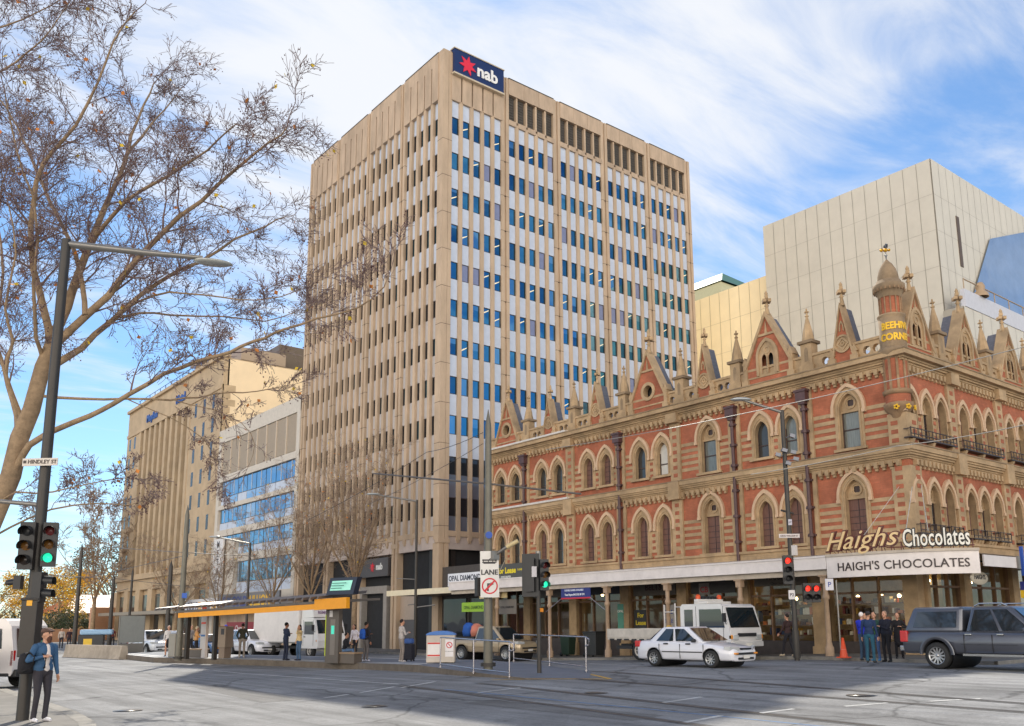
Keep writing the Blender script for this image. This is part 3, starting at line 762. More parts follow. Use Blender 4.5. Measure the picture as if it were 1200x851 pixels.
    # corbel tables, string course, cornice, base band
    for (z0, zc, zt, dt, nm) in ((7.22, 7.56, 8.05, .30, 'string_course'), (10.80, 11.14, 11.62, .42, 'cornice')):
        b = MB(K); e = .0 if face == 'S' else .0
        st_ = [0, .06, .10, .18, .24, dt]
        lv = [zc, zc + .07, zc + .14, zc + .22, zc + .30, zt]
        for i in range(5): fbox(b, fn, -st_[i + 1] if face == 'S' else 0, U, lv[i], lv[i + 1], 0, st_[i + 1])
        n = int(U / .30)
        for k in range(n):
            u = .35 + k * .30
            if any(abs(u - p) < .36 for p, t in (PILW if face == 'W' else [(x, 'q') for x in PILS])): continue
            if u > U - .1: continue
            fbox(b, fn, u - .075, u + .075, z0 + .12, zc, -.02, .17); fbox(b, fn, u - .055, u + .055, z0 + .02, z0 + .12, -.02, .11)
            fbox(b, fn, u + .075, u + .225, zc - .10, zc, -.02, .10)
        b.build(nm, M_CREAM if zt < 9 else M_DIRTY if False else M_CREAM, bee)
        b = MB(K); fbox(b, fn, -dt - .03 if face == 'S' else 0, U, zt, zt + .05, 0 if face == 'S' else -.1, dt + .03); b.build('coping', M_DIRTY, bee)
        if face == 'W':
            b = MB(K); fbox(b, fn, 18.7, U, zt + .052, zt + .16, -.05, dt - .02); b.build('lead_flashing', mat('pale_lead', (.66, .62, .58), .6, var=.1), bee)
    b = MB(K); fbox(b, fn, -.16 if face == 'S' else 0, U, 4.0, 4.52, 0, .16); fbox(b, fn, -.22 if face == 'S' else 0, U, 4.52, 4.62, 0, .22); b.build('base_band', M_CREAM, bee)
# roof and back of the building
b = MB(K); b.box(.5, .5, .2, BV, BU - .02, 4.0) if False else None
b.box(.45, .45, 4.02, BV, BU - .05, 11.5); b.build('body', M_DARK, bee)
b = MB(K); b._add([(.6, .6, 11.7), (BV, .6, 11.7), (BV, 3.6, 13.3), (3.6, 3.6, 13.3), (.6, BU, 11.7), (3.6, BU, 13.3), (BV, BU, 13.3)], [(0, 1, 2, 3), (0, 3, 5, 4), (3, 2, 6, 5)]); b.build('roof', M_BLUEROOF, bee, recalc=False)
b = MB(K); b._add([(0, BU, 0), (14, BU, 0), (14, BU, 11.6), (0, BU, 11.6)], [(0, 1, 2, 3)]); b.build('end_wall', M_BRICK, bee, recalc=False)
# parapet
for face, fn, U in (('W', WF, BU), ('S', SF, BV)):
    b = MB(K); d0, d1 = -.18, .02; zlo, zhi = 11.62, 12.34
    solid = [(u, .62) for u in ((24.13, 12.85, 5.85) if face == 'W' else (1.13, 5.15, 9.28, 13.4))]
    b_holes = []
    u = .9
    outline = [(.3, zlo), (U, zlo), (U, zhi), (.3, zhi)]
    gab = [(24.13, 1.2), (20.35, .6), (16.58, .6), (12.85, 1.25), (9.36, .6), (5.85, 1.25), (2.27, .6)] if face == 'W' else [(1.3, 1.3), (5.3, 1.25), (9.4, 1.25), (13.5, 1.25)]
    pin = [22.35, 18.45, 14.68, 10.88, 7.6, 3.95] if face == 'W' else [3.22, 7.36, 11.5]
    while u < U - .3:
        if all(abs(u - g) > h + .2 for g, h in gab) and all(abs(u - p) > .45 for p in pin): b_holes.append(circ(u, 12.02, .16)); u += .40
        else: u += .08
    b.sheet([outline] + b_holes, fn, d1, 0); b.sheet([outline] + b_holes, fn, d0, 0)
    for h in b_holes:
        for i in range(len(h)): p, q = h[i], h[(i + 1) % len(h)]; b.quad(fn(*p, d1), fn(*q, d1), fn(*q, d0), fn(*p, d0), 0)
    fbox(b, fn, .3, U, 12.34, 12.44, -.22, .07); fbox(b, fn, .3, U, 11.62, 11.72, -.2, .07)
    b.build('pierced_parapet', M_CREAM, bee, recalc=False)
    def finial(b, u, z, s=1.0, d=-.15):
        q = fn(u, z, d)
        b.lathe([(.11 * s, 0), (.08 * s, .18 * s), (.05 * s, .32 * s), (.10 * s, .36 * s), (.05 * s, .42 * s), (.04 * s, .62 * s)], q, 6)
        for dx, dy, dz in ((.13, 0, .55), (-.13, 0, .55), (0, .13, .55), (0, -.13, .55), (0, 0, .72)):
            b.cbox((q[0] + dx * s, q[1] + dy * s, q[2] + dz * s), (.12 * s, .12 * s, .12 * s), rz=.785)
        b.cbox((q[0], q[1], q[2] + .62 * s), (.08 * s, .08 * s, .3 * s)); b.cbox((q[0], q[1], q[2] + .55 * s), (.3 * s, .06 * s, .06 * s)); b.cbox((q[0], q[1], q[2] + .55 * s), (.06 * s, .3 * s, .06 * s))
        b.lathe([(.05 * s, .78 * s), (.07 * s, .86 * s), (.0, .98 * s)], q, 6)
    def gable(uc, hw, sh, ap, kind, fs=1.0):
        g = MB(K); d = .06
        out = [(uc - hw, 11.62), (uc + hw, 11.62), (uc + hw, sh), (uc, ap), (uc - hw, sh)]
        hole = []
        if kind == 'circle': hole = [circ(uc, 12.72, .34, 18)]
        if kind == 'window': hole = [archpts(uc - .17, .12, 12.1, 12.75, .22), archpts(uc + .17, .12, 12.1, 12.75, .22)]
        g.sheet([out] + hole, fn, d, 0)
        g.sheet([out] + hole, fn, -.3, 0)
        for i in range(5): p, q = out[i], out[(i + 1) % 5]; g.quad(fn(*p, d), fn(*q, d), fn(*q, -.3), fn(*p, -.3), 0)
        go = g.build('gable', [M_BRICK], bee, recalc=False)
        c = MB(K); t = .12 if hw > .8 else .09
        sl_ = (ap - sh) / hw
        for s in (-1, 1):
            pts = [(uc + s * (hw + .1), sh - .1 * sl_ + .02), (uc + s * (hw + .1), sh + .02 + t * .9 - .1 * sl_), (uc, ap + t * 1.6), (uc, ap - t * .35), (uc + s * (hw - .06), sh - .06)]
            if s < 0: pts = pts[::-1]
            c.prism(pts, fn, -.32, d + .09)
            fbox(c, fn, uc + s * (hw + .02) - .10, uc + s * (hw + .02) + .10, 11.62, sh + .12, -.3, d + .07)
            fbox(c, fn, uc + s * (hw + .02) - .17, uc + s * (hw + .02) + .17, 11.62, 11.95, -.3, d + .12)
            pk = [(uc + s * (hw + .02) - .15, sh + .12), (uc + s * (hw + .02) + .15, sh + .12), (uc + s * (hw + .02), sh + .45)]
            c.prism(pk, fn, -.28, d + .08)
        if hw > .8:
            zz = sh + (ap - sh) * .58; ww = hw * .40
            fbox(c, fn, uc - ww, uc + ww, zz, zz + .10, -.01, d + .05)
            c.prism([(uc - .06, zz + .1), (uc + .06, zz + .1), (uc, ap - .25)], fn, -.01, d + .05)
            fbox(c, fn, uc - hw, uc + hw, 11.98, 12.05, -.01, d + .03)
        if kind == 'circle':
            c.ring(circ(uc, 12.72, .46, 18), circ(uc, 12.72, .30, 18), fn, -.2, d + .06)
        if kind == 'window':
            o2 = archpts(uc, .56, 12.05, 12.85, .82); i2 = archpts(uc, .44, 12.05, 12.85, .66)
            c.strip(o2, i2, fn, -.01, d + .08)
            c.sheet([i2, archpts(uc - .17, .12, 12.1, 12.75, .22), archpts(uc + .17, .12, 12.1, 12.75, .22)], fn, d + .02)
            c.ring(circ(uc, 13.12, .17, 14), circ(uc, 13.12, .11, 14), fn, d, d + .05)
            fbox(c, fn, uc - .03, uc + .03, 12.1, 12.9, d - .05, d + .06)
        if kind == 'roundel':
            zr = 12.5
            c.ring(circ(uc, zr, .37, 18), circ(uc, zr, .29, 18), fn, -.01, d + .06)
            dm = [(uc - .28, zr), (uc, zr + .28), (uc + .28, zr), (uc, zr - .28)]; dn = [(uc - .19, zr), (uc, zr + .19), (uc + .19, zr), (uc, zr - .19)]
            c.ring(dm, dn, fn, -.01, d + .05); c.ring(circ(uc, zr, .10, 10), circ(uc, zr, .05, 10), fn, -.01, d + .06)
            o3 = archpts(uc, .11, 13.0, 13.15, .3); i3 = archpts(uc, .06, 13.04, 13.15, .2); c.strip(o3, i3, fn, -.01, d + .05)
            c.sheet([circ(uc, zr, .29, 18)], fn, d + .012)
        finial(c, uc, ap + .05, fs, -.08)
        c.build('gable_coping', M_CREAM, go, recalc=False)
        if kind in ('circle', 'window'):
            c = MB(K); fbox(c, fn, uc - .36, uc + .36, 12.0, 13.1, -.32, -.29); c.build('pane', M_WGL, go)
        # little saddle roof running back from the gable
        c = MB(K); L_ = .75
        c._add([fn(uc - hw, sh, -.3), fn(uc, ap, -.3), fn(uc + hw, sh, -.3), fn(uc - hw, sh, -L_), fn(uc, ap, -L_), fn(uc + hw, sh, -L_)], [(0, 1, 4, 3), (1, 2, 5, 4), (3, 4, 5)])
        if hw < .8: c.f = c.f; 
        c.build('gable_roof', M_SLATE, go, recalc=False)
    if face == 'W':
        for u, hw, sh, ap, kd, fs in ((24.13, 1.12, 11.85, 14.42, 'circle', 1.05), (20.35, .48, 11.9, 13.75, 'roundel', .9), (16.58, .48, 11.9, 13.88, 'roundel', .9), (12.85, 1.12, 12.45, 14.62, 'circle', 1.3), (9.36, .48, 11.95, 14.1, 'roundel', .95), (5.85, 1.14, 12.55, 14.65, 'window', 1.15), (2.27, .48, 11.95, 14.05, 'roundel', 1.05)): gable(u, hw, sh, ap, kd, fs)
    else:
        for u in (1.3, 5.3, 9.4, 13.4): gable(u, 1.12, 12.15, 14.3, 'window', 1.1)
    for u in pin:
        p = MB(K)
        fbox(p, fn, u - .33, u + .33, 11.62, 12.0, -.42, .14); fbox(p, fn, u - .26, u + .26, 12.0, 12.92, -.36, .08)
        p.sheet([archpts(u, .09, 12.15, 12.6, .16)], fn, .084, 1)
        fbox(p, fn, u - .35, u + .35, 12.92, 13.04, -.45, .17, 2)
        q = fn(u, 13.04, -.14)
        p.lathe([(.27, 0), (.20, .42), (.06, 1.02), (.05, 1.05), (.09, 1.1), (.05, 1.16), (.03, 1.2)], q, 8, 0, False)
        p.cbox((q[0], q[1], q[2] + 1.28), (.05, .05, .3)); p.cbox((q[0], q[1], q[2] + 1.28), (.2, .05, .05)); p.cbox((q[0], q[1], q[2] + 1.28), (.05, .2, .05))
        p.build('pinnacle', [M_CREAM, M_DIRTY, M_DIRTY], bee)
# rain pipes with hopper heads
for u in (22.42, 14.9, 7.82, 4.18):
    p = MB(K); x, y, _ = WF(u, 0, .2)
    p.cyl(x, y, 4.2, 10.5, .075, n=8)
    for z in (5.0, 6.1, 7.2, 8.3, 9.2, 10.1): p.cyl(x, y, z, z + .12, .13, n=8); p.cbox((x + .06, y, z + .06), (.1, .36, .07))
    p.cbox((x, y, 10.7), (.36, .46, .42)); p.cbox((x, y, 10.93), (.44, .56, .1)); p.cbox((x, y, 10.44), (.24, .3, .14))
    p.build('rain_pipe', M_PIPE, bee)
# corner turret
TX, TY = .10, .26
tq = MB(K); c0 = (TX, TY, 0)
tq.lathe([(.0, 8.45), (.09, 8.55), (.10, 8.75), (.20, 8.85), (.24, 9.1), (.30, 9.15), (.34, 9.25), (.55, 9.45), (.60, 9.55), (.60, 9.66), (.50, 9.70)], c0, 20, 0)
tq.lathe([(.50, 9.70), (.50, 10.0)], c0, 20, 1); tq.lathe([(.50, 10.0), (.56, 10.02), (.60, 10.08), (.60, 10.16), (.50, 10.2)], c0, 20, 0)
tq.lathe([(.47, 10.2), (.47, 11.45)], c0, 20, 1)
for i in range(10):
    t = 2 * PI * i / 10; tq.cbox((TX + .48 * math.cos(t), TY + .48 * math.sin(t), 10.82), (.07, .10, 1.26), 0, t)
tq.lathe([(.48, 11.38), (.56, 11.45), (.60, 11.56), (.66, 11.66), (.66, 11.74), (.53, 11.82)], c0, 20, 2)
tq.lathe([(.53, 11.82), (.53, 12.98), (.50, 13.0), (.57, 13.06), (.57, 13.12), (.46, 13.16)], c0, 24, 2)
tq.lathe([(.42, 13.14), (.42, 14.0)], c0, 20, 1)
for i in range(12):
    t = 2 * PI * i / 12; tq.cyl(TX + .44 * math.cos(t), TY + .44 * math.sin(t), 13.14, 13.85, .035, n=6, mi=0)
tq.lathe([(.45, 13.82), (.50, 13.95), (.52, 14.0), (.60, 14.08), (.66, 14.18), (.66, 14.32), (.56, 14.36), (.50, 14.5), (.46, 14.52)], c0, 24, 2)
for i in range(22):
    t = 2 * PI * i / 22; tq.cbox((TX + .6 * math.cos(t), TY + .6 * math.sin(t), 14.12), (.1, .07, .12), 0, t)
tq.lathe([(.45, 14.5), (.43, 14.7), (.35, 14.98), (.22, 15.2), (.09, 15.34), (.02, 15.42)], c0, 20, 2)
tq.v = [(TX + (x - TX) * .90, TY + (y - TY) * .90, z) for x, y, z in tq.v]
tur = tq.build('turret', [mat('turret_stone', (.34, .215, .12), .9, var=.3, scale=2, dirt=.4), M_BRICK, M_DIRTY], bee)
RTX = .90
b = MB(K); b.lathe([(.02, 15.25), (.03, 15.55), (.07, 15.58), (.02, 15.62), (.02, 15.72)], c0, 8); b.build('finial_stem', paint(150, 150, 150, .3, .7), tur)
b = MB(K); q = (TX, TY, 15.8)
for dx, s in ((-.16, .07), (0, .085), (.13, .06)): b.lathe([(s * math.sin(PI * i / 6), q[2] - s * math.cos(PI * i / 6)) for i in range(7)], (q[0] + dx * .7, q[1] - dx * .7, 0), 8)
b.build('bee_ornament', paint(214, 160, 40, .35, .5), tur)
b = MB(K)
for s in (-1, 1): b.cbox((q[0] + s * .1, q[1] + s * .1, q[2] + .12), (.2, .06, .14), rz=.785, ry=s * .5)
b.build('bee_wings', paint(60, 66, 74, .4, .3), tur)
def onround(u, v, d):      # lettering wraps around the drum; angle 0 looks south-west
    t = math.radians(226) + u / .50; return (TX + (.49 + d) * math.cos(t), TY + (.49 + d) * math.sin(t), v)
M_GOLD = paint(240, 190, 40, .4, .1)
b = MB(K); b.text('BEEHIVE', .37, lambda u, v, d: onround(u, v + 12.50, d), ext=.012, bold=.014, sx=.86); b.text('CORNER', .37, lambda u, v, d: onround(u + .02, v + 12.06, d), ext=.012, bold=.014, sx=.90)
b.build('gold_lettering', M_GOLD, tur, recalc=False)
b = MB(K)
for t in (200, 245, 290): 
    a = math.radians(t); q = (TX + .56 * math.cos(a), TY + .56 * math.sin(a), 9.47)
    for j in range(5): b.cbox((q[0] - .07 * math.sin(a) * math.cos(j * 1.256), q[1] + .07 * math.cos(a) * math.cos(j * 1.256), q[2] + .07 * math.sin(j * 1.256)), (.06, .06, .06))
b.build('gold_rosettes', M_GOLD, tur)
# iron balconies on the south front
def balcony(u0, u1, z):
    b = MB(K)
    fbox(b, SF, u0, u1, z, z + .05, 0, .30)
    for u in [u0 + (u1 - u0) * i / max(3, int((u1 - u0) / .26)) for i in range(max(3, int((u1 - u0) / .26)) + 1)]: fbox(b, SF, u - .014, u + .014, z + .06, z + .40, .27, .29)
    for zz in (z + .14, z + .36): fbox(b, SF, u0, u1, zz, zz + .025, .265, .30)
    for u in (u0, u1 - .03): fbox(b, SF, u, u + .03, z + .06, z + .40, .27, .29); fbox(b, SF, u, u + .03, z + .33, z + .36, .0, .29)
    o = b.build('balcony', M_IRON, bee)
    c = MB(K)
    for i in range(3):
        u = u0 + .25 + (u1 - u0 - .5) * i / 2; c.prism([(0, z - .02), (.28, z - .02), (.22, z - .14), (.08, z - .34), (0, z - .5)], lambda a, v, d: SF(u + d, v, a), -.08, .08)
    c.build('bracket', M_CREAM, o)
for k in range(3):
    c = 1.42 + 4.18 * k + (0 if k else .12)
    balcony(c - 1.75, c + 1.75, 8.3)
    for du in (-1.13, 0, 1.13): balcony(c + du - .5, c + du + .5, 4.78)
# ---------------------------------------------------------------- ground floor of the corner building, veranda and signs
def glass_sheet(name, fac=.30, tint=(.75, .78, .75)):
    m = bpy.data.materials.new(name); m.use_nodes = True
    nt = m.node_tree; N = nt.nodes; L = nt.links; N.remove(N['Principled BSDF'])
    tr = N.new('ShaderNodeBsdfTransparent'); tr.inputs[0].default_value = (*tint, 1)
    gl = N.new('ShaderNodeBsdfGlossy'); gl.inputs['Roughness'].default_value = .03; gl.inputs['Color'].default_value = (.9, .95, 1, 1)
    lw = N.new('ShaderNodeLayerWeight'); lw.inputs[0].default_value = .25
    mr = N.new('ShaderNodeMapRange'); mr.inputs[3].default_value = fac * .35; mr.inputs[4].default_value = min(1, fac * 2.4); L.new(lw.outputs['Facing'], mr.inputs[0])
    mx = N.new('ShaderNodeMixShader'); L.new(mr.outputs[0], mx.inputs[0]); L.new(tr.outputs[0], mx.inputs[1]); L.new(gl.outputs[0], mx.inputs[2])
    L.new(mx.outputs[0], N['Material Output'].inputs['Surface'])
    return m
M_SHOPGL = glass_sheet('shop_window_glass', .12, (.82, .82, .78))
M_WARM = mat('warm_shop_wall', (.42, .32, .20), .8, var=.2, scale=2)
M_LAMP = mat('shop_lamp', (1, .9, .6), .5, emit=(1, .72, .32), estr=20)
M_WOODB = mat('shop_timber', (.22, .13, .075), .6, var=.2, scale=3)
M_TILE = mat('dark_stall_riser', (.07, .055, .05), .4, var=.2)
# piers, stall risers, shop windows
rs = MB(K); fr = MB(K)
PW = [0.35, 4.18, 7.82, 11.25, 14.9, 18.65, 22.42, 25.5]
for i, u in enumerate(PW):
    pr = MB(K); fbox(pr, WF, u - .28, u + .28, -.2, 3.95, -.6, .06); fbox(pr, WF, u - .34, u + .34, -.2, .75, -.6, .10); fbox(pr, WF, u - .34, u + .34, 3.5, 3.95, -.6, .12); pr.build('shop_pier', M_CREAM, bee)
for u in [.35, 3.54, 7.72, 11.9]:
    pr = MB(K); fbox(pr, SF, u - .28 + (.36 if u < 1 else 0), u + .28, -.2, 3.95, -.6, .06); fbox(pr, SF, u - .34 + (.36 if u < 1 else 0), u + .34, -.2, .75, -.6, .10); pr.build('shop_pier', M_CREAM, bee)
glz = MB(K)
for (a, c) in zip(PW[:-1], PW[1:]):
    a += .28; c -= .28
    fbox(rs, WF, a, c, -.2, .95, -.5, -.05)
    fbox(fr, WF, a, c, 2.72, 2.80, -.3, -.12); fbox(fr, WF, a, c, 3.85, 3.98, -.3, -.10)
    n = 3
    for q in range(n + 1): x = a + (c - a) * q / n; fbox(fr, WF, x - .03, x + .03, .95, 3.9, -.3, -.12)
    glz._add([WF(a, .95, -.2), WF(c, .95, -.2), WF(c, 3.9, -.2), WF(a, 3.9, -.2)], [(0, 1, 2, 3)])
for (a, c) in ((.63, 3.26), (3.82, 7.44), (8.0, 11.6), (12.2, 14.2)):
    fbox(rs, SF, a, c, -.2, .6, -.5, -.05); fbox(fr, SF, a, c, 2.9, 2.98, -.3, -.12)
    for q in range(4): x = a + (c - a) * q / 3; fbox(fr, SF, x - .03, x + .03, .6, 3.9, -.3, -.12)
    glz._add([SF(a, .6, -.2), SF(c, .6, -.2), SF(c, 3.9, -.2), SF(a, 3.9, -.2)], [(0, 1, 2, 3)])
rs.build('stall_riser', M_TILE, bee); fr.build('shop_frame', M_WOODB, bee); glz.build('shop_glass', M_SHOPGL, bee, recalc=False)
it = MB(K)
it._add([(2.6, .5, 0), (2.6, BU, 0), (2.6, BU, 4), (2.6, .5, 4)], [(0, 1, 2, 3)]); it._add([(.4, .4, .25), (2.6, .4, .25), (2.6, BU, .25), (.4, BU, .25)], [(0, 1, 2, 3)], 1)
it._add([(.4, .4, 3.98), (BV, .4, 3.98), (BV, BU, 3.98), (.4, BU, 3.98)], [(0, 1, 2, 3)]); it._add([(2.6, 2.6, 0), (BV, 2.6, 0), (BV, 2.6, 4), (2.6, 2.6, 4)], [(0, 1, 2, 3)])
for u in (7.82, 14.9, 18.65, 22.42): it._add([(.4, u, 0), (2.6, u, 0), (2.6, u, 4), (.4, u, 4)], [(0, 1, 2, 3)])
it.build('shop_interior', [M_WARM, M_WOODB], bee, recalc=False)
# stocked shelves behind the glass
rg = random.Random(21)
GOODS = [paint(*c) for c in ((196, 150, 60), (120, 40, 36), (230, 220, 196), (60, 44, 36), (168, 120, 70), (46, 70, 110), (214, 120, 60), (240, 236, 226), (90, 60, 40))]
sh = MB(K); gd = MB(K)
for (a, c, dark) in ((.7, 3.8, 0), (4.5, 7.5, 0), (8.2, 10.9, 1), (11.6, 14.5, 1), (15.2, 18.3, 1), (19.0, 22.1, 1), (22.8, 25.2, 1)):
    for z in ((1.15, 1.55, 1.95, 2.35) if not dark else (1.0,)):
        fbox(sh, WF, a, c, z, z + .03, -.85, -.45)
        u = a + .05
        while u < c - .1:
            w = rg.uniform(.05, .22); h = rg.uniform(.08, .30)
            if rg.random() < (.85 if not dark else .5): fbox(gd, WF, u, u + w, z + .031, z + .03 + h, -.75, -.52, rg.randrange(9))
            u += w + rg.uniform(.01, .10 if not dark else .5)
for (a, c) in ((.8, 3.1), (4.0, 7.2), (8.2, 11.4)):
    for z in (.8, 1.3, 1.8):
        fbox(sh, SF, a, c, z, z + .03, -.85, -.45); u = a
        while u < c - .2:
            w = rg.uniform(.08, .3); h = rg.uniform(.1, .36)
            if rg.random() < .8: fbox(gd, SF, u, u + w, z + .031, z + .03 + h, -.75, -.52, rg.randrange(9))
            u += w + rg.uniform(.02, .2)
so_ = sh.build('display_shelves', M_WOODB, bee); tag(gd.build('goods', GOODS, so_), kind='stuff')
lm = MB(K)
for u in (1.2, 1.9, 2.9, 4.9, 5.7, 6.9, 10.2, 13.3, 17.2):
    lm.lathe([(0, -.07), (.05, -.05), (.075, 0), (.05, .05), (0, .07)], WF(u, 2.62 if u < 8 else 3.1, -.7), 8)
for u in (1.6, 2.4, 4.6, 5.8): lm.lathe([(0, -.07), (.05, -.05), (.075, 0), (.05, .05), (0, .07)], SF(u, 3.2, -.9), 8)
lm.build('shop_lamp', M_LAMP, bee)
# hanging posters and shop names seen under the veranda
def board(name, fn, u0, u1, v0, v1, d, c, txts=(), parent=None, th=.04, flip=True):
    b = MB(K); fbox(b, fn, u0, u1, v0, v1, d - th, d); o = b.build(name, paint(*c), parent)
    for (t, sz, uu, vv, tc) in txts:
        b = MB(K); b.text(t, sz, (lambda x, y, e: fn(uu - x, vv + y, d + .004 + e)) if flip else (lambda x, y, e: fn(uu + x, vv + y, d + .004 + e)), ext=.003, bold=.006 * sz / .3)
        b.build('lettering', paint(*tc), o, recalc=False)
    return o
board('shop_sign', WF, 11.7, 14.4, 2.95, 3.75, -.08, (96, 88, 78), [('BELTS', .40, 13.1, 3.2, (60, 20, 24))], bee)
board('shop_sign', WF, 8.3, 10.8, 2.95, 3.75, -.08, (70, 66, 62), [], bee)
board('shop_sign', WF, 4.7, 7.3, 3.15, 3.75, -.08, (112, 104, 92), [("HAIGH'S", .30, 6.1, 3.4, (58, 50, 44)), ('Chocolates', .16, 6.1, 3.2, (58, 50, 44))], bee)
board('shop_sign', WF, 15.2, 18.2, 3.1, 3.75, -.08, (30, 32, 52), [], bee)
board('shop_sign', WF, 19.0, 22.0, 3.05, 3.75, -.08, (112, 106, 100), [], bee)
board('window_poster', WF, 13.7, 14.5, 1.35, 2.3, -.17, (54, 52, 50), [('For', .30, 14.05, 1.95, (226, 200, 30)), ('Lease', .30, 14.05, 1.6, (226, 200, 30))], bee)
board('window_poster', WF, 11.9, 12.6, 1.2, 2.5, -.17, (170, 164, 158), [('SALE', .24, 12.25, 2.1, (60, 80, 150)), ('SALE', .24, 12.25, 1.7, (60, 80, 150)), ('NOW', .20, 12.25, 1.4, (60, 80, 150))], bee)
board('window_poster', WF, 9.7, 10.3, 2.9, 3.4, -.06, (150, 140, 132), [('CB', .36, 10.0, 3.0, (190, 50, 60))], bee)
board('window_poster', WF, 14.95, 15.35, .9, 2.6, .08, (90, 150, 130), [('OPAL', .16, 15.15, 2.2, (240, 240, 230))], bee)
# veranda
ver = thing('veranda', 'long white edged veranda on timber posts along the red brick building', 'veranda', (XF * K, 16.55 * K, 0))
b = MB(K); u0, u1 = 1.7, 25.4
b._add([(-.0, u0, 4.28), (-.0, u1, 4.28), (-3.1, u1, 3.92), (-3.1, u0, 3.92), (-.0, u0, 4.22), (-.0, u1, 4.22), (-3.1, u1, 3.86), (-3.1, u0, 3.86)], [(0, 1, 2, 3), (7, 6, 5, 4), (0, 3, 7, 4), (1, 5, 6, 2), (0, 4, 5, 1), (3, 2, 6, 7)])
b.build('veranda_roof', [M_VER], ver)
b = MB(K); b.box(-3.16, u0, 3.52, -3.102, u1, 3.96); b.box(-3.2, u0, 3.93, -3.06, u1, 3.99); b.build('fascia', M_VERW, ver)
b = MB(K); b.box(-2.98, u0, 3.32, -2.84, u1, 3.5); b.box(-3.0, u0, 3.5, -2.82, u1, 3.54)
for i in range(11): y = u0 + .4 + i * 2.2; b.box(-3.05, y, 3.72, -.1, y + .08, 3.84)
b.build('beam', M_VER, ver)
for u in (21.3, 17.09, 13.1, 9.46, 5.7, 1.95):
    zt = terr((XF - 2.9) * K, (16.55 + u) * K) / K + .11
    b = MB(K); x = -2.91
    b.lathe([(.16, zt), (.16, zt + .3), (.12, zt + .35), (.10, zt + .5), (.085, 2.45), (.13, 2.5), (.13, 2.6), (.09, 2.66), (.09, 3.05)], (x, u, 0), 10); b.cbox((x, u, 3.18), (.24, .24, .3)); b.cbox((x, u, 3.3), (.34, .34, .06))
    b.build('post', M_POST, ver)
# south veranda
b = MB(K)
b._add([(.0, -.0, 4.3), (14, 0, 4.3), (14, -2.85, 3.85), (-1.4, -2.85, 3.85)], [(0, 1, 2, 3)]); b.build('veranda_roof', M_DIRTY, ver, recalc=False)
b = MB(K); b.box(-1.2, -2.9, 3.45, 14, -2.85, 3.82); b.build('fascia', M_VERW, ver)
b = MB(K); b.box(1.2, -2.97, 3.42, 1.36, -2.9, 3.85); b.box(1.5, -3.0, 3.2, 1.6, -2.9, 4.2, 1); b.build('fascia_trim', [paint(120, 116, 112), paint(40, 80, 170)], ver)
# curved corner fascia with the shop name
P0, P1, P2 = Vector((-3.16, 1.68)), Vector((-3.35, -1.9)), Vector((-1.62, -2.95))
def bez(t): return P0 * (1 - t) ** 2 + P1 * 2 * t * (1 - t) + P2 * t * t
pts = [bez(i / 60) for i in range(61)]; cum = [0]
for a, c in zip(pts[:-1], pts[1:]): cum.append(cum[-1] + (c - a).length)
LC = cum[-1]
def oncurve(s, v, d):
    s = max(0, min(LC - 1e-4, s)); i = 0
    while cum[i + 1] < s: i += 1
    t = (s - cum[i]) / (cum[i + 1] - cum[i]); p = pts[i].lerp(pts[i + 1], t); tn = (pts[i + 1] - pts[i]).normalized(); nrm = Vector((tn.y, -tn.x))
    if nrm.dot(Vector((-1, -1))) < 0: nrm = -nrm
    return (p.x + nrm.x * d, p.y + nrm.y * d, v)
cf = thing('shop_name_fascia', 'curved white corner fascia reading HAIGH\'S CHOCOLATES on the brick building', 'shop sign', (XF * K, 16.55 * K, 0))
b = MB(K)
for i in range(40):
    a, c = LC * i / 40, LC * (i + 1) / 40
    zb = lambda s: 3.20 + .0 * s
    for (z0, z1, d0, d1) in ((3.20, 3.93, -.05, 0), (3.93, 4.02, -.08, .05)):
        A = [oncurve(a, z0, d0), oncurve(c, z0, d0), oncurve(c, z1, d0), oncurve(a, z1, d0), oncurve(a, z0, d1), oncurve(c, z0, d1), oncurve(c, z1, d1), oncurve(a, z1, d1)]
        b._add(A, [(4, 5, 6, 7), (0, 1, 2, 3), (0, 1, 5, 4), (3, 2, 6, 7)], 0 if z0 < 3.5 else 1)
b._add([oncurve(LC * i / 40, 3.98, -.02) for i in range(41)] + [(.0, 1.7, 4.2), (0, 0, 4.28), (0, -.1, 4.25)][::-1], [tuple(range(44))], 1)
b.build('fascia_board', [M_VERW, M_VER], cf, recalc=False)
b = MB(K); b.text("HAIGH'S CHOCOLATES", .40, lambda u, v, d: oncurve(LC / 2 + u + .05, v + 3.42, .012 + d), ext=.008, bold=.004, sx=1.0, spacing=1.04); b.build('lettering', paint(58, 46, 44), cf, recalc=False)
ns = thing('neon_sign', 'old neon roof letters spelling Haighs Chocolates in cream script and white block letters', 'neon sign', (XF * K, 16.55 * K, 0))
def onneon(s0, tilt=0.0):
    return lambda u, v, d: oncurve(s0 + u, v + 4.13 + tilt * u, -.02 + d)
for (txt, s0, sz, shr, bold, col, dk, sx, tl) in (('Haighs', .0, .90, .42, .002, (232, 200, 146), (96, 46, 40), 1.02, .03), ('Chocolates', 2.80, .80, 0, .008, (236, 232, 220), (30, 28, 28), .53, -.0)):
    b = MB(K); b.text(txt, sz, onneon(s0, tl), ext=.04, bold=bold + .045, shear=shr, align='LEFT', sx=sx, spacing=1.05); b.build('letter_backing', paint(*dk), ns, recalc=False)
    b = MB(K); b.text(txt, sz, lambda u, v, d, f=onneon(s0, tl): f(u, v, d + .065), ext=.02, bold=bold, shear=shr, align='LEFT', sx=sx, spacing=1.05); b.build('letters', paint(*col), ns, recalc=False)
b = MB(K)
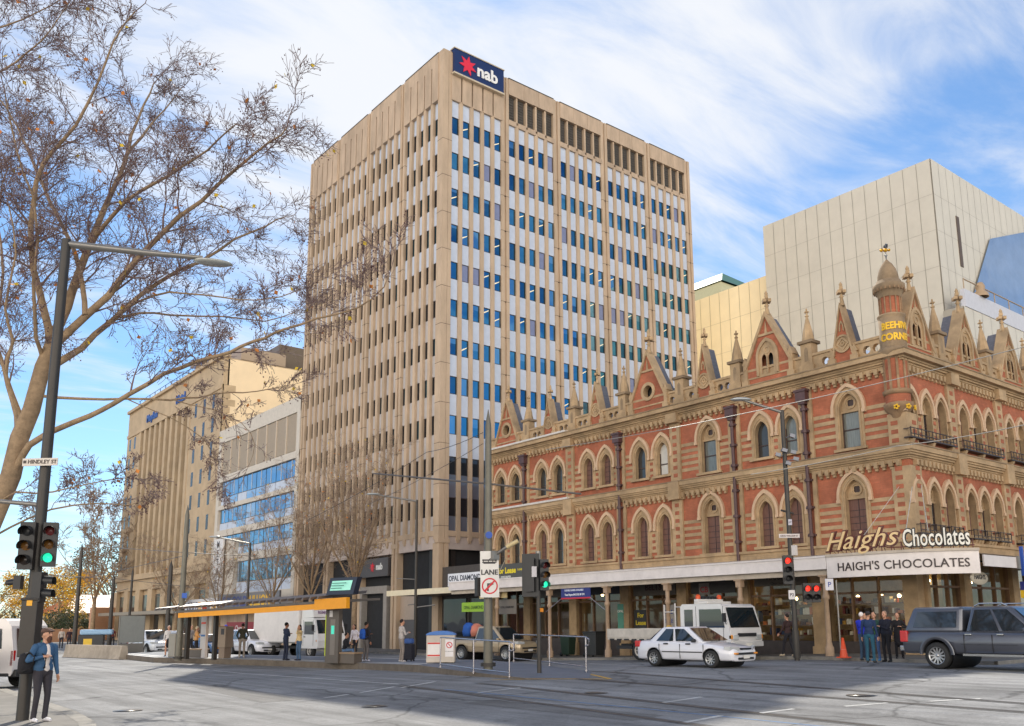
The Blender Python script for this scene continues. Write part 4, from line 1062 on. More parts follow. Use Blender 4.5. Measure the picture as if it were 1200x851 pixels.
for i in range(16):
    s = .15 + i * (LC - .3) / 15; b.tube([oncurve(s, 4.0, -.05), oncurve(s, 4.3, -.05)], .018, 5); b.tube([oncurve(s, 4.3, -.05), oncurve(s, 4.0, -.45)], .012, 4)
b.tube([oncurve(.1 + i * (LC - .2) / 20, 4.12 + .1 * (i < 9) * (i / 9), -.05) for i in range(21)], .02, 5)
b.build('frame', paint(110, 58, 50), ns)
b = MB(K)
for s, top in ((1.5, (-.05, .4, 6.6)), (2.9, (-.1, -.1, 6.5)), (3.6, (.5, -.12, 6.6))): b.tube([oncurve(s, 4.6, -.05), top], .012, 4)
b.build('stay_wire', paint(200, 196, 188), ns)
# blade sign, oval sign under the south veranda
b = MB(K); b.lathe([(0, -.03), (.36, -.03), (.38, 0), (.36, .03), (0, .03)], (0, 0, 0), 24, axis='Y'); b.v = [(x * 1.7, y, z * .62) for x, y, z in b.v]
ov = b.build('oval_sign', paint(205, 195, 175), None, loc=((XF + .05) * K, (16.55 - 2.1) * K, 3.12 * K)); tag(ov, 'oval cream sign hanging under the veranda beside the corner shop', 'hanging sign')
b = MB(K); b.text("HAIGH'S", .22, lambda u, v, d: (u, -.035 - d, v - .04), ext=.003, bold=.006); b.build('lettering', paint(58, 46, 44), ov, recalc=False)
bs = thing('hanging_shop_sign', 'blue and yellow box sign hanging under the veranda at the picture edge', 'hanging sign', ((XF + 2.0) * K, (16.55 - 2.8) * K, 0))
b = MB(K); b.box(0, 0, 2.72, 3, .2, 3.02); b.build('blue_panel', paint(44, 52, 130), bs); b = MB(K); b.box(0, -.01, 2.45, 3, .21, 2.72); b.build('yellow_panel', paint(232, 190, 40), bs)
b = MB(K); b.box(.2, .08, 3.02, .24, .12, 3.5); b.box(2.6, .08, 3.02, 2.64, .12, 3.5); b.build('hanger', M_IRON, bs)
# ---------------------------------------------------------------- low opal shop in the gap before the tower
op = thing('opal_shop', 'low dark opal shop with flat awning squeezed between tower and brick building', 'shop', (XF * K, 42.32 * K, 0))
b = MB(K); b.box(.3, .03, 0, 8, 5.5, 5.2); b.build('shop_body', mat('shop_dark', (.07, .06, .055), .6, var=.2), op)
b = MB(K); b.box(-2.95, -.3, 3.42, .3, 6.6, 3.62); b.box(-3.0, -.35, 3.40, -2.95, 6.65, 3.72, 1); b.build('awning', [paint(120, 104, 90), paint(236, 222, 190)], op)
b = MB(K); b.box(.22, .2, .4, .28, 2.5, 3.2); b.box(.22, 2.8, .1, .28, 5.2, 3.2); b.build('shop_glass', G5, op)
def pboard(root, name, lab, cat, X, y0, y1, z0, z1, c, txts, th=.05, group=None):
    """a board facing the street (west)"""
    t = tag(bpy.data.objects.new(name, None), lab, cat, group); COL.objects.link(t); t.location = (X * K, (y0 + y1) / 2 * K, 0)
    b = MB(K); b.box(0, -(y1 - y0) / 2, z0, th, (y1 - y0) / 2, z1); b.build('sign_panel', paint(*c), t)
    for (s, sz, yy, zz, tc, bd) in txts:
        b = MB(K); b.text(s, sz, lambda u, v, d: (-.006 - d, -u + yy, zz + v), ext=.003, bold=bd); b.build('lettering', paint(*tc), t, recalc=False)
    return t
pboard(None, 'opal_sign', 'long white OPAL DIAMOND sign standing on the awning edge', 'shop sign', 28.35, 38.95, 42.35, 3.75, 4.45, (232, 232, 236), [('OPAL DIAMOND', .40, .1, 4.05, (40, 44, 60), .008), ('FACTORY DIRECT', .13, .1, 3.85, (60, 60, 80), .003)])
pboard(None, 'lease_sign', 'dark grey sign with yellow For Lease lettering above the awning', 'lease sign', 28.35, 35.6, 37.9, 3.72, 4.72, (78, 76, 70), [('For Lease', .40, .25, 4.25, (238, 214, 30), .016), ('2 LEVELS', .12, -.9, 4.35, (238, 214, 30), .004), ('OFFICE SUITES', .13, .3, 4.02, (225, 225, 220), .004), ('CALL NOW', .13, .3, 3.84, (225, 225, 220), .004)])
pboard(None, 'green_opal_sign', 'lime green sign hanging below the awning of the opal shop', 'shop sign', 28.5, 38.98, 41.2, 2.35, 2.85, (150, 190, 50), [('OPAL DIAMOND', .24, 0, 2.5, (60, 90, 30), .004)])
pboard(None, 'factory_sign', 'beige OPAL FACTORY sign below the veranda end', 'shop sign', 28.6, 37.3, 39.7, 3.02, 3.36, (196, 176, 130), [('OPAL FACTORY', .22, 0, 3.1, (70, 56, 44), .004)])
pboard(None, 'opal_store_sign', 'grey box sign reading OPAL DIAMOND hanging under the veranda', 'shop sign', 28.9, 36.9, 38.4, 2.2, 2.95, (120, 112, 104), [('OPAL DIAMOND', .15, 0, 2.5, (40, 38, 38), .003)])
bn = pboard(None, 'office_banner', 'blue and white RETAIL OFFICE banner tied between the veranda posts', 'banner', 28.35, 30.7, 32.75, 2.82, 3.62, (44, 50, 120), [], th=.02)
b = MB(K); b.box(-.004, -1.02, 3.36, 0, 1.02, 3.62); b.build('white_header', paint(238, 234, 236), bn); b = MB(K); b.box(-.004, -1.02, 2.82, 0, 1.02, 2.89); b.build('red_edge', paint(200, 40, 60), bn)
for (s, sz, yy, zz, tc) in (('RETAIL / OFFICE', .19, .22, 3.42, (220, 70, 70)), ('MGSM', .19, -.80, 3.42, (180, 40, 60)), ('FLEXIBLE LEASES AVAILABLE', .105, .1, 3.19, (220, 224, 240)), ('Tom Payne 0413 83 89 391', .125, .05, 2.98, (240, 240, 245))):
    b = MB(K); b.text(s, sz, lambda u, v, d: (-.010 - d, -u + yy, zz + v), ext=.002, bold=.005); b.build('lettering', paint(*tc), bn, recalc=False)
b = MB(K); b.tube([(0, 1.02, 2.85), (-.05, 2.1, 2.25)], .012, 4); b.tube([(0, -1.02, 2.85), (-.05, -2.0, 2.3)], .012, 4); b.build('tie_rope', paint(180, 176, 190), bn)
# ---------------------------------------------------------------- the department store blocks behind
M_PANEL = mat('cream_cladding', (.68, .63, .53), .55, var=.05, scale=.5, dirt=.06); M_PANEL_LIT = mat('bounce_tinted_cladding', (.95, .78, .50), .6, var=.05, scale=.5)  # second cladding yellowed: sunlight bounced off the tower is put into its colour
M_WHT = mat('white_parapet', (.62, .62, .66), .6, var=.06); M_BGL = glassmat('blue_roof_glass', (.34, .44, .58), metal=.5)
st = thing('department_store', 'large blank cream panelled building rising behind the gothic gables', 'department store', (0, 0, 0))
def grid_wall(b, p0, du, dv, nu, nv, gap, nrm, jit=0):
    """clad a rectangle with separate panels standing proud of a dark joint"""
    p0 = Vector(p0); du = Vector(du); dv = Vector(dv); nrm = Vector(nrm)
    for i in range(nu):
        for j in range(nv):
            a = p0 + du * (i / nu) + dv * (j / nv) + nrm * .05
            e, f = du / nu, dv / nv; g1 = e.normalized() * gap; g2 = f.normalized() * gap
            b._add([a + g1, a + e - g1, a + e + f - g1 - g2 + g1 * 0, a + f + g1 - g2], [(0, 1, 2, 3)])
M_JOINT = mat('panel_joint', (.42, .38, .31), .8, var=0)
b = MB(K); X = 62.0
ya, yb, zt = 29.15, 44.15, 35.3
b.box(X, ya, 0, X + 20, yb, zt); b.build('store_block', M_JOINT, st)
b = MB(K); grid_wall(b, (X, yb, 10), (0, ya - yb, 0), (0, 0, zt - 10), 14, 9, .018, (-1, 0, 0)); b.build('cladding', M_PANEL, st, recalc=False)
b = MB(K); grid_wall(b, (X, ya, 10), (20, 0, 0), (0, 0, zt - 10), 18, 9, .018, (0, -1, 0)); b.build('cladding', M_PANEL, st, recalc=False)
s0 = Vector(gy(1120, 253, (ya - .08) * K)) / K; s1 = Vector(gy(1128, 313, (ya - .08) * K)) / K
b = MB(K); b.box(s0.x, ya - .10, s1.z, s0.x + .45, ya + .1, s0.z); b.build('slot_window', mat('brown_slot', (.12, .08, .05), .5, var=.1), st)
b = MB(K); b.box(X + .6, yb + .02, 0, X + 20, 62, 31.1); b.build('side_block', mat('bounce_tinted_joint', (.50, .40, .24), .8, var=0), st)  # joint colour yellowed along with the cladding for the same bounced light
b = MB(K); grid_wall(b, (X + .6, 62, 8), (0, yb - 62, 0), (0, 0, 23.1), 16, 8, .02, (-1, 0, 0)); b.build('cladding', M_PANEL_LIT, st, recalc=False)
# southern wing: panelled wall, white parapet, raking blue glass roof
yw = 27.6
p = [Vector(gy(x, y, yw * K)) / K for x, y in ((1128, 352), (1215, 330), (1215, 300), (1130, 345))]
b = MB(K); b.box(p[0].x, yw, 0, p[0].x + 30, ya - .1, p[0].z - .4); b.build('wing_wall', M_JOINT, st)
b = MB(K); grid_wall(b, (p[0].x, yw, 6), (30, 0, 0), (0, 0, p[0].z - 6.4), 22, 8, .02, (0, -1, 0)); b.build('cladding', M_PANEL, st, recalc=False)
b = MB(K); b.box(p[0].x + .2, yw - .1, p[0].z - .4, p[0].x + 30, yw + .2, p[0].z + .9); b.build('wing_parapet', M_WHT, st)
q0 = Vector(gy(1131, 338, (ya - .2) * K)) / K; q1 = Vector(gy(1160, 280, (ya - .2) * K)) / K
b = MB(K); b._add([(q0.x, ya - .22, q0.z - 2), (q1.x, ya - .22, q1.z), (q1.x + 25, ya - .22, q1.z + 9), (q1.x + 25, ya - .22, q0.z - 2)], [(0, 1, 2, 3)]); b.build('blue_glass_roof', M_BGL, st, recalc=False)
b = MB(K); b.tube([(p[0].x + .4, yw, p[0].z + 1.7), (p[0].x + 30, yw, p[0].z + 1.7)], .05, 5)
for i in range(12): b.tube([(p[0].x + .4 + i * 2.4, yw, p[0].z + .9), (p[0].x + .4 + i * 2.4, yw, p[0].z + 1.7)], .04, 5)
b.lathe([(.55, 0), (.5, .3), (.28, .5), (.34, .8), (.2, 1.1), (0, 1.15)], (p[0].x + 3.0, yw, p[0].z + .9), 10); b.build('roof_rail', paint(176, 150, 120), st)
g = [Vector(gx(x, y, 75 * K)) / K for x, y in ((800, 345), (846, 330), (822, 318))]
gr = thing('green_roof_building', 'distant building with dark green hipped roof beside the tower edge', 'building', (0, 0, 0))
b = MB(K); y0_, y1_ = g[1].y, g[0].y + 6; z_ = g[0].z
b._add([(75, y0_, z_), (75, y1_, z_), (90, y1_, z_), (90, y0_, z_), (80, (y0_ + y1_) / 2 - 2, z_ + 3.2), (80, (y0_ + y1_) / 2 + 2, z_ + 3.2)], [(0, 1, 5, 4), (1, 2, 5), (2, 3, 4, 5), (3, 0, 4)]); b.build('roof', paint(16, 96, 66), gr, recalc=False)
b = MB(K); b.box(75.2, y0_ + .3, 0, 90, y1_ - .3, z_ - .05); b.build('wall', paint(200, 196, 160), gr)
# ---------------------------------------------------------------- sandstone office block and louvred block to the north
M_SAND = mat('sandstone', (.52, .39, .25), .85, var=.14, scale=.6, bump=.1, dirt=.15); M_SAND_LIT = mat('bounce_tinted_wall', (.86, .68, .46), .85, var=.06, scale=.5, dirt=.06)  # south wall colour lightened and warmed to stand in for reflected sunlight
M_WIN = mat('dark_window', (.035, .035, .04), .15, .2, var=.2)
sd = thing('sandstone_block', 'tall sandstone office block with tall pilasters beyond the tower', 'office block', (XF * K, 87.2 * K, 0))
H = 28.2; LN = 32.6
b = MB(K); b.box(.5, .02, 0, 22, LN, H); b.build('body', M_SAND, sd)
b = MB(K); b.box(.45, 0, .3, 22, .04, H - .1); b.build('bounce_tinted_wall', M_SAND_LIT, sd)
b = MB(K)
fbox(b, WF, 0, LN, 25.4, H, -.6, 0); fbox(b, WF, -.2, LN, H, H + .35, -.6, .3); fbox(b, WF, 0, 9.2, 7.6, 25.4, -.6, 0); fbox(b, WF, 27.6, LN, 7.6, 25.4, -.6, 0)
fbox(b, WF, 0, LN, 7.0, 7.6, -.6, .35); fbox(b, WF, 0, LN, 5.8, 7.0, -.6, 0); fbox(b, WF, 0, LN, 25.0, 25.4, -.5, .12)
for k in range(10): u = 9.2 + k * 1.95; fbox(b, WF, u, u + .75, 7.6, 25.2, -.6, .06)
for k in range(8): u = k * 4.6; fbox(b, WF, u, u + 1.6, 0, 5.8, -.6, .0)
fbox(b, WF, 0, LN, 0, .9, -.6, .05)
for q in range(24): fbox(b, WF, .0, .55 if q % 2 else .9, 7.7 + q * .74, 8.35 + q * .74, -.5, .03)
b.build('pilastered_front', M_SAND, sd)
b = MB(K)
for q in range(24): b.box(.1, -.03, 7.7 + q * .74, 1.3 if q % 2 else .8, .01, 8.35 + q * .74)
b.build('quoin_pattern', M_SAND, sd)
b = MB(K)
for r in range(7):
    z = 8.6 + r * 2.45
    for u in (2.0, 4.6, 7.2, 29.0, 31.0): fbox(b, WF, u, u + .62, z, z + 1.5, -.5, .012)
    for k in range(9): fbox(b, WF, 9.95 + k * 1.95 + .1, 11.05 + k * 1.95, z, z + 1.55, -.5, -.42)
for k in range(8): fbox(b, WF, k * 4.6 + 1.9, k * 4.6 + 4.2, 1.0, 5.2, -.55, -.3)
tag(b.build('windows', M_WIN, sd), kind='stuff')
b = MB(K)
for r in range(7):
    for k in range(9): fbox(b, WF, 9.95 + k * 1.95 + .05, 11.15 + k * 1.95, 8.6 + r * 2.45 + 1.6, 8.6 + (r + 1) * 2.45 - .05, -.55, -.38)
b.build('bronze_spandrels', mat('bronze_spandrel', (.20, .14, .09), .6, var=.15), sd)
b = MB(K); fbox(b, WF, 2, LN - 3, 2.9, 3.25, 0, 2.6); b.build('awning', paint(150, 136, 118), sd)
b = MB(K); b.text('Hotel', 1.3, lambda u, v, d: WF(12.5 - u, 26.0 + v, .1 + d), ext=.06, bold=.03); b.text('Mayfair', 1.2, lambda u, v, d: WF(22.5 - u, 25.8 + v, .1 + d), ext=.06, bold=.03, spacing=1.2); b.build('lettering', paint(60, 96, 170), sd, recalc=False)
b = MB(K); b.box(7, 3, H + .3, 12, 8, H + 3.4); b.box(2.0, .8, H + .3, 6.8, 12, H + 1.6, 1); b.box(1.2, 8, H + 2.2, 6, 14, H + 2.4, 1); b.box(12.5, 1, H + .3, 20, 6, H + 2.0)
for k in range(16): b.tube([(.6, .5 + k * 2, H + .3), (.6, .5 + k * 2, H + 1.5)], .05, 4, 2)
b.tube([(.6, .5, H + 1.5), (.6, 31, H + 1.5)], .05, 4, 2); b.tube([(.6, .5, H + .9), (.6, 31, H + .9)], .04, 4, 2); b.build('roof_plant', [paint(110, 96, 82), paint(170, 150, 130), paint(70, 110, 170)], sd)
md = thing('louvred_block', 'lower modern block with louvred top and white bands between blue windows', 'office block', (XF * K, 68.75 * K, 0))
b = MB(K); b.box(.25, .1, 0, 18, 18.3, 20.3); b.build('body', M_CONC2, md); b = MB(K); b.box(.3, .15, 20.3, 18, 18.2, 20.36); b.build('roof_deck', M_BOUNCE, md)  # unseen deck made pale to throw sunlight up the wall beyond
b = MB(K)
for (z0, z1) in ((15.3, 15.9), (19.2, 20.5), (12.6, 13.0), (10.0, 10.6), (7.4, 8.1), (2.9, 4.6)): fbox(b, WF, 0, 18.3, z0, z1, -.5, .05)
fbox(b, WF, 12.5, 18.4, 3.2, 9.6, -.5, .25); fbox(b, WF, 17.7, 18.4, 0, 20.5, -.5, .06); fbox(b, WF, 0, .6, 0, 20.5, -.5, .06); b.build('pale_bands', mat('pale_band', (.62, .56, .48), .7, var=.08), md)
b = MB(K)
for k in range(34): fbox(b, WF, .6, 17.7, 16.0 + k * .093, 16.05 + k * .093, -.3, -.02)
for k in range(9): fbox(b, WF, .6 + k * 2.1, .75 + k * 2.1, 15.9, 19.2, -.3, .02)
b.build('louvre_grille', paint(206, 188, 164), md)
gm = [glassmat('band_glass', (.16, .34, .52), metal=.9), glassmat('band_glass_light', (.34, .46, .60), metal=.7), M_SPAN]; rr = random.Random(4)
for r, (z0, z1) in enumerate(((13.0, 15.3), (10.6, 12.6), (8.1, 10.0), (4.6, 7.4))):
    for k in range(8):
        b = MB(K); fbox(b, WF, .65 + k * 2.12, .65 + k * 2.12 + 2.0, z0 + (z1 - z0) * .36, z1, -.4, -.15, rr.choice((0, 0, 1))); fbox(b, WF, .65 + k * 2.12, 2.65 + k * 2.12, z0, z0 + (z1 - z0) * .33, -.4, -.12, rr.choice((1, 2, 2)))
        fbox(b, WF, 1.6 + k * 2.12, 1.68 + k * 2.12, z0 + (z1 - z0) * .36, z1, -.16, -.12, 2); b.build('window', gm, md)
def wsign(name, lab, cat, y0, y1, z0, z1, d, c, txts, vertical=False):
    t = tag(bpy.data.objects.new(name, None), lab, cat); COL.objects.link(t); t.location = ((XF - d) * K, (y0 + y1) / 2 * K, 0)
    b = MB(K); b.box(0, -(y1 - y0) / 2, z0, .15, (y1 - y0) / 2, z1); b.build('sign_panel', paint(*c), t)
    for (s, sz, yy, zz, tc, bd) in txts:
        b = MB(K); b.text(s, sz, lambda u, v, dd: (-.01 - dd, -u + yy, zz + v), ext=.005, bold=bd); b.build('lettering', paint(*tc), t, recalc=False)
    return t
wsign('vertical_sign', 'tall white sign with stacked dark letters on the sandstone corner', 'shop sign', 83.2, 85.5, 4.6, 9.7, .6, (226, 222, 220), [(ch, .9, .0, 8.85 - i * .82, (40, 40, 60), .01) for i, ch in enumerate('METALS')])
wsign('gold_shop_sign', 'white CITY GOLD BULLION fascia sign seen above the tram shelter roof', 'shop sign', 79.5, 89.3, 2.75, 4.1, 2.2, (224, 222, 224), [('CITY GOLD', 1.12, 2.6, 3.05, (52, 56, 100), .03), ('BULLION', 1.12, -2.45, 3.05, (230, 170, 40), .03)])
wsign('gold_shop_sign', 'grey CITY GOLD BULLION fascia sign to the right of the white one', 'shop sign', 66.5, 79.2, 2.95, 4.35, 2.2, (120, 118, 122), [('CITY GOLD', 1.15, 3.0, 3.3, (70, 80, 140), .03), ('BULLION', 1.15, -2.3, 3.3, (230, 180, 40), .03)])
wsign('red_shop_sign', 'dark red shop fascia under the tram shelter roof line', 'shop sign', 72.5, 78.6, .95, 2.0, 1.6, (140, 24, 34), [('Chemist', .6, 0, 1.3, (225, 215, 210), .01)])
wsign('dark_fascia', 'grey fascia with white lettering beside the parked lorry', 'shop sign', 64.5, 71.5, 1.75, 2.6, 1.5, (62, 58, 60), [('JEWELLERS', .55, 0, 1.95, (214, 210, 204), .012)])
# ---------------------------------------------------------------- people
import numpy as np
def ik(a, b, l1, l2, hint):
    a, b, hint = Vector(a), Vector(b), Vector(hint); d = b - a; L_ = min(d.length, (l1 + l2) * .995); dn = d.normalized(); b = a + dn * L_
    x = (l1 * l1 - l2 * l2 + L_ * L_) / (2 * L_); h = math.sqrt(max(0, l1 * l1 - x * x))
    p = hint - dn * hint.dot(dn)
    if p.length < 1e-6: p = Vector((0, 0, 1))
    return a + dn * x + p.normalized() * h, b
class Body:
    def __init__(s): s.c = []; s.e = []
    def cap(s, a, b, r0, r1, reg): s.c.append((Vector(a), Vector(b), r0, r1, reg))
    def ell(s, c, r, reg, rot=None): s.e.append((Vector(c), Vector(r), reg, rot or Matrix.Identity(3)))
    def mesh(s, voxel):
        b = MB()
        for a, c, r0, r1, reg in s.c:
            d = (c - a); L_ = d.length
            if L_ < 1e-6: d = Vector((0, 0, .001)); L_ = .001
            dn = d.normalized(); pts = []; rs = []
            for i in range(5): t = PI / 2 * (1 - i / 4); pts.append(a - dn * r0 * math.sin(t)); rs.append(max(.0008, r0 * math.cos(t)))
            for i in range(5): t = PI / 2 * i / 4; pts.append(c + dn * r1 * math.sin(t)); rs.append(max(.0008, r1 * math.cos(t)))
            b.tube(pts, rs, 10)
        for c, r, reg, R in s.e:
            vs = []; fs = []; n, m = 8, 12
            for i in range(n + 1):
                for j in range(m):
                    t = PI * i / n; f = 2 * PI * j / m
                    vs.append(c + R @ Vector((r.x * math.sin(t) * math.cos(f), r.y * math.sin(t) * math.sin(f), r.z * math.cos(t))))
            for i in range(n):
                for j in range(m): k = (j + 1) % m; fs.append((i*m+j, (i+1)*m+j, (i+1)*m+k, i*m+k))
            b._add(vs, fs)
        me = bpy.data.meshes.new('body'); me.from_pydata(b.v, [], b.f)
        ob = bpy.data.objects.new('body', me); COL.objects.link(ob)
        m = ob.modifiers.new('r', 'REMESH'); m.mode = 'VOXEL'; m.voxel_size = voxel; m.use_smooth_shade = True
        m2 = ob.modifiers.new('s', 'SMOOTH'); m2.factor = .5; m2.iterations = 2
        bpy.context.view_layer.update()
        out = bpy.data.meshes.new_from_object(ob.evaluated_get(bpy.context.evaluated_depsgraph_get()))
        bpy.data.objects.remove(ob); bpy.data.meshes.remove(me)
        return out
    def regions(s, me):
        n = len(me.polygons); C = np.empty(n * 3, np.float32); me.polygons.foreach_get('center', C); C = C.reshape(-1, 3)
        best = np.full(n, 1e9, np.float32); reg = np.zeros(n, np.int32); names = []
        def use(d, r):
            if r not in names: names.append(r)
            k = d < best; best[k] = d[k]; reg[k] = names.index(r)
        for a, c, r0, r1, r in s.c:
            A = np.array(a, np.float32); B = np.array(c, np.float32); AB = B - A; t = np.clip(((C - A) @ AB) / max(1e-9, AB @ AB), 0, 1)
            use(np.linalg.norm(C - A - t[:, None] * AB, axis=1) - (r0 + (r1 - r0) * t), r)
        for c, q, r, R in s.e:
            P = (C - np.array(c, np.float32)) @ np.array(R, np.float32); Q = np.array(q, np.float32)
            k0 = np.linalg.norm(P / Q, axis=1); k1 = np.linalg.norm(P / (Q * Q), axis=1) + 1e-9
            use(k0 * (k0 - 1) / k1, r)
        return reg, names
SKIN = mat('skin', srgb(196, 146, 118), .55, var=.08); SKIN2 = mat('skin_tan', srgb(160, 110, 84), .55, var=.08)
def cloth(c): return paint(*c, rough=.85, var=.2, bump=.6)
def hand(B, wrist, d, up, reg='skin', curl=.3, s=1.0):
    """palm, four fingers and a thumb; d points along the hand, up is the back-of-hand side"""
    d = Vector(d).normalized(); up = Vector(up); up = (up - d * up.dot(d)).normalized(); side = d.cross(up)
    w = Vector(wrist)
    B.cap(w, w + d * .03 * s, .026 * s, .026 * s, reg)
    for k in range(4):
        q = (k - 1.5) * .020 * s; base = w + d * .085 * s + side * q; L_ = (.062, .074, .070, .054)[k] * s
        B.cap(w + d * .02 * s + side * q * .7, base, .017 * s, .013 * s, reg)
        m = base + (d - up * curl * .6).normalized() * L_ * .5; t = m + (d - up * curl * 1.8).normalized() * L_ * .5
        B.cap(base, m, .0105 * s, .010 * s, reg); B.cap(m, t, .010 * s, .0085 * s, reg)
    b0 = w + d * .03 * s + side * .028 * s; b1 = b0 + (d * .7 + side * .7 - up * .3).normalized() * .045 * s
    B.cap(b0, b1, .014 * s, .0115 * s, reg); B.cap(b1, b1 + (d - up * .3).normalized() * .03 * s, .011 * s, .009 * s, reg)
def person(label, p, face, H=1.75, top=(60, 60, 70), legs=(50, 52, 60), shoe=(40, 36, 34), hair=(40, 30, 24), arms=('hang', 'hang'), stance=.11, stride=0.0, sit=False, skirt=None, coat=None, female=False, sleeve=True,
           cap_=None, beard=None, helmet=None, lean=0.0, skin=SKIN, voxel=.0115, build=1.0, headturn=0.0, shirt=None, longhair=False, group=None, name='person', headpitch=0.0):
    """stands (or sits) at p looking along azimuth `face` (degrees clockwise from north)"""
    B = Body(); k = H / 1.75; g = build
    fw = (.165 if female else .19)
    hip = Vector((0, 0, .50 if sit else .93)); ln = Vector((math.sin(lean), 0, math.cos(lean)))
    U = lambda h: hip + ln * (h - .93) if not sit else hip + ln * (h - .93)
    # legs
    for s in (-1, 1):
        h = hip + Vector((0, s * .09, -.01))
        if sit: kn = h + Vector((.42, s * .05, .02)); an = kn + Vector((.02, 0, -.40)); 
        else:
            an = Vector((s * stride, s * stance, .085)); kn, an = ik(h, an, .422, .418, (1, s * .1, 0))
        B.cap(h, kn, .088 * g, .058, 'legs' if not skirt else 'skin'); B.cap(kn, an, .058, .045, 'legs' if not skirt else 'skin')
        if not skirt: B.cap(kn + (an - kn) * .5, an + Vector((0, 0, .0)), .052, .052, 'legs')
        B.cap(an + Vector((-.03, 0, -.035)), an + Vector((.13, s * .02, -.05)), .042, .036, 'shoe'); B.cap(an + Vector((-.02, 0, -.055)), an + Vector((.15, s * .02, -.06)), .03, .026, 'shoe')
    B.ell(U(.95), (.115 * g, .155 * g, .12), 'legs' if not skirt else 'skirt')
    if skirt: B.cap(U(.98), U(.62), .12, .155, 'skirt')
    B.ell(U(1.10), (.112 * g, .148 * g, .15), 'top'); B.ell(U(1.30) + Vector((.0, 0, 0)), (.122 * g, .168 * g, .17), 'top')
    B.cap(U(1.415) + Vector((0, -.12, 0)), U(1.415) + Vector((0, .12, 0)), .068, .068, 'top')
    B.cap(U(1.01) + Vector((0, -.06, 0)), U(1.01) + Vector((0, .06, 0)), .112 * g, .112 * g, 'top')
    if coat: B.cap(U(1.2), U(.60), .13, .165, 'top'); 
    if shirt: B.ell(U(1.22) + Vector((.082, .0, 0)), (.075, .062, .24), 'shirt'); B.ell(U(1.0) + Vector((.085, 0, 0)), (.06, .075, .09), 'shirt')
    nk = U(1.46); hd = U(1.625) + Vector((.02, 0, 0)); B.cap(nk, hd, .052, .05, 'skin')
    R = Matrix.Rotation(headturn, 3, 'Z') @ Matrix.Rotation(headpitch, 3, 'Y')
    def hp(x, y, z): return hd + R @ Vector((x, y, z))
    B.ell(hp(0, 0, .02), (.098, .077, .115), 'skin', R); B.ell(hp(.035, 0, -.055), (.06, .055, .06), 'skin', R)
    B.cap(hp(.09, 0, .015), hp(.108, 0, -.018), .013, .017, 'skin')
    for s in (-1, 1): B.ell(hp(0, s * .078, 0), (.022, .012, .032), 'skin', R); B.ell(hp(.083, s * .034, .022), (.012, .016, .010), 'eye', R)
    B.ell(hp(.090, 0, -.05), (.012, .026, .008), 'lip', R)
    if cap_: B.ell(hp(-.005, 0, .075), (.112, .09, .062), 'cap', R); B.cap(hp(.08, -.04, .068), hp(.08, .04, .068), .030, .030, 'cap'); B.ell(hp(.115, 0, .062), (.05, .07, .014), 'cap', R)
    elif helmet: B.ell(hp(-.005, 0, .06), (.135, .10, .09), 'cap', R)
    B.ell(hp(-.022, 0, .045), (.095, .082, .098), 'hair', R)
    if longhair: B.ell(hp(-.055, 0, -.05), (.06, .085, .13), 'hair', R); B.cap(hp(-.06, 0, -.08), hp(-.07, 0, -.2), .07, .05, 'hair')
    if beard: B.ell(hp(.055, 0, -.075), (.052, .055, .065), 'beard', R); B.ell(hp(.06, 0, -.12), (.035, .04, .05), 'beard', R)
    # arms
    for s, a in ((1, arms[0]), (-1, arms[1])):
        sh = U(1.40) + Vector((0, s * fw, 0))
        if a == 'hang': tg = sh + Vector((.06, s * .08, -.54)); hint = (-1, s * .3, 0)
        elif a == 'pocket': tg = U(.95) + Vector((.08, s * .18, 0)); hint = (-1, s * .9, 0)
        elif a == 'phone': tg = U(1.20) + Vector((.27, s * .06, 0)); hint = (-.3, s * .6, -1)
        elif a == 'cross': tg = U(1.20) + Vector((.17, -s * .09, .02)); hint = (-.2, s, -.6)
        elif a == 'strap': tg = U(1.20) + Vector((.15, s * .12, .02)); hint = (-.4, s * 1, -.6)
        elif a == 'face': tg = U(1.52) + Vector((.15, s * .05, 0)); hint = (.2, s * .8, -1)
        elif a == 'hip': tg = U(1.02) + Vector((.02, s * .19, 0)); hint = (-.6, s * 1.2, .2)
        elif a == 'swingf': tg = sh + Vector((.26, s * .05, -.46)); hint = (-1, 0, 0)
        elif a == 'swingb': tg = sh + Vector((-.22, s * .08, -.48)); hint = (-1, 0, 0)
        elif a == 'lap': tg = U(1.05) + Vector((.28, s * .03, 0)); hint = (-.5, s, -.3)
        else: tg = sh + Vector(a); hint = (-.5, s * .5, -.5)
        el, wr = ik(sh, tg, .285, .255, hint); reg2 = 'top' if sleeve else 'skin'
        B.cap(sh, el, .058 * g, .045 * g, 'top'); B.cap(el, el + (wr - el) * .93, .044 * g, .032, reg2)
        d = (wr - el).normalized()
        hand(B, wr, d if a not in ('pocket', 'hip') else (d + Vector((0, 0, -.6))), Vector((0, s, 0)) if a in ('hang', 'swingf', 'swingb') else Vector((.2, s * .3, 1)), curl=.5)
    me = B.mesh(voxel); reg, names = B.regions(me)
    M = {'skin': skin, 'top': cloth(top), 'legs': cloth(legs), 'shoe': paint(*shoe), 'hair': paint(*hair, rough=.8), 'skirt': cloth(skirt or legs), 'shirt': cloth(shirt or top), 'cap': cloth(cap_ or helmet or top), 'beard': paint(*(beard or hair), rough=.85), 'eye': paint(30, 24, 22), 'lip': paint(150, 84, 76)}
    for nme in names: me.materials.append(M[nme])
    me.polygons.foreach_set('material_index', reg.tolist()); me.update()
    me.name = name
    o = bpy.data.objects.new(name, me); COL.objects.link(o); o.location = p; o.scale = (k, k, k); o.rotation_euler.z = math.radians(90 - face)
    tag(o, label, 'person', group)
    return o
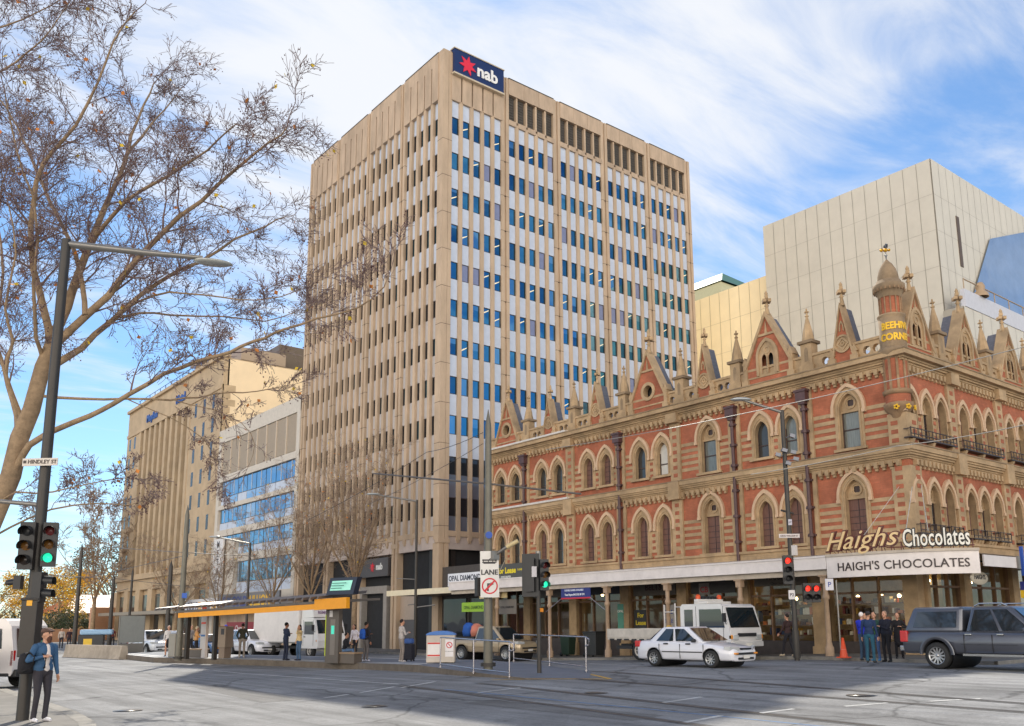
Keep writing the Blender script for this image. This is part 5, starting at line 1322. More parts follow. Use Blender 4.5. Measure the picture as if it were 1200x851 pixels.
def face_cam(p): return math.degrees(math.atan2(-p.x, -p.y))
PT = .27      # platform height above the road
def pp(px, py): return gp(px, py, PT)
# the man waiting at the kerb on the left
mp_ = gp(45, 846, .12)
person('bearded man in flat cap and denim jacket standing beside the signal pole at the kerb', mp_, 158, 1.82, top=(58, 92, 126), legs=(56, 52, 58), shoe=(226, 222, 224), hair=(60, 44, 36), arms=('hang', 'strap'), cap_=(96, 72, 62), beard=(92, 58, 44), shirt=(228, 216, 208), voxel=.0085, build=1.14, stance=.10, headturn=.35, headpitch=-.10, stride=.02)
def pack(name, label, p, face, z, c, size=(.20, .32, .46), off=(-.2, 0)):
    t = thing(name, label, 'bag', (p.x, p.y, p.z), math.radians(90 - face))
    b = MB(); x, y = off; w, d, h = size
    b.lathe([(.02, 0), (.75, .02), (.96, .12), (1, .4), (.97, .7), (.8, .92), (.4, 1.0), (.02, 1.0)], (0, 0, 0), 16)
    b.v = [(x + q[0] * w / 2 * 1.1, y + q[1] * d / 2 * 1.05, z + q[2] * h) for q in b.v]; b.build('bag_body', cloth(c), t)
    b = MB(); b.lathe([(.02, 0), (.8, .04), (1, .3), (.9, .8), (.02, 1)], (0, 0, 0), 12); b.v = [(x - w * .42 + q[0] * .06, y + q[1] * d * .36, z + .06 + q[2] * h * .45) for q in b.v]; b.build('front_pocket', cloth(tuple(int(v * .85) for v in c)), t)
    b = MB()
    for s in (-1, 1): b.tube([(x + w * .4, y + s * d * .3, z + h * .9), (x + w * .4 + .1, y + s * d * .34, z + h * 1.02), (x + w * .4 + .26, y + s * d * .36, z + h * .8), (x + w * .4 + .22, y + s * d * .42, z + h * .3), (x + w * .3, y + s * d * .42, z + h * .12)], .016, 6)
    b.build('strap', cloth(tuple(int(v * .7) for v in c)), t); return t
pack('shoulder_bag', 'black bag hanging at the side of the man in the denim jacket', mp_, 152, .93, (34, 32, 36), (.22, .36, .42), (-.16, -.24))
# on the tram platform
P = pp(196, 769); person('white haired woman in pale top and black skirt at the far end of the platform', P, 200, 1.68, top=(206, 200, 196), legs=(40, 38, 42), skirt=(30, 28, 32), shoe=(40, 34, 34), hair=(226, 220, 212), arms=('hip', 'hang'), female=True)
P = pp(222, 768); person('person in grey top standing behind the dark shelter post', P, 150, 1.70, top=(150, 142, 138), legs=(60, 56, 56), arms=('phone', 'hang'))
P = pp(229, 770); person('person in tan jacket and dark trousers reading the platform timetable', P, 95, 1.62, top=(206, 152, 92), legs=(36, 34, 38), hair=(214, 196, 160), arms=('phone', 'phone'), female=True)
P = gp(263, 766, .2); person('cyclist in blue helmet behind the ticket machine', P, 190, 1.75, top=(50, 60, 100), legs=(40, 44, 60), helmet=(36, 60, 190), arms=('phone', 'phone'))
P = pp(283, 771); person('man in dark olive jacket and grey trousers with his back to the road', P, 20, 1.76, top=(66, 62, 48), legs=(150, 138, 126), shoe=(190, 184, 176), arms=('pocket', 'pocket'))
P = pp(334, 774); person('man in navy shirt and trousers talking beside the woman in cream', P, 85, 1.78, top=(34, 44, 70), legs=(30, 38, 60), shoe=(30, 30, 40), hair=(26, 22, 20), arms=('cross', 'cross'), skin=SKIN2)
P = pp(350, 774); person('dark haired woman in cream jacket and blue jeans on the platform', P, 262, 1.66, top=(222, 194, 142), legs=(74, 100, 130), shoe=(50, 50, 66), hair=(24, 20, 20), arms=('face', 'pocket'), female=True, longhair=True)
P = pp(391, 771); person('man in dark suit standing behind the shelter end panel', P, 190, 1.78, top=(30, 32, 44), legs=(28, 30, 40), hair=(150, 130, 110), arms=('hang', 'hang'), shirt=(220, 220, 225))
P = pp(386, 772) ; 
P = pp(403, 774.5) ; person('person in black jacket sitting on the shelter bench with a phone', P, 120, 1.70, top=(34, 34, 42), legs=(96, 124, 160), hair=(26, 22, 20), arms=('phone', 'phone'), sit=True, lean=.12)
P = pp(416, 771.5); person('black haired person in white leaning behind the bench end', P, 250, 1.66, top=(226, 218, 224), legs=(40, 40, 46), hair=(20, 18, 18), arms=('pocket', 'hang'), lean=.18, female=True, longhair=True)
P = pp(428, 775); bp_ = P.copy(); person('man in black shirt and grey trousers wearing a blue backpack', P, 80, 1.76, top=(40, 38, 44), legs=(104, 98, 96), shoe=(214, 214, 224), hair=(28, 22, 20), arms=('phone', 'hang'), skin=SKIN2)
pack('backpack', 'bright blue backpack worn by the man in black on the platform', bp_, 80, 1.0, (44, 96, 190))
P = pp(470, 776); hp_ = P.copy(); person('man in grey hooded top looking at a phone beside a dark suitcase', P, 100, 1.78, top=(176, 168, 162), legs=(142, 130, 120), shoe=(190, 184, 182), hair=(40, 30, 26), arms=('phone', 'phone'))
def suitcase(name, label, p, rz, c, top=None):
    t = thing(name, label, 'suitcase', p, rz); b = MB(); b.box(-.15, -.24, .06, .15, .24, .74); b.build('case_shell', cloth(c), t, bevel=.05)
    b = MB()
    for y in (-.2, .2):
        for x in (-.1, .1): b.lathe([(0, -.02), (.035, -.02), (.035, .02), (0, .02)], (x, y, .035), 10, axis='X')
    b.build('wheel', paint(24, 24, 26), t)
    b = MB(); b.tube([(-.1, -.12, .74), (-.1, -.12, 1.02), (-.1, .12, 1.02), (-.1, .12, .74)], .014, 6); b.build('handle', paint(60, 60, 64), t)
    if top: b = MB(); b.box(-.12, -.2, .75, .14, .2, .98); b.build('top_bag', cloth(top), t, bevel=.06)
    return t
P = pp(479, 775); suitcase('suitcase', 'black wheeled suitcase with a blue bag on top beside the man in grey', P, .4, (34, 34, 44), (60, 90, 150))
# on the corner pavement
def ep(px, py): return gp(px, py, .12)
GRP = 'people standing on the corner pavement'
P = ep(1013, 774.5); person('white haired person in bright blue jacket in the corner group', P, 95, 1.62, top=(36, 50, 180), legs=(52, 74, 96), hair=(236, 226, 220), arms=('phone', 'hang'), group=GRP)
P = ep(1021, 777); person('person in navy jacket and teal trousers nearest the kerb in the corner group', P, 75, 1.64, top=(30, 50, 86), legs=(36, 84, 104), hair=(50, 40, 36), arms=('hang', 'hang'), cap_=(50, 46, 50), group=GRP)
P = ep(1028, 774.5); person('person in green top and jeans talking in the corner group', P, 265, 1.62, top=(40, 74, 66), legs=(70, 96, 140), shoe=(60, 120, 170), hair=(60, 50, 40), arms=('phone', 'hang'), shirt=(70, 110, 70), group=GRP)
P = ep(1041, 776); person('stout person all in black at the right of the corner group', P, 280, 1.64, top=(28, 30, 44), legs=(24, 24, 30), hair=(150, 120, 100), arms=('cross', 'hang'), build=1.22, group=GRP)
P = ep(1055, 772); person('woman in long black coat walking past behind the corner group', P, 240, 1.60, top=(26, 22, 26), legs=(24, 22, 26), hair=(40, 28, 24), arms=('strap', 'hang'), coat=True, female=True, group=GRP)
P = ep(1016, 771); person('person in high visibility yellow top half hidden behind the corner group', P, 200, 1.60, top=(170, 210, 40), legs=(40, 44, 60), hair=(40, 34, 30), arms=('hang', 'hang'), group=GRP)
P = ep(925, 770); person('pedestrian in dark clothes striding past behind the right signal pole', P, 0, 1.62, top=(60, 40, 40), legs=(36, 34, 40), shoe=(200, 180, 150), arms=('swingf', 'swingb'), stride=.26, stance=.05, hair=(40, 30, 26))
for i, (x, y, c, l) in enumerate(((80, 765, (60, 40, 48), 'far pedestrian in plum by the parklands'), (131, 763, (110, 50, 44), 'far pedestrian in brown beside the dark kiosk'), (140, 763, (30, 30, 40), 'far pedestrian in black left of the sandstone block'), (71, 764, (190, 180, 170), 'far pedestrian in pale clothes near the garden wall'))):
    P = gp(x, y - 4, .1); person(l, P, 180, 1.7, top=c, voxel=.02)
# ---------------------------------------------------------------- trees
M_BARK = mat('plane_bark', (.34, .235, .14), .85, var=.3, scale=5, bump=.3, bscale=18, dirt=.3)
M_TWIG = mat('twig_bark', (.20, .135, .125), .85, var=.25)
M_TWIG2 = mat('grey_twig', (.33, .24, .17), .85, var=.2)
M_SEED = mat('seed_ball', (.10, .045, .05), .9, var=.2); M_OLEAF = mat('orange_leaf', (.62, .22, .04), .7, var=.3); M_YLEAF = mat('yellow_leaf', (.75, .52, .04), .7, var=.2)
class Tree:
    def __init__(s, seed): s.r = random.Random(seed); s.big = MB(); s.tw = MB()
    def leafs(s, p):
        r = s.r
        if r.random() < s.seedp:
            q = p + Vector((r.uniform(-.04, .04), r.uniform(-.04, .04), -.07)); z = s.ss
            s.tw._add([q + Vector(v) * z for v in ((1, 0, 0), (-1, 0, 0), (0, 1, 0), (0, -1, 0), (0, 0, 1.2), (0, 0, -1.2))], [(0, 2, 4), (2, 1, 4), (1, 3, 4), (3, 0, 4), (2, 0, 5), (1, 2, 5), (3, 1, 5), (0, 3, 5)], 1)
        if r.random() < s.leafp:
            q = p; a = Vector((r.uniform(-1, 1), r.uniform(-1, 1), r.uniform(-1, 1))).normalized() * .09; c = a.cross(Vector((r.uniform(-1, 1), 1, r.uniform(-1, 1)))).normalized() * .07
            s.tw._add([q, q + a * .6 + c, q + a * 1.3, q + a * .6 - c], [(0, 1, 2, 3)], 2 if r.random() < .6 else 3)
    def twig(s, p, d, L_, rad, lev):
        r = s.r; n = 4 if lev > 0 else 3; pts = [p]; rs = [rad]; q = p.copy(); v = d.copy()
        for i in range(n):
            v = (v + Vector((r.gauss(0, .22), r.gauss(0, .22), r.gauss(0, .17) + s.grav)) * 1.0).normalized(); q = q + v * (L_ / n); pts.append(q.copy()); rs.append(max(s.minr, rad * (1 - .75 * (i + 1) / n)))
            if lev > 0:
                for _ in range(s.kids[lev - 1] if i > 0 else max(1, s.kids[lev - 1] - 1)):
                    ax = Vector((r.gauss(0, 1), r.gauss(0, 1), r.gauss(0, 1))).cross(v).normalized(); ang = r.uniform(.4, .95)
                    s.twig(q, (v * math.cos(ang) + ax * math.sin(ang)).normalized(), L_ * r.uniform(.38, .62), max(s.minr, rs[-1] * .62), lev - 1)
        s.tw.tube(pts, rs, 4 if rad > .02 else 3, 0, cap=False)
        if lev == 0: s.leafs(pts[-1]); s.leafs(pts[-2])
    def limb(s, pts, r0, r1, step, lev, tl, first=.15, up=.35):
        """a bough along pts that carries side twigs"""
        r = s.r; P = [Vector(p) for p in pts]; Q = []
        for i in range(len(P) - 1):
            a = P[max(0, i - 1)]; b = P[i]; c = P[i + 1]; d = P[min(len(P) - 1, i + 2)]; n = max(2, int((c - b).length / .5))
            for j in range(n):
                t = j / n; Q.append(.5 * ((2 * b) + (-a + c) * t + (2 * a - 5 * b + 4 * c - d) * t * t + (-a + 3 * b - 3 * c + d) * t ** 3) + Vector((r.gauss(0, .02), r.gauss(0, .02), r.gauss(0, .02))))
        Q.append(P[-1]); m = len(Q); R = [r0 + (r1 - r0) * (i / (m - 1)) ** .8 for i in range(m)]
        s.big.tube(Q, R, 9 if r0 > .06 else 6)
        acc = 0
        for i in range(1, m):
            t = i / (m - 1)
            if t < first: continue
            acc += (Q[i] - Q[i - 1]).length
            while acc > step:
                acc -= step; d = (Q[i] - Q[i - 1]).normalized(); ax = Vector((r.gauss(0, 1), r.gauss(0, 1), r.gauss(0, 1))).cross(d).normalized(); ang = r.uniform(.5, 1.15)
                v = (d * math.cos(ang) + ax * math.sin(ang) + Vector((0, 0, up * r.random()))).normalized()
                s.twig(Q[i], v, tl * r.uniform(.6, 1.15) * (1 - .35 * t), max(s.minr, min(R[i] * .45, .035)), lev)
        d = (Q[-1] - Q[-2]).normalized(); s.twig(Q[-1], d, tl * .8, R[-1], lev)
# the big plane tree at the left; boughs follow the photo at their real distance
T = Tree(5); T.minr = .0062; T.kids = (3, 2); T.seedp = .10; T.ss = .022; T.leafp = .004; T.grav = .0
DT = 24.0
def TL(pts, r0, r1, step, lev, tl, first=.15, up=.35): T.limb(pts, r0 * .78, r1, step * 1.35, lev, tl * .84, first, up)
def lp(path, d0=0.0, d1=0.0): n = len(path) - 1; return [at(x, y, DT + d0 + (d1 - d0) * i / n) for i, (x, y) in enumerate(path)]
base = gp(-52, 800, .1); tb = at(-14, 620, DT); tb2 = at(13, 557, DT)
T.big.tube([Vector((base.x, base.y, -.2)), at(-34, 700, DT), tb, tb2, at(23, 513, DT), at(37, 480, DT), at(50, 430, DT), at(60, 405, DT)], [.40, .32, .27, .25, .235, .22, .20, .17], 14)
TL(lp([(58, 412), (78, 360), (107, 283), (130, 228), (145, 187), (156, 158), (168, 124), (180, 98)], 0, 2.5), .20, .02, .30, 2, 2.3)
TL(lp([(145, 187), (165, 160), (192, 130), (212, 104)], 1.43, 3.5), .07, .015, .3, 2, 1.9)
TL(lp([(62, 410), (80, 388), (125, 346), (163, 305), (190, 273), (236, 235), (277, 197), (314, 168), (336, 150)], 0, -1.5), .17, .018, .28, 2, 2.2)
TL(lp([(107, 284), (148, 236), (215, 196), (254, 166), (276, 146)], .71, -3), .09, .016, .28, 2, 2.0)
TL(lp([(64, 428), (95, 408), (133, 373), (187, 330), (233, 307), (277, 281), (312, 264), (335, 254)], 0, 2.5), .14, .015, .28, 2, 2.1)
TL(lp([(133, 373), (165, 368), (200, 369), (262, 371), (310, 377), (345, 366)], .8, 3), .055, .013, .33, 2, 1.6)
TL(lp([(133, 373), (180, 345), (240, 345), (300, 352), (350, 340)], .71, -2), .05, .012, .33, 2, 1.7)
TL(lp([(16, 560), (27, 533), (45, 515), (70, 503), (104, 487), (133, 473), (172, 450), (213, 430), (250, 418), (283, 407), (310, 396), (333, 387), (372, 374), (400, 367), (436, 350), (456, 322)], 0, -3), .13, .012, .34, 2, 1.5, .35)
TL(lp([(42, 464), (95, 468), (150, 468), (200, 468), (233, 465), (270, 461), (300, 459), (336, 452)], 0, 2), .06, .012, .4, 2, 1.3, .4, .1)
TL(lp([(200, 468), (250, 480), (283, 497), (300, 520), (292, 545)], .86, 2), .022, .008, .4, 1, 1.0, .2, -.2)
TL(lp([(150, 468), (220, 500), (250, 530), (262, 560)], .57, 3), .022, .008, .35, 2, 1.1, .2, -.2)
TL(lp([(60, 402), (45, 340), (36, 290), (43, 213), (62, 178), (90, 147), (115, 97), (133, 50), (158, 14)], 0, -2), .15, .016, .28, 2, 2.2)
TL(lp([(100, 369), (92, 312), (78, 277), (60, 240), (43, 200), (20, 150), (0, 117), (-25, 90)], -.31, 3), .10, .018, .3, 2, 2.1)
TL(lp([(50, 420), (42, 395), (40, 330), (43, 280), (38, 230), (20, 180), (6, 110)], 0, -3), .08, .016, .3, 2, 2.1)
TL(lp([(20, 500), (16, 470), (4, 430), (-6, 380), (4, 320), (-2, 250), (10, 190)], 0, 3), .10, .018, .3, 2, 2.2)
TL(lp([(24, 490), (8, 440), (14, 400), (6, 360), (18, 300), (10, 240)], 0, -2), .08, .016, .3, 2, 2.0)
TL(lp([(-30, 640), (10, 618), (60, 597), (110, 590), (150, 592), (170, 585)], 0, 2), .05, .010, .4, 2, 1.0, .2, .0)
TL(lp([(-20, 600), (20, 578), (60, 576), (105, 566), (150, 560)], 0, -1), .045, .010, .36, 2, 1.2, .2, .1)
TL(lp([(-30, 40), (10, 30), (60, 6), (86, -12)], 1, -1), .05, .012, .25, 2, 1.9, .0)
TL(lp([(-40, 100), (0, 84), (34, 60), (60, 34), (82, 2)], 1, -1), .06, .012, .25, 2, 2.0, .0)
pt = thing('plane_tree', 'big bare plane tree spreading seed-hung branches over the left of the street', 'tree', (base.x, base.y, 0))
def place(b, name, mats, root):
    o = b.build(name, mats, None, recalc=False); o.parent = root; o.matrix_parent_inverse = Matrix.Translation(-Vector(root.location)); return o
place(T.big, 'trunk', M_BARK, pt); place(T.tw, 'crown', [M_TWIG, M_SEED, M_OLEAF, M_YLEAF], pt)
print('plane twigs', len(T.tw.f))
def street_tree(label, p, H, spread, seed, tr=.15, bark=M_BARK, tw=M_TWIG2, lev=2, nb=9, step=.50, tl=1.7, forks=((.35, 1),), leafp=.01, group='bare street trees on the east side', lean=0.0, minr=.008, up=.5):
    t = Tree(seed); t.minr = minr; t.kids = (2, 1) if lev == 2 and minr < .02 else (2, 2); t.seedp = .05; t.ss = .03; t.leafp = leafp; t.grav = .03
    r = t.r; p = Vector(p); fk = p + Vector((lean, 0, H * .30)); t.big.tube([p - Vector((0, 0, .2)), p + Vector((lean * .4, 0, H * .14)), fk], [tr * 1.25, tr, tr * .85], 10)
    for i in range(nb):
        a = 2 * PI * i / nb + r.uniform(-.3, .3); e = r.uniform(.35, 1.0); R = spread * e
        top = p + Vector((lean + math.cos(a) * R, math.sin(a) * R, H * (1.0 - .28 * e * e * r.uniform(.7, 1.2))))
        st = p + Vector((lean * .8, 0, H * r.uniform(.24, .36)))
        mid = st.lerp(top, .45) + Vector((math.cos(a) * R * .12, math.sin(a) * R * .12, H * .02 + r.uniform(-.2, .3)))
        t.limb([st, st.lerp(mid, .5) + Vector((0, 0, -.05)), mid, mid.lerp(top, .55) + Vector((r.gauss(0, .2), r.gauss(0, .2), .15)), top], tr * r.uniform(.32, .5), .013, step, lev, tl, .12, up)
    root = thing('bare_tree', label, 'tree', p, 0, group)
    place(t.big, 'trunk', bark, root); place(t.tw, 'crown', [tw, M_SEED, M_OLEAF, M_YLEAF], root); return root
def etree(px, py, X, label, *a, **k):
    q = gx(px, py, X * K); street_tree(label, (q.x, q.y, terr(q.x, q.y) + .1), *a, **k)
etree(414, 760, 27.2, 'bare street tree rising behind the tram departure screen', 14.0, 4.8, 31, tr=.19, nb=11)
etree(362, 758, 27.6, 'leaning bare street tree against the pale banded block', 13.2, 4.1, 32, tr=.17, nb=9, lean=.0)
etree(318, 757, 27.8, 'slim bare street tree in front of the louvred block', 12.5, 3.9, 35, tr=.13, nb=8)
etree(204, 757, 27.8, 'bare street tree before the sandstone pilasters', 11.0, 5.0, 33, tr=.16, nb=9)
etree(255, 757, 27.9, 'bare street tree beside the vertical METALS sign', 9.5, 4.4, 36, tr=.14, nb=8)
q = gp(107, 752); street_tree('bare tree far beyond the concrete barrier at the left', (q.x, q.y, 0), q.length * .135, q.length * .052, 34, tr=.26, nb=9, minr=.025, step=1.5, tl=2.8, tw=M_TWIG2, group='bare trees far up the street')
# leafy background trees: clumps of small leaf faces through the crown volume
def leafy(label, cat_name, p, H, R, cols, seed, n=5200, size=.32, trunk=.25, zlo=.22, group='autumn trees in the parklands'):
    r = random.Random(seed); root = thing(cat_name, label, 'tree', p, 0, group)
    b = MB(); b.tube([(0, 0, -.2), (.1, 0, H * .25), (0, .1, H * .55)], [trunk, trunk * .8, trunk * .4], 8)
    cl = []
    for i in range(26):
        a = r.uniform(0, 2 * PI); h = r.uniform(zlo, .93); rr = R * math.sqrt(max(.05, 1 - ((h - .55) / .5) ** 2)) * r.uniform(.35, .95)
        c = Vector((math.cos(a) * rr, math.sin(a) * rr, H * h)); cl.append((c, R * r.uniform(.18, .36), r.random()))
        b.tube([(0, 0, H * max(.2, h - .3)), c * .55 + Vector((0, 0, H * h * .4)), c], [trunk * .3, trunk * .15, .02], 5)
    b.build('trunk', M_BARK, root); c_ = MB()
    for i in range(n):
        c, q, sh = r.choice(cl); d = Vector((r.gauss(0, 1), r.gauss(0, 1), r.gauss(0, .8))).normalized() * q * (r.random() ** .45)
        o = c + d; a = Vector((r.gauss(0, 1), r.gauss(0, 1), r.gauss(0, .7))).normalized() * size * r.uniform(.5, 1.1); e = a.cross(Vector((r.gauss(0, 1), r.gauss(0, 1), r.gauss(0, 1)))).normalized() * size * r.uniform(.3, .6)
        k = 0 if sh < .4 else 1 if sh < .75 else 2
        if r.random() < .2: k = r.randrange(3)
        c_._add([o - a * .5, o + e * .5, o + a * .5, o - e * .5], [(0, 1, 2, 3)], k)
    c_.build('crown', cols, root, recalc=False); return root
YL = [mat('autumn_yellow', (.80, .48, .03), .8, var=.3), mat('autumn_gold', (.62, .33, .03), .8, var=.3), mat('autumn_olive', (.36, .26, .04), .8, var=.3)]
GN = [mat('dark_evergreen', (.035, .055, .022), .8, var=.3), mat('mid_evergreen', (.07, .085, .04), .8, var=.3), mat('olive_evergreen', (.11, .11, .06), .8, var=.3)]
def far(px, D): q = at(px, 745, D); return (q.x, q.y, 0)
for i, (px, D, H, R, lab) in enumerate(((-8, 150, 10, 6.5, 'golden autumn tree at the left picture edge'), (32, 150, 10.8, 6.2, 'tall golden autumn tree between the van and the signal pole'), (66, 140, 11.0, 5.8, 'bright yellow autumn tree right of the signal pole'), (90, 155, 11.5, 5.4, 'yellow autumn tree behind the far tram mast'))):
    leafy(lab, 'autumn_tree', far(px, D), H, R, YL, 50 + i, 4200, .42)
leafy('dark spreading evergreen beyond the concrete barrier', 'evergreen_tree', far(128, 165), 17.5, 9.5, GN, 60, 6500, .5, .5, group='evergreens in the parklands')
for i, (px, D, H, R, lab) in enumerate(((62, 125, 4.2, 4.0, 'dark low shrub under the yellow trees'), (84, 128, 3.8, 3.4, 'dark low shrub beside the far tram mast'), (15, 128, 4.0, 4.5, 'dark low shrub behind the white van'), (-15, 128, 4.4, 4.5, 'dark low shrub at the left picture edge'))):
    leafy(lab, 'shrub', far(px, D), H, R, GN, 70 + i, 1800, .4, .12, .1, group='shrubs in the parklands')
# ---------------------------------------------------------------- tram platform
def ppoly(pts, off): return [gp(x, y, off) for x, y in pts]
front = [gp(x, y, 0) for x, y in ((131, 771), (180, 776.5), (260, 778.5), (340, 781.5), (420, 784.5), (490, 788))]
fr2 = []
for i in range(len(front) - 1):
    for j in range(4): fr2.append(front[i].lerp(front[i + 1], j / 4))
fr2.append(front[-1])
tipA = gp(592, 797, 0); tipB = gp(690, 795.5, 0); tipC = gp(694, 787, 0)
WID = 4.6
def back(p): return Vector((p.x + WID * .93, p.y + WID * .36, 0))
row = [(p, back(p), PT) for p in fr2]
row += [(front[-1].lerp(tipA, .5), tipC.lerp(back(front[-1]), .55), PT * .62), (tipA.lerp(tipB, .25), tipC.lerp(back(front[-1]), .12), PT * .16), (tipB, tipC, .006)]
b = MB(); nW = 6; vs = []
for a, c, h in row:
    for j in range(nW + 1): q = a.lerp(c, j / nW); vs.append((q.x, q.y, terr(q.x, q.y) + h))
b._add(vs, [(i*(nW+1)+j, (i+1)*(nW+1)+j, (i+1)*(nW+1)+j+1, i*(nW+1)+j+1) for i in range(len(row)-1) for j in range(nW)], 0)
for side in (0, nW):
    L1 = [Vector(vs[i*(nW+1)+side]) for i in range(len(row))]
    b._add([v for v in L1] + [Vector((v.x, v.y, terr(v.x, v.y) - .05)) for v in L1], [(i, i+1, len(L1)+i+1, len(L1)+i) for i in range(len(L1)-1)], 1)
L1 = [Vector(vs[j]) for j in range(nW + 1)]; b._add(L1 + [Vector((v.x, v.y, -.05)) for v in L1], [(i, i+1, nW+1+i+1, nW+1+i) for i in range(nW)], 1)
M_PFACE = mat('platform_edge', (.16, .13, .10), .85, var=.2, dirt=.3)
o = b.build('tram_platform', [M_PLAT, M_PFACE], recalc=False); o['kind'] = 'structure'
M_TACT = mat('pale_tactile', (.60, .60, .60), .7, var=.1)
def pstrip(name, off, wd, m, i0=0, i1=None):
    b = MB(); vs = []; P = row[i0:i1]
    for a, c, h in P:
        d = (c - a).normalized()
        for t in (off, off + wd): q = a + d * t; vs.append((q.x, q.y, terr(q.x, q.y) + h + .006))
    b._add(vs, [(2*i, 2*i+1, 2*i+3, 2*i+2) for i in range(len(P)-1)]); o = b.build(name, m, recalc=False); o['kind'] = 'structure'
pstrip('platform_edge_line', .02, .30, M_TACT, 0, len(fr2)); pstrip('tactile_paving', .62, .40, M_TACT, 0, len(fr2)); pstrip('platform_back_line', WID - .5, .3, M_TACT, 0, len(fr2))
M_POLE = mat('dark_pole', srgb(62, 58, 54), .45, .3, var=.12); M_GALV = mat('galvanised', srgb(140, 136, 130), .4, .6, var=.12); M_STEEL = mat('brushed_steel', srgb(176, 172, 176), .25, .9, var=.06)
M_SIG = mat('signal_black', (.018, .018, .02), .4, var=.1); M_LENS = mat('dark_lens', (.03, .02, .015), .2, var=.05)
M_GREENL = mat('green_light', (.02, .8, .45), .3, emit=(.03, 1, .55), estr=.9, var=0); M_REDL = mat('red_light', (.9, .05, .03), .3, emit=(1, .05, .03), estr=1.2, var=0); M_AMB = mat('amber_lens', (.20, .09, .02), .25, var=.05); M_REDD = mat('dull_red_lens', (.14, .02, .02), .25, var=.05)
def dirv(az): a = math.radians(az); return Vector((math.sin(a), math.cos(a), 0))
def signal(parent, loc, az, lamps, n=3, s=1.0, board=True):
    """a lantern facing azimuth az; lamps = materials top to bottom"""
    h = .33 * s; b = MB(); H = h * n
    b.box(-.13 * s, -.16 * s, -H / 2 - .04, .10 * s, .16 * s, H / 2 + .04)
    if board: b.box(-.02 * s, -.30 * s, -H / 2 - .2 * s, -.0, .30 * s, H / 2 + .2 * s)
    for k in range(n):
        z = H / 2 - h * (k + .5)
        R = .125 * s; vs = []
        for j in range(13):
            t = math.radians(-35 + 250 * j / 12); vs += [(.10 * s, R * math.cos(t), z + R * math.sin(t)), (.10 * s + .26 * s, R * 1.02 * math.cos(t), z + R * 1.02 * math.sin(t) - .02)]
        b._add(vs, [(2*j, 2*j+1, 2*j+3, 2*j+2) for j in range(12)], 0, True)
    o = b.build('signal_head', M_SIG, parent, loc=loc, rz=math.radians(90 - az), recalc=False)
    for k in range(n):
        z = H / 2 - h * (k + .5); c = MB(); c.lathe([(0, .135 * s), (.07 * s, .128 * s), (.115 * s, .105 * s)], (0, 0, z), 16, axis='X'); c.build('lens', lamps[k], o)
    return o
def local(root, v): return Vector(v)
# ------------------ left corner: lamp post with signals
p = gp(26, 844, .12); lpst = thing('signal_lamp_post', 'tall dark street lamp post carrying green traffic signals at the left kerb', 'lamp post', p)
D0 = depth_of(p); topz = at(84, 281, D0).z - p.z
def up_to(py, px=None, base=p): return at(40, py, D0).z - base.z
Hp = topz
b = MB(); b.tube([(0, 0, -.1), (0, 0, .02), (0, 0, 2.4)], [.125, .12, .12], 14); b.tube([(0, 0, 2.4), (0, 0, Hp)], [.115, .10], 14); b.cyl(0, 0, 2.38, 2.5, .14); b.build('pole', M_POLE, lpst)
zc = at(50, 690, D0).z - p.z
b = MB(); b.box(-.16, -.16, at(40, 770, D0).z - p.z, .16, .16, at(50, 703, D0).z - p.z); b.box(-.18, -.18, at(50, 704, D0).z - p.z, .18, .18, at(50, 701, D0).z - p.z); b.build('control_box', M_POLE, lpst, bevel=.02, rz=math.radians(90 - 215))
b = MB(); b.box(.165, -.05, zc - .35, .168, .06, zc - .2); b.build('yellow_label', paint(236, 170, 40), lpst, rz=math.radians(90 - 215))
tip = at(262, 311, D0 + 1.2) - p; b = MB(); b.tube([(0, 0, Hp - .1), (tip.x * .5, tip.y * .5, (Hp - .1 + tip.z) / 2 + .05), (tip.x * .86, tip.y * .86, tip.z + .12)], [.085, .07, .05], 10); b.build('lamp_arm', M_GALV, lpst)
ax = Vector((tip.x, tip.y, 0)).normalized(); b = MB(); b.lathe([(0, .05), (.12, .045), (.20, .01), (.21, -.02), (.16, -.06), (0, -.07)], (0, 0, 0), 16)
b.v = [(ax.x * x * 2.1 - ax.y * y + tip.x * .93, ax.y * x * 2.1 + ax.x * y + tip.y * .93, z + tip.z + .05) for x, y, z in b.v]; b.build('lamp_head', mat('lamp_glass', (.42, .43, .40), .25, .3, var=.1), lpst)
nm = MB(); zz = at(58, 543, D0).z - p.z; side = ROT @ Vector((1, 0, 0)); side.z = 0; side.normalize(); nrm = Vector((side.y, -side.x, 0))
if nrm.dot(Vector((p.x, p.y, 0))) > 0: nrm = -nrm
def facing(sx, o): return lambda u, v, d: (side.x * (u + o[0]) + nrm.x * (d + .18), side.y * (u + o[0]) + nrm.y * (d + .18), v + o[1])
b = MB(); f = facing(1, (-.03, zz)); b.prism([(-.37, -.09), (.37, -.075), (.37, .085), (-.37, .075)], f, -.02, 0); pl = b.build('street_name_plate', paint(214, 204, 192), lpst)
b = MB(); b.text('HINDLEY ST', .112, lambda u, v, d: f(u + .05, v - .035, .004 + d), ext=.002, bold=.003); b.prism([(-.35, -.03), (-.285, -.03), (-.285, .03), (-.35, .03)], f, .002, .004); b.build('lettering', paint(60, 48, 44), pl, recalc=False)
b = MB(); q = at(0, 585, D0) - p; b.tube([(0, 0, at(48, 592, D0).z - p.z), (q.x * 1.5, q.y * 1.5, q.z)], [.05, .04], 8); b.build('banner_arm', M_GALV, lpst)
sc_ = 1.0
za = at(55, 640, D0).z - p.z
d1 = side * .30 + nrm * .12; signal(lpst, (d1.x, d1.y, za + .02), 198, [M_REDD, M_AMB, M_GREENL], 3, .84, False)
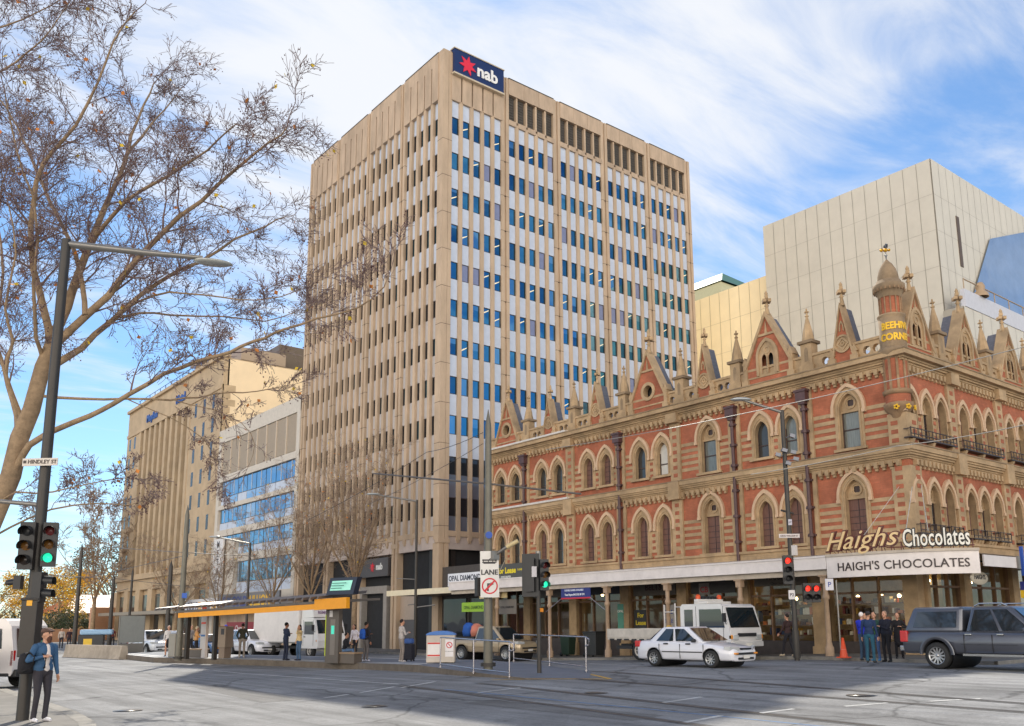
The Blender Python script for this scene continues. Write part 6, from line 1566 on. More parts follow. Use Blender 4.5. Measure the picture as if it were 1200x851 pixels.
d2 = side * -.10 + nrm * .22; signal(lpst, (d2.x, d2.y, za - .01), 208, [M_SIG, M_AMB, M_LENS], 3, .9, False)
d3 = side * .12 + nrm * .02; zb_ = at(50, 688, D0).z - p.z; signal(lpst, (d3.x, d3.y, zb_), 128, [M_SIG, M_SIG], 2, .8, False)
d4 = side * -.35; signal(lpst, (d4.x, d4.y, zb_ + .1), 300, [M_SIG], 1, .6, False)
# ------------------ tapered tram masts
def mast(label, p, topy, r0, r1, px, group='tapered tram wire masts', kind='tram_mast', col=None):
    D = depth_of(p); H = at(px, topy, D).z - p.z; t = thing(kind, label, 'tram mast', p, 0, group); b = MB()
    b.tube([(0, 0, -.1), (0, 0, H * .93), (0, 0, H * .94), (0, 0, H)], [r0, r1, r1 * .9, .01], 12); b.build('pole', col or M_POLE, t); b = MB(); b.cyl(0, 0, 0, .12, r0 * 1.6, n=12); b.build('base_plate', M_POLE, t); return t, H, D
M_MAST = mat('grey_mast', srgb(112, 108, 96), .5, .3, var=.12)
p = gp(572, 781, PT); m571, H571, D571 = mast('tall grey tapered mast carrying the tram lane signs', p, 480, .16, .11, 571, col=M_MAST)
def msign(root, D, base, px, py, w, h, cols, fn_txt, name, az_side=None):
    c = at(px, py, D - .3) - base; b = MB(); f = lambda u, v, d: (c.x + side.x * u + nrm.x * d, c.y + side.y * u + nrm.y * d, c.z + v)
    b.prism([(-w/2, -h/2), (w/2, -h/2), (w/2, h/2), (-w/2, h/2)], f, -.03, 0); o = b.build(name, paint(*cols), root); fn_txt(f, o, w, h); return o
def lane(f, o, w, h):
    b = MB(); b.text('LANE', .235, lambda u, v, d: f(u, v - h * .38, .004 + d), ext=.002, bold=.008); 
    for (x0, x1, y0, y1) in ((-.24, .24, .12, .17), (-.24, .24, .05, .09), (-.22, -.19, .09, .12), (-.05, -.02, .09, .12), (.1, .13, .09, .12), (.21, .24, .09, .12), (-.2, .2, .02, .05)): b.prism([(x0, y0), (x1, y0), (x1, y1), (x0, y1)], f, .002, .006)
    b.prism([(-.02, .17), (.02, .17), (.16, .27), (.13, .28)], f, .002, .006); b.prism([(.13, .26), (.26, .27), (.26, .29), (.13, .28)], f, .002, .006)
    b.build('lettering', paint(40, 38, 42), o, recalc=False)
def noturn(f, o, w, h):
    b = MB(); b.ring(circ(0, .02, .27, 28), circ(0, .02, .225, 28), f, .002, .008); c = .165; b.prism([(-c - .025, -c + .045), (-c + .025, -c - .005), (c + .025, c - .005 + .025), (c - .025, c + .045)], f, .009, .012); b.build('red_ring', paint(208, 36, 52), o)
    b = MB(); b.prism([(-.09, -.15), (-.035, -.15), (-.035, .06), (.04, .06), (.04, .11), (-.09, .11)], f, .002, .006); b.prism([(.03, .02), (.14, .085), (.03, .15)], f, .002, .006); b.build('arrow', paint(36, 34, 38), o)
msign(m571, D571, p, 573.5, 661.5, .63, .90, (226, 222, 216), lane, 'lane_sign'); msign(m571, D571, p, 574, 687.5, .63, .72, (226, 222, 216), noturn, 'no_turn_sign')
q = at(580, 651, D571 - .3) - p; q2 = at(594, 641, D571 - .5) - p; q3 = at(607, 634, D571 - .6) - p
b = MB(); b.tube([(0, 0, q.z), q, q2], .055, 8); b.cbox(q, (.22, .22, .3)); b.build('camera_bracket', M_GALV, m571); b = MB(); b.tube([q2, q3], [.08, .075], 10); b.build('camera_body', paint(206, 186, 140), m571)
b = MB(); c = at(573, 627, D571 - .25) - p; b.prism(circ(0, 0, .12, 16), lambda u, v, d: (c.x + side.x * u + nrm.x * d, c.y + side.y * u + nrm.y * d, c.z + v), -.02, 0); b.build('blue_disc', paint(36, 80, 170), m571)
b = MB(); q = at(560, 688, D571 - .2) - p; b.cbox(q, (.16, .16, .62)); b.build('junction_box', M_POLE, m571)
p218 = gp(209, 772, PT); m218, H218, D218 = mast('tapered tram mast standing at the far end of the shelter', p218, 592, .17, .115, 220, col=M_MAST)
b = MB(); c = at(216, 698, D218 - .2) - p218; b.prism([(-.13, -.13), (.13, -.13), (.13, .13), (-.13, .13)], lambda u, v, d: (c.x + side.x * u + nrm.x * d, c.y + side.y * u + nrm.y * d, c.z + v), -.02, 0); b.build('blue_disc', paint(40, 90, 180), m218)
mast('dark tapered mast in front of the yellow autumn trees', gp(86, 763, .0), 637, .20, .12, 96)
mast('dark tapered mast in front of the sandstone block corner', gp(127, 761, .0), 672, .19, .13, 134)
mast('slim dark mast before the sandstone pilasters', gp(149, 760, .0), 665, .12, .10, 150)
mast('dark mast in front of the sandstone block beside the shelter', gp(194, 765, .1), 657, .17, .13, 204)
# ------------------ street lamps on dark poles
def lamp(label, p, px, topy, tipx, tipy, r=.09, dd=0.0, group='street lamps on dark poles'):
    D = depth_of(p); H = at(px, topy, D).z - p.z; t = thing('street_lamp', label, 'street lamp', p, 0, group); b = MB(); b.tube([(0, 0, -.1), (0, 0, H)], [r, r * .8], 10); b.cyl(0, 0, 0, 1.0, r * 1.35); b.build('pole', M_POLE, t)
    q = at(tipx, tipy, D + dd) - p; b = MB(); b.tube([(0, 0, H - .08), (q.x * .8, q.y * .8, q.z * .8 + (H - .08) * .2), (q.x, q.y, q.z)], [.06, .05, .04], 8); b.build('lamp_arm', M_GALV, t)
    ax = Vector((q.x, q.y, 0)).normalized(); b = MB(); b.lathe([(0, .06), (.12, .05), (.19, .0), (.15, -.05), (0, -.06)], (0, 0, 0), 14); b.v = [(ax.x * x * 2.3 - ax.y * y + q.x, ax.y * x * 2.3 + ax.x * y + q.y, z + q.z) for x, y, z in b.v]; b.build('lamp_head', paint(178, 182, 182, .3, .4), t); return t, H, D
pl_ = gp(486, 768, .10); l487, H_, D_ = lamp('street lamp on a dark square pole in front of the tower columns', pl_, 488, 586, 437, 579)
b = MB()
for (x0, y0, x1, y1, r) in ((486, 679, 465, 678, .03), (486, 712, 510, 709, .04), (486, 708, 478, 709, .04)): b.tube([at(x0, y0, D_) - pl_, at(x1, y1, D_) - pl_], r, 6)
b.build('side_arms', M_GALV, l487)
lamp('street lamp on a dark pole over the tram shelter', gp(287, 766, .1), 291, 636, 252, 629)
pr_ = gp(934, 771, .12)
lr, HR, DR = lamp('tall street lamp post with red signals and floodlights outside the chocolate shop', pr_, 918, 481, 868, 468, .10)
c1 = at(928, 668, DR) - pr_; signal(lr, (c1.x + side.x * -.22 + nrm.x * .2, c1.y + side.y * -.22 + nrm.y * .2, c1.z), 225, [M_REDL, M_SIG, M_SIG], 3, 1.0, False)
c1 = at(941, 695, DR) - pr_
for k, lt in ((.10, [M_REDL, M_SIG]), (.42, [M_REDL, M_SIG])): signal(lr, (c1.x + side.x * k + nrm.x * .2, c1.y + side.y * k + nrm.y * .2, c1.z), 225, lt, 2, .95, False)
def small_plate(root, D, base, px, py, w, h, col, txt=None, tc=(50, 44, 44), sz=.12, name='plate', rows=1):
    c = at(px, py, D - .2) - base; f = lambda u, v, d: (c.x + side.x * u + nrm.x * d, c.y + side.y * u + nrm.y * d, c.z + v); b = MB(); b.prism([(-w/2, -h/2), (w/2, -h/2), (w/2, h/2), (-w/2, h/2)], f, -.02, 0); o = b.build(name, paint(*col), root)
    if txt: b = MB(); b.text(txt, sz, lambda u, v, d: f(u, v - sz * .35, .004 + d), ext=.002, bold=.003); b.build('lettering', paint(*tc), o, recalc=False)
    return o
small_plate(lr, DR, pr_, 925, 628, .78, .15, (206, 198, 194), 'KING WILLIAM ST', (110, 90, 90), .085, 'street_name_plate'); small_plate(lr, DR, pr_, 928, 697, .24, .34, (214, 210, 210), 'P2', (40, 40, 60), .16, 'parking_plate')
small_plate(lr, DR, pr_, 926, 612, .14, .22, (190, 186, 196), 'LT', (60, 60, 70), .09, 'route_plate'); b = MB(); q = at(931, 645, DR - .1) - pr_; b.cbox(q, (.16, .16, .38)); b.build('white_sensor', paint(214, 206, 200), lr)
for (x, y) in ((912, 533), (919, 528), (930, 530), (933, 538), (928, 511), (924, 543)):
    b = MB(); q = at(x, y, DR - .15) - pr_; b.cbox(q, (.20, .20, .13), rz=.6 + x % 3 * .3, rx=.3); b.tube([q, (0, 0, q.z - .05)], .018, 4); b.build('floodlight', paint(120, 122, 130, .4, .4), lr)
b = MB(); b.tube([at(915, 598, DR) - pr_, at(930, 602, DR) - pr_], .04, 6); b.build('bracket', M_POLE, lr)
# ------------------ traffic signal on the platform ramp
p = gp(632, 789, .05); ts = thing('traffic_signal', 'traffic signal with one green light on a thin pole at the platform ramp', 'traffic signal', p); D = depth_of(p); H = at(628, 646, D).z - p.z
b = MB(); b.tube([(0, 0, -.1), (0, 0, H)], [.075, .065], 10); b.build('pole', M_POLE, ts); b = MB(); b.cyl(0, 0, H - .55, H, .085); b.build('pole_cap', M_GALV, ts)
c = at(637, 674, D) - p; signal(ts, (c.x + nrm.x * .15, c.y + nrm.y * .15, c.z), 200, [M_REDD, M_AMB, M_GREENL], 3, .92, False)
c = at(622, 674, D) - p; o = signal(ts, (c.x, c.y, c.z), 60, [M_SIG, M_SIG, M_SIG], 3, 1.0, True)
small_plate(ts, D, p, 626, 670, .16, .34, (196, 192, 196), name='white_box'); b = MB(); q = at(634, 715, D) - p; b.cbox(q, (.12, .1, .12)); b.build('amber_button', paint(226, 140, 30), ts)
# ------------------ tram shelter
sh0 = gp(217, 772, PT); shR = gp(391, 777, PT)
sax = (shR - sh0); sax.z = 0; SL = sax.length; sax.normalize(); san = Vector((sax.y, -sax.x, 0))
if san.dot(Vector((sh0.x, sh0.y, 0))) > 0: san = -san           # towards the viewer's side of the road
rzS = math.atan2(sax.y, sax.x)
shel = thing('tram_shelter', 'long tram shelter with slatted grey roof and bright orange fascia', 'tram shelter', sh0, rzS)
# local frame: x along the platform towards the right of the photo, y away from the viewer if san is -y
sgn = 1 if (Matrix.Rotation(rzS, 3, 'Z') @ Vector((0, -1, 0))).dot(san) > 0 else -1
def ly(v): return -sgn * v                # v>0 = towards the viewer
DS0 = depth_of(sh0); DSR = depth_of(shR)
zL0 = at(215, 722, DS0).z - sh0.z; zR0 = at(405, 711, DSR).z - sh0.z
zb0 = min(zL0, zR0) - .02
M_ORNG = mat('orange_fascia', srgb(236, 158, 24), .45, var=.06)
rise = .0
def zl(x): return zL0 + (zR0 - zL0) * (x / SL)
b = MB()
x0, x1 = -.6, SL + 1.35
b._add([(x, ly(y), zl(x) + z) for x in (0.1, x1) for y in (.55, .62) for z in (-.10, .14)], [(0, 1, 3, 2), (4, 6, 7, 5), (0, 4, 5, 1), (2, 3, 7, 6), (1, 5, 7, 3), (0, 2, 6, 4)]); 
b._add([(x, ly(y), zl(x) + z) for x in (SL - .6, x1 + .15) for y in (.5, .70) for z in (-.13, .34)], [(0, 1, 3, 2), (4, 6, 7, 5), (0, 4, 5, 1), (2, 3, 7, 6), (1, 5, 7, 3), (0, 2, 6, 4)]); b.build('orange_fascia', M_ORNG, shel)
b = MB(); n = 26
for i in range(n):
    x = x0 - 1.0 + (x1 - x0) * i / n; z = zl(x) + .36
    b._add([(x, ly(.95), z - .02), (x + .10, ly(.95), z + .10), (x + .10, ly(-1.9), z + .42), (x, ly(-1.9), z + .30), (x + .05, ly(.95), z - .04), (x + .15, ly(.95), z + .08), (x + .15, ly(-1.9), z + .40), (x + .05, ly(-1.9), z + .28)], [(0, 1, 2, 3), (4, 7, 6, 5), (0, 4, 5, 1), (3, 2, 6, 7), (0, 3, 7, 4), (1, 5, 6, 2)])
b.build('roof_slats', paint(130, 126, 126, .5, .3), shel)
b = MB()
b._add([(x, ly(y), zl(x) + .17 + .1 * (y < 0) + z) for x in (x0, x1 - .4) for y in (.5, -1.8) for z in (0, .10)], [(0, 1, 3, 2), (4, 6, 7, 5), (0, 4, 5, 1), (2, 3, 7, 6), (1, 5, 7, 3), (0, 2, 6, 4)]); b.build('roof_tray', paint(104, 98, 92), shel)
for x in (.1, SL * .22, SL * .98):
    b = MB(); b.box(x - .09, -.10, -.02, x + .09, .10, zl(x) + .1); b.build('post', M_POLE, shel)
# end panel with timetables and green screen
b = MB(); b.box(SL - .45, -.14, 0, SL + .42, .06, zl(SL) - .05); ep_ = b.build('end_panel', paint(92, 84, 76), shel)
b = MB(); yv = .065 if sgn < 0 else -.145
b.box(SL - .12, yv - .004, .35, SL + .20, yv + .004, 1.9); b.box(SL - .2, yv - .006, 2.0, SL + .0, yv + .006, zl(SL) - .15, 1); b.box(SL - .46, yv - .006, .3, SL - .42, yv + .006, 2.1, 2); b.box(SL - .06, yv - .008, 1.25, SL + .14, yv + .008, 1.62, 3)
b.build('notice_panels', [paint(120, 112, 104), paint(206, 202, 200), paint(196, 214, 40), mat('green_screen', (.05, .5, .36), .4, emit=(.06, .6, .42), estr=.6)], ep_)
b = MB(); xs = SL + 1.0; zz = zl(xs) + .30; c0 = Vector((xs, ly(.62), zz)); tl = .16
b._add([(xs - .95 + dx * .0 + (.0 if k in (0, 3) else 1.75) + (.12 if z > 0 else 0), ly(.60 + y - .12 * (z > 0)), zz + .18 + z * .74) for z in (0, 1) for y in (0, -.28) for k in (0, 1) for dx in (0,)], [(0, 1, 3, 2), (4, 6, 7, 5), (0, 4, 5, 1), (2, 3, 7, 6), (0, 2, 6, 4), (1, 5, 7, 3)])
scn = b.build('departure_screen', paint(40, 44, 58, .35), shel)
b = MB(); b._add([(xs - .72, ly(.612 - .02), zz + .36), (xs + .60, ly(.612 - .02), zz + .36), (xs + .68, ly(.612 - .085), zz + .78), (xs - .64, ly(.612 - .085), zz + .78)], [(0, 1, 2, 3)]); b.build('lit_display', mat('pale_green_display', (.35, .75, .60), .4, emit=(.30, .72, .56), estr=.30, var=.04), scn)
b = MB()
for r in range(3): b.box(xs - .6, ly(.64) - .002, zz + .44 + r * .11, xs + .1 + .15 * r, ly(.64) + .002, zz + .47 + r * .11)
b.build('display_text', paint(60, 130, 110), scn)
# bench at the shelter end, second bench at the far end
def bench(label, px, py, L_):
    q = gp(px, py, PT); t = thing('bench', label, 'bench', q, rzS, 'benches under the tram shelter'); b = MB(); b.box(-L_ / 2, -.25, .40, L_ / 2, .25, .47); b.build('seat', paint(150, 124, 96), t, bevel=.01)
    b = MB(); b.box(-L_ / 2 + .05, -.22, 0, L_ / 2 - .05, .22, .40); b.build('base', paint(98, 88, 78), t); return t
bench('grey block bench with timber seat beside the shelter end panel', 402, 777, 2.0); bench('grey block bench near the far post of the shelter', 226, 770.5, 2.2)
# ticket machine, timetable pillar, bins
def machine(px, py):
    q = gp(px, py, PT); t = thing('ticket_machine', 'metal ticket machine with orange side standing on the platform', 'ticket machine', q, rzS); b = MB(); b.box(-.33, -.25, .55, .33, .25, 1.62); b.build('cabinet', paint(150, 132, 114, .45, .3), t, bevel=.02); b = MB(); b.box(-.25, -.2, 0, .25, .2, .55); b.build('pedestal', paint(130, 112, 96), t)
    b = MB(); b.box(-.36, -.26, .5, -.332, .26, 1.64); b.build('orange_side', M_ORNG, t); b = MB(); y = ly(.253); b.box(-.05, y - .004, 1.2, .22, y + .004, 1.5); b.build('screen', paint(60, 58, 60), t)
machine(263, 771.5)
def pillar(px, py):
    q = gp(px, py, PT); t = thing('timetable_pillar', 'slim timetable pillar with red and white panels on the platform', 'information pillar', q, rzS); b = MB(); b.box(-.24, -.08, .0, .24, .08, 2.7); b.build('pillar_body', paint(206, 200, 196), t, bevel=.01)
    y = ly(.083); b = MB(); b.box(-.2, y - .004, 2.3, .2, y + .004, 2.65); b.box(-.2, y - .004, 1.75, .2, y + .004, 1.85); b.build('red_panel', paint(222, 80, 52), t)
    b = MB(); b.box(-.18, y - .004, 1.1, .18, y + .004, 1.2); b.build('blue_panel', paint(60, 110, 170), t); b = MB(); b.text('i', .3, lambda u, v, d: (u, y - .006 if y < 0 else y + .006, v + 2.36), ext=.001, bold=.01); b.build('lettering', paint(240, 240, 240), t, recalc=False)
pillar(238, 771)
b = MB(); b.box(-.32, -.3, 0, .32, .3, 1.25)
q = gp(206, 770, PT); t = thing('litter_bin', 'pale litter bin beside the far shelter post', 'litter bin', q, rzS, 'litter bins on the platform'); b.build('bin_body', paint(146, 140, 128), t, bevel=.03); b = MB(); b.box(-.26, -.24, 1.25, .26, .24, 1.4); b.build('bin_lid', paint(180, 186, 200), t, bevel=.04)
q = gp(517, 778.5, PT * .8); t = thing('recycling_bin', 'beige litter bin enclosure with blue curved lid and no smoking notice', 'litter bin', q, math.radians(-38)); b = MB(); b.box(-.55, -.40, .08, .55, .40, 1.12); b.build('bin_body', paint(196, 184, 170), t, bevel=.02)
b = MB(); b.prism([(-.58, 1.12), (.58, 1.12)] + [(.58 * math.cos(PI * i / 8), 1.12 + .16 * math.sin(PI * i / 8)) for i in range(9)][1:8] , lambda u, v, d: (u, d, v), -.42, .42); b.build('bin_lid', paint(70, 120, 190), t)
b = MB()
for x in (-.45, .45):
    for y in (-.3, .3): b.box(x - .06, y - .06, 0, x + .06, y + .06, .08)
b.build('foot', paint(60, 58, 56), t)
b = MB(); b.box(-.5, -.404, .3, .0, -.401, .85); b.build('white_panel', paint(232, 226, 220), t); b = MB(); b.box(-.5, -.407, .32, .0, -.405, .38); b.box(-.5, -.407, .78, .0, -.405, .84); b.build('red_band', paint(206, 60, 50), t)
np_ = MB(); np_.box(.18, -.409, .3, .5, -.401, .95); no = np_.build('notice', paint(234, 228, 226), t); b = MB(); b.ring(circ(.34, .74, .12, 18), circ(.34, .74, .09, 18), lambda u, v, d: (u, -.41 - d, v), 0, .004); b.prism([(.27, .80), (.29, .82), (.41, .68), (.39, .66)], lambda u, v, d: (u, -.41 - d, v), 0, .005); b.build('red_ring', paint(205, 40, 50), no)
b = MB(); b.text('NO SMOKING', .05, lambda u, v, d: (u + .34, -.411 - d, v + .48), ext=.001); b.build('lettering', paint(50, 46, 46), no, recalc=False)
# handrails on the ramp
def rail(label, pts, Ht=1.05):
    G = [gp(x, y, o) for x, y, o in pts]; t = thing('handrail', label, 'handrail', G[0], 0, 'steel handrails along the platform ramp'); L_ = [q - G[0] for q in G]
    b = MB(); b.tube([q + Vector((0, 0, Ht)) for q in L_] + [L_[-1] + (L_[-1] - L_[-2]).normalized() * .28 + Vector((0, 0, Ht - .06)), L_[-1] + (L_[-1] - L_[-2]).normalized() * .30 + Vector((0, 0, Ht - .24)), L_[-1] + Vector((0, 0, Ht - .28))], .026, 8); b.build('top_rail', M_STEEL, t)
    b = MB(); b.tube([q + Vector((0, 0, .12)) for q in L_], .022, 8); b.build('bottom_rail', M_STEEL, t)
    for q in L_: b = MB(); b.tube([q - Vector((0, 0, .05)), q + Vector((0, 0, Ht))], .025, 8); b.cyl(q.x, q.y, q.z, q.z + .02, .07, n=10); b.build('post', M_STEEL, t)
rail('steel handrail on the near side of the ramp beside the beige bin', [(516, 782, PT * .8), (555, 788, PT * .5), (597, 793, .06)]); rail('steel handrail on the far side of the ramp beyond the signal', [(602, 775, PT * .8), (644, 780, PT * .45), (687, 786, .06)])
# concrete barrier, green screen panels, kiosk
a = gp(79, 770, 0); c = gp(145, 773, 0); d = (c - a); L_ = d.length; t = thing('concrete_barrier', 'long low concrete barrier block at the far end of the platform', 'concrete barrier', a.lerp(c, .5), math.atan2(d.y, d.x)); b = MB(); b.prism([(-.32, 0), (.32, 0), (.25, .2), (.16, .80), (-.16, .80), (-.25, .2)], lambda u, v, dd: (dd, u, v), -L_ / 2, L_ / 2); b.build('barrier_body', mat('barrier_concrete', (.44, .37, .29), .9, var=.15, dirt=.3), t, bevel=.03)
q = gp(152, 770, .0); t = thing('glass_screen', 'pale grey glass wind screen at the end of the platform', 'screen', q, math.radians(20)); b = MB(); b.box(-.9, -.03, .9, .9, .03, 2.6); b.build('grey_pane', paint(150, 152, 146, .3), t); b = MB()
for x in (-.92, .88): b.box(x, -.04, 0, x + .05, .04, 2.6)
b.box(-.9, -.035, 0, .9, .035, .85); b.build('frame', paint(128, 124, 116), t)
q = gp(106, 764, .0); t = thing('site_kiosk', 'dark kiosk trailer with a yellow square beyond the barrier', 'kiosk', q, math.radians(-20)); b = MB(); b.box(-.9, -.5, .3, .9, .5, 1.3); b.build('body', paint(50, 52, 54), t, bevel=.05); b = MB(); b.box(-.8, -.55, 1.3, 1.5, .55, 1.7); b.build('pale_roof', paint(150, 186, 216), t, bevel=.1); b = MB(); b.box(-.5, -.52, .5, .1, -.5, 1.0); b.build('yellow_panel', paint(238, 196, 60), t)
# low garden walls far left
q = far(72, 118); t = thing('garden_wall', 'low salmon brick wall and gate pillars under the autumn trees', 'wall', q, .3); b = MB(); b.box(-7, 0, 0, 4, .6, 1.6); b.box(4, -.4, 0, 8, .8, 4.4); b.box(13, -.4, 0, 22, .8, 4.6); b.build('wall', paint(186, 142, 112), t)
q = far(134, 150); t = thing('distant_house', 'distant low house with terracotta roof beside the sandstone block', 'house', q, .2); b = MB(); b.box(-8, 0, 0, 8, 8, 4); b.build('wall', paint(196, 160, 124), t); b = MB(); b._add([(-9, -1, 4), (9, -1, 4), (9, 9, 4), (-9, 9, 4), (-5, 4, 7), (5, 4, 7)], [(0, 1, 5, 4), (1, 2, 5), (2, 3, 4, 5), (3, 0, 4)]); b.build('roof', paint(190, 120, 70), t, recalc=False)
# wheelie bins, traffic cone, thin posts on the east pavement
def wheelie(label, px, py, c, w=.6, h=1.05):
    q = gp(px, py, .12); t = thing('wheelie_bin', label, 'wheelie bin', q, .1, 'wheelie bins under the veranda'); b = MB(); b._add([(sx * w * (.40 + .1 * z), sy * w * (.45 + .1 * z), .08 + z * (h - .1)) for z in (0, 1) for sy in (-1, 1) for sx in (-1, 1)], [(0, 2, 3, 1), (4, 5, 7, 6), (0, 1, 5, 4), (1, 3, 7, 5), (3, 2, 6, 7), (2, 0, 4, 6)]); b.build('bin_body', paint(*c), t, bevel=.02); b = MB(); b.box(-w * .54, -w * .6, h - .02, w * .54, w * .58, h + .07); b.build('lid', paint(*tuple(int(v * .8) for v in c)), t, bevel=.02); b = MB()
    for s in (-1, 1): b.lathe([(0, -.03), (.1, -.03), (.1, .03), (0, .03)], (s * w * .4, w * .5, .1), 12, axis='X')
    b.build('wheel', paint(24, 24, 24), t)
wheelie('dark green wheelie bin under the veranda behind the ramp handrail', 666, 769, (44, 62, 50)); wheelie('large charcoal bin under the veranda beside the second post', 697, 770, (52, 54, 54), .78, 1.2)
q = gp(989, 771, .12); t = thing('traffic_cone', 'orange traffic cone leaning beside the veranda post', 'traffic cone', q); b = MB(); b.box(-.19, -.19, 0, .19, .19, .04); b.lathe([(.15, .04), (.04, .72), (0, .73)], (0, 0, 0), 14); b.build('cone_body', paint(226, 84, 44), t); b = MB(); b.lathe([(.108, .30), (.080, .46)], (0, 0, 0), 14); b.build('reflective_band', paint(226, 214, 206), t, recalc=False)
q = gp(986, 771, .12); t = thing('sign_post', 'thin grey sign post with a parking plate by the traffic cone', 'sign post', q); D = depth_of(q); b = MB(); b.tube([(0, 0, -.1), (0, 0, at(981, 680, D).z - q.z)], .03, 8); b.build('post', M_GALV, t); small_plate(t, D, q, 972, 685, .3, .42, (206, 204, 210), 'P', (40, 60, 140), .26, 'parking_plate')
# overhead wires
def wire(label, pts, r=.012, sag=0.0, c=(60, 58, 58)):
    P = [at(*q) for q in pts]; L_ = []
    for a, e in zip(P[:-1], P[1:]):
        for i in range(8): k = i / 8; v = a.lerp(e, k); v.z -= sag * 4 * k * (1 - k); L_.append(v)
    L_.append(P[-1]); b = MB(); b.tube([v - P[0] for v in L_], r, 5); o = b.build('overhead_wire', paint(*c), None, loc=P[0]); tag(o, label, 'wire', 'overhead tram wires and cables')
wire('thick span tube crossing in front of the tower base to the mast', [(438, 555, 36), (571, 567, D571), (681, 579, 32)], .035, c=(96, 90, 86))
wire('contact wire rising across the gothic gables', [(640, 527, 30), (880, 483, 25), (1210, 404, 20)], .012, .05, (150, 146, 140))
wire('contact wire crossing the right upper windows', [(880, 556, 27), (1050, 523, 25), (1210, 496, 22)], .012, .05, (150, 146, 140))
wire('dark cable from the tower to the tall mast', [(360, 610, 40), (500, 530, 36), (566, 507, D571)], .012, .1)
wire('second dark cable below the first one', [(430, 592, 40), (566, 520, D571)], .010, .1)
wire('span wire across the sandstone block', [(120, 641, 56), (222, 648, D218), (300, 652, 52)], .022, c=(110, 104, 98))
wire('low contact wire at the left of the street', [(-10, 668, 60), (98, 678, 66), (222, 650, D218)], .018)
wire('thin wire past the left signal post', [(-10, 698, 70), (100, 703, 66), (150, 690, 62)], .02)
wire('wire running beside the left lamp post', [(56, 674, 40), (134, 678, 68), (240, 690, 60)], .016)
wire('brace wire at the red brick lower left windows', [(571, 700, D571), (594, 652, 34)], .014, c=(170, 150, 120))
# ---------------------------------------------------------------- vehicles
M_TYRE = mat('tyre_rubber', (.022, .022, .022), .8, var=.15); M_CGL = mat('car_glass', (.012, .02, .026), .03, 0, var=0, spec=.9, coat=1.0)
M_RIM = mat('alloy_rim', (.50, .50, .50), .3, .8, var=.08); M_TRIM = mat('black_trim', (.022, .022, .024), .5, var=.1); M_HL = mat('headlamp', (.62, .64, .64), .12, .3, var=.1); M_TL = mat('tail_lamp', (.55, .02, .02), .2, var=.1, coat=1); M_IND = mat('indicator', (.75, .28, .03), .3, var=.05); M_CHR = mat('chrome', (.6, .6, .6), .12, 1, var=.05)
def carpaint(c, metal=.0): return mat('body_paint', srgb(*c), .28, metal, var=.03, scale=1, coat=.8)
def wheel(root, x, y, r, w, rimk=.66, spokes=10, rim=M_RIM):
    s = 1 if y > 0 else -1
    e = bpy.data.objects.new('wheel', None); COL.objects.link(e); e.parent = root; e.location = (x, y, r); e.empty_display_size = .1
    b = MB(); b.lathe([(r * rimk, -w / 2), (r * .93, -w / 2), (r, -w * .36), (r, w * .36), (r * .93, w / 2), (r * rimk, w / 2), (r * rimk, -w / 2)], (0, 0, 0), 28, axis='Y'); b.build('tyre', M_TYRE, e)
    b = MB(); yo = s * w * .36; b.lathe([(r * rimk, s * w * .5), (r * rimk * .93, s * w * .47), (r * rimk * .90, yo - s * .03)], (0, 0, 0), 28, axis='Y')
    for k in range(spokes):
        a = 2 * PI * k / spokes; R = r * rimk
        pr = [(R * .15 * math.cos(a + 1.57) + 0, 0)]
        ca, sa = math.cos(a), math.sin(a); px_, pz = -sa, ca
        w0, w1 = R * .10, R * .075
        v = []
        for (rr, ww, yy) in ((R * .12, w0, yo), (R * .95, w1, yo + s * .012)):
            for q in (-1, 1): v.append((ca * rr + px_ * ww * q, yy, sa * rr + pz * ww * q))
            for q in (-1, 1): v.append((ca * rr + px_ * ww * q, yy - s * .03, sa * rr + pz * ww * q))
        b._add(v, [(0, 1, 5, 4), (2, 6, 7, 3), (0, 4, 6, 2), (1, 3, 7, 5), (4, 5, 7, 6)])
    b.lathe([(R * .2, yo - s * .03), (R * .2, yo + s * .015), (R * .12, yo + s * .025), (0, yo + s * .025)], (0, 0, 0), 14, axis='Y')
    b.build('rim', rim, e); b = MB(); b.lathe([(0, yo - s * .045), (r * rimk * .92, yo - s * .045)], (0, 0, 0), 20, axis='Y'); b.build('brake_disc', M_TRIM, e, recalc=False)
def evaluate(o):
    bpy.context.view_layer.update(); me = bpy.data.meshes.new_from_object(o.evaluated_get(bpy.context.evaluated_depsgraph_get())); o.modifiers.clear(); old = o.data; o.data = me; me.name = old.name
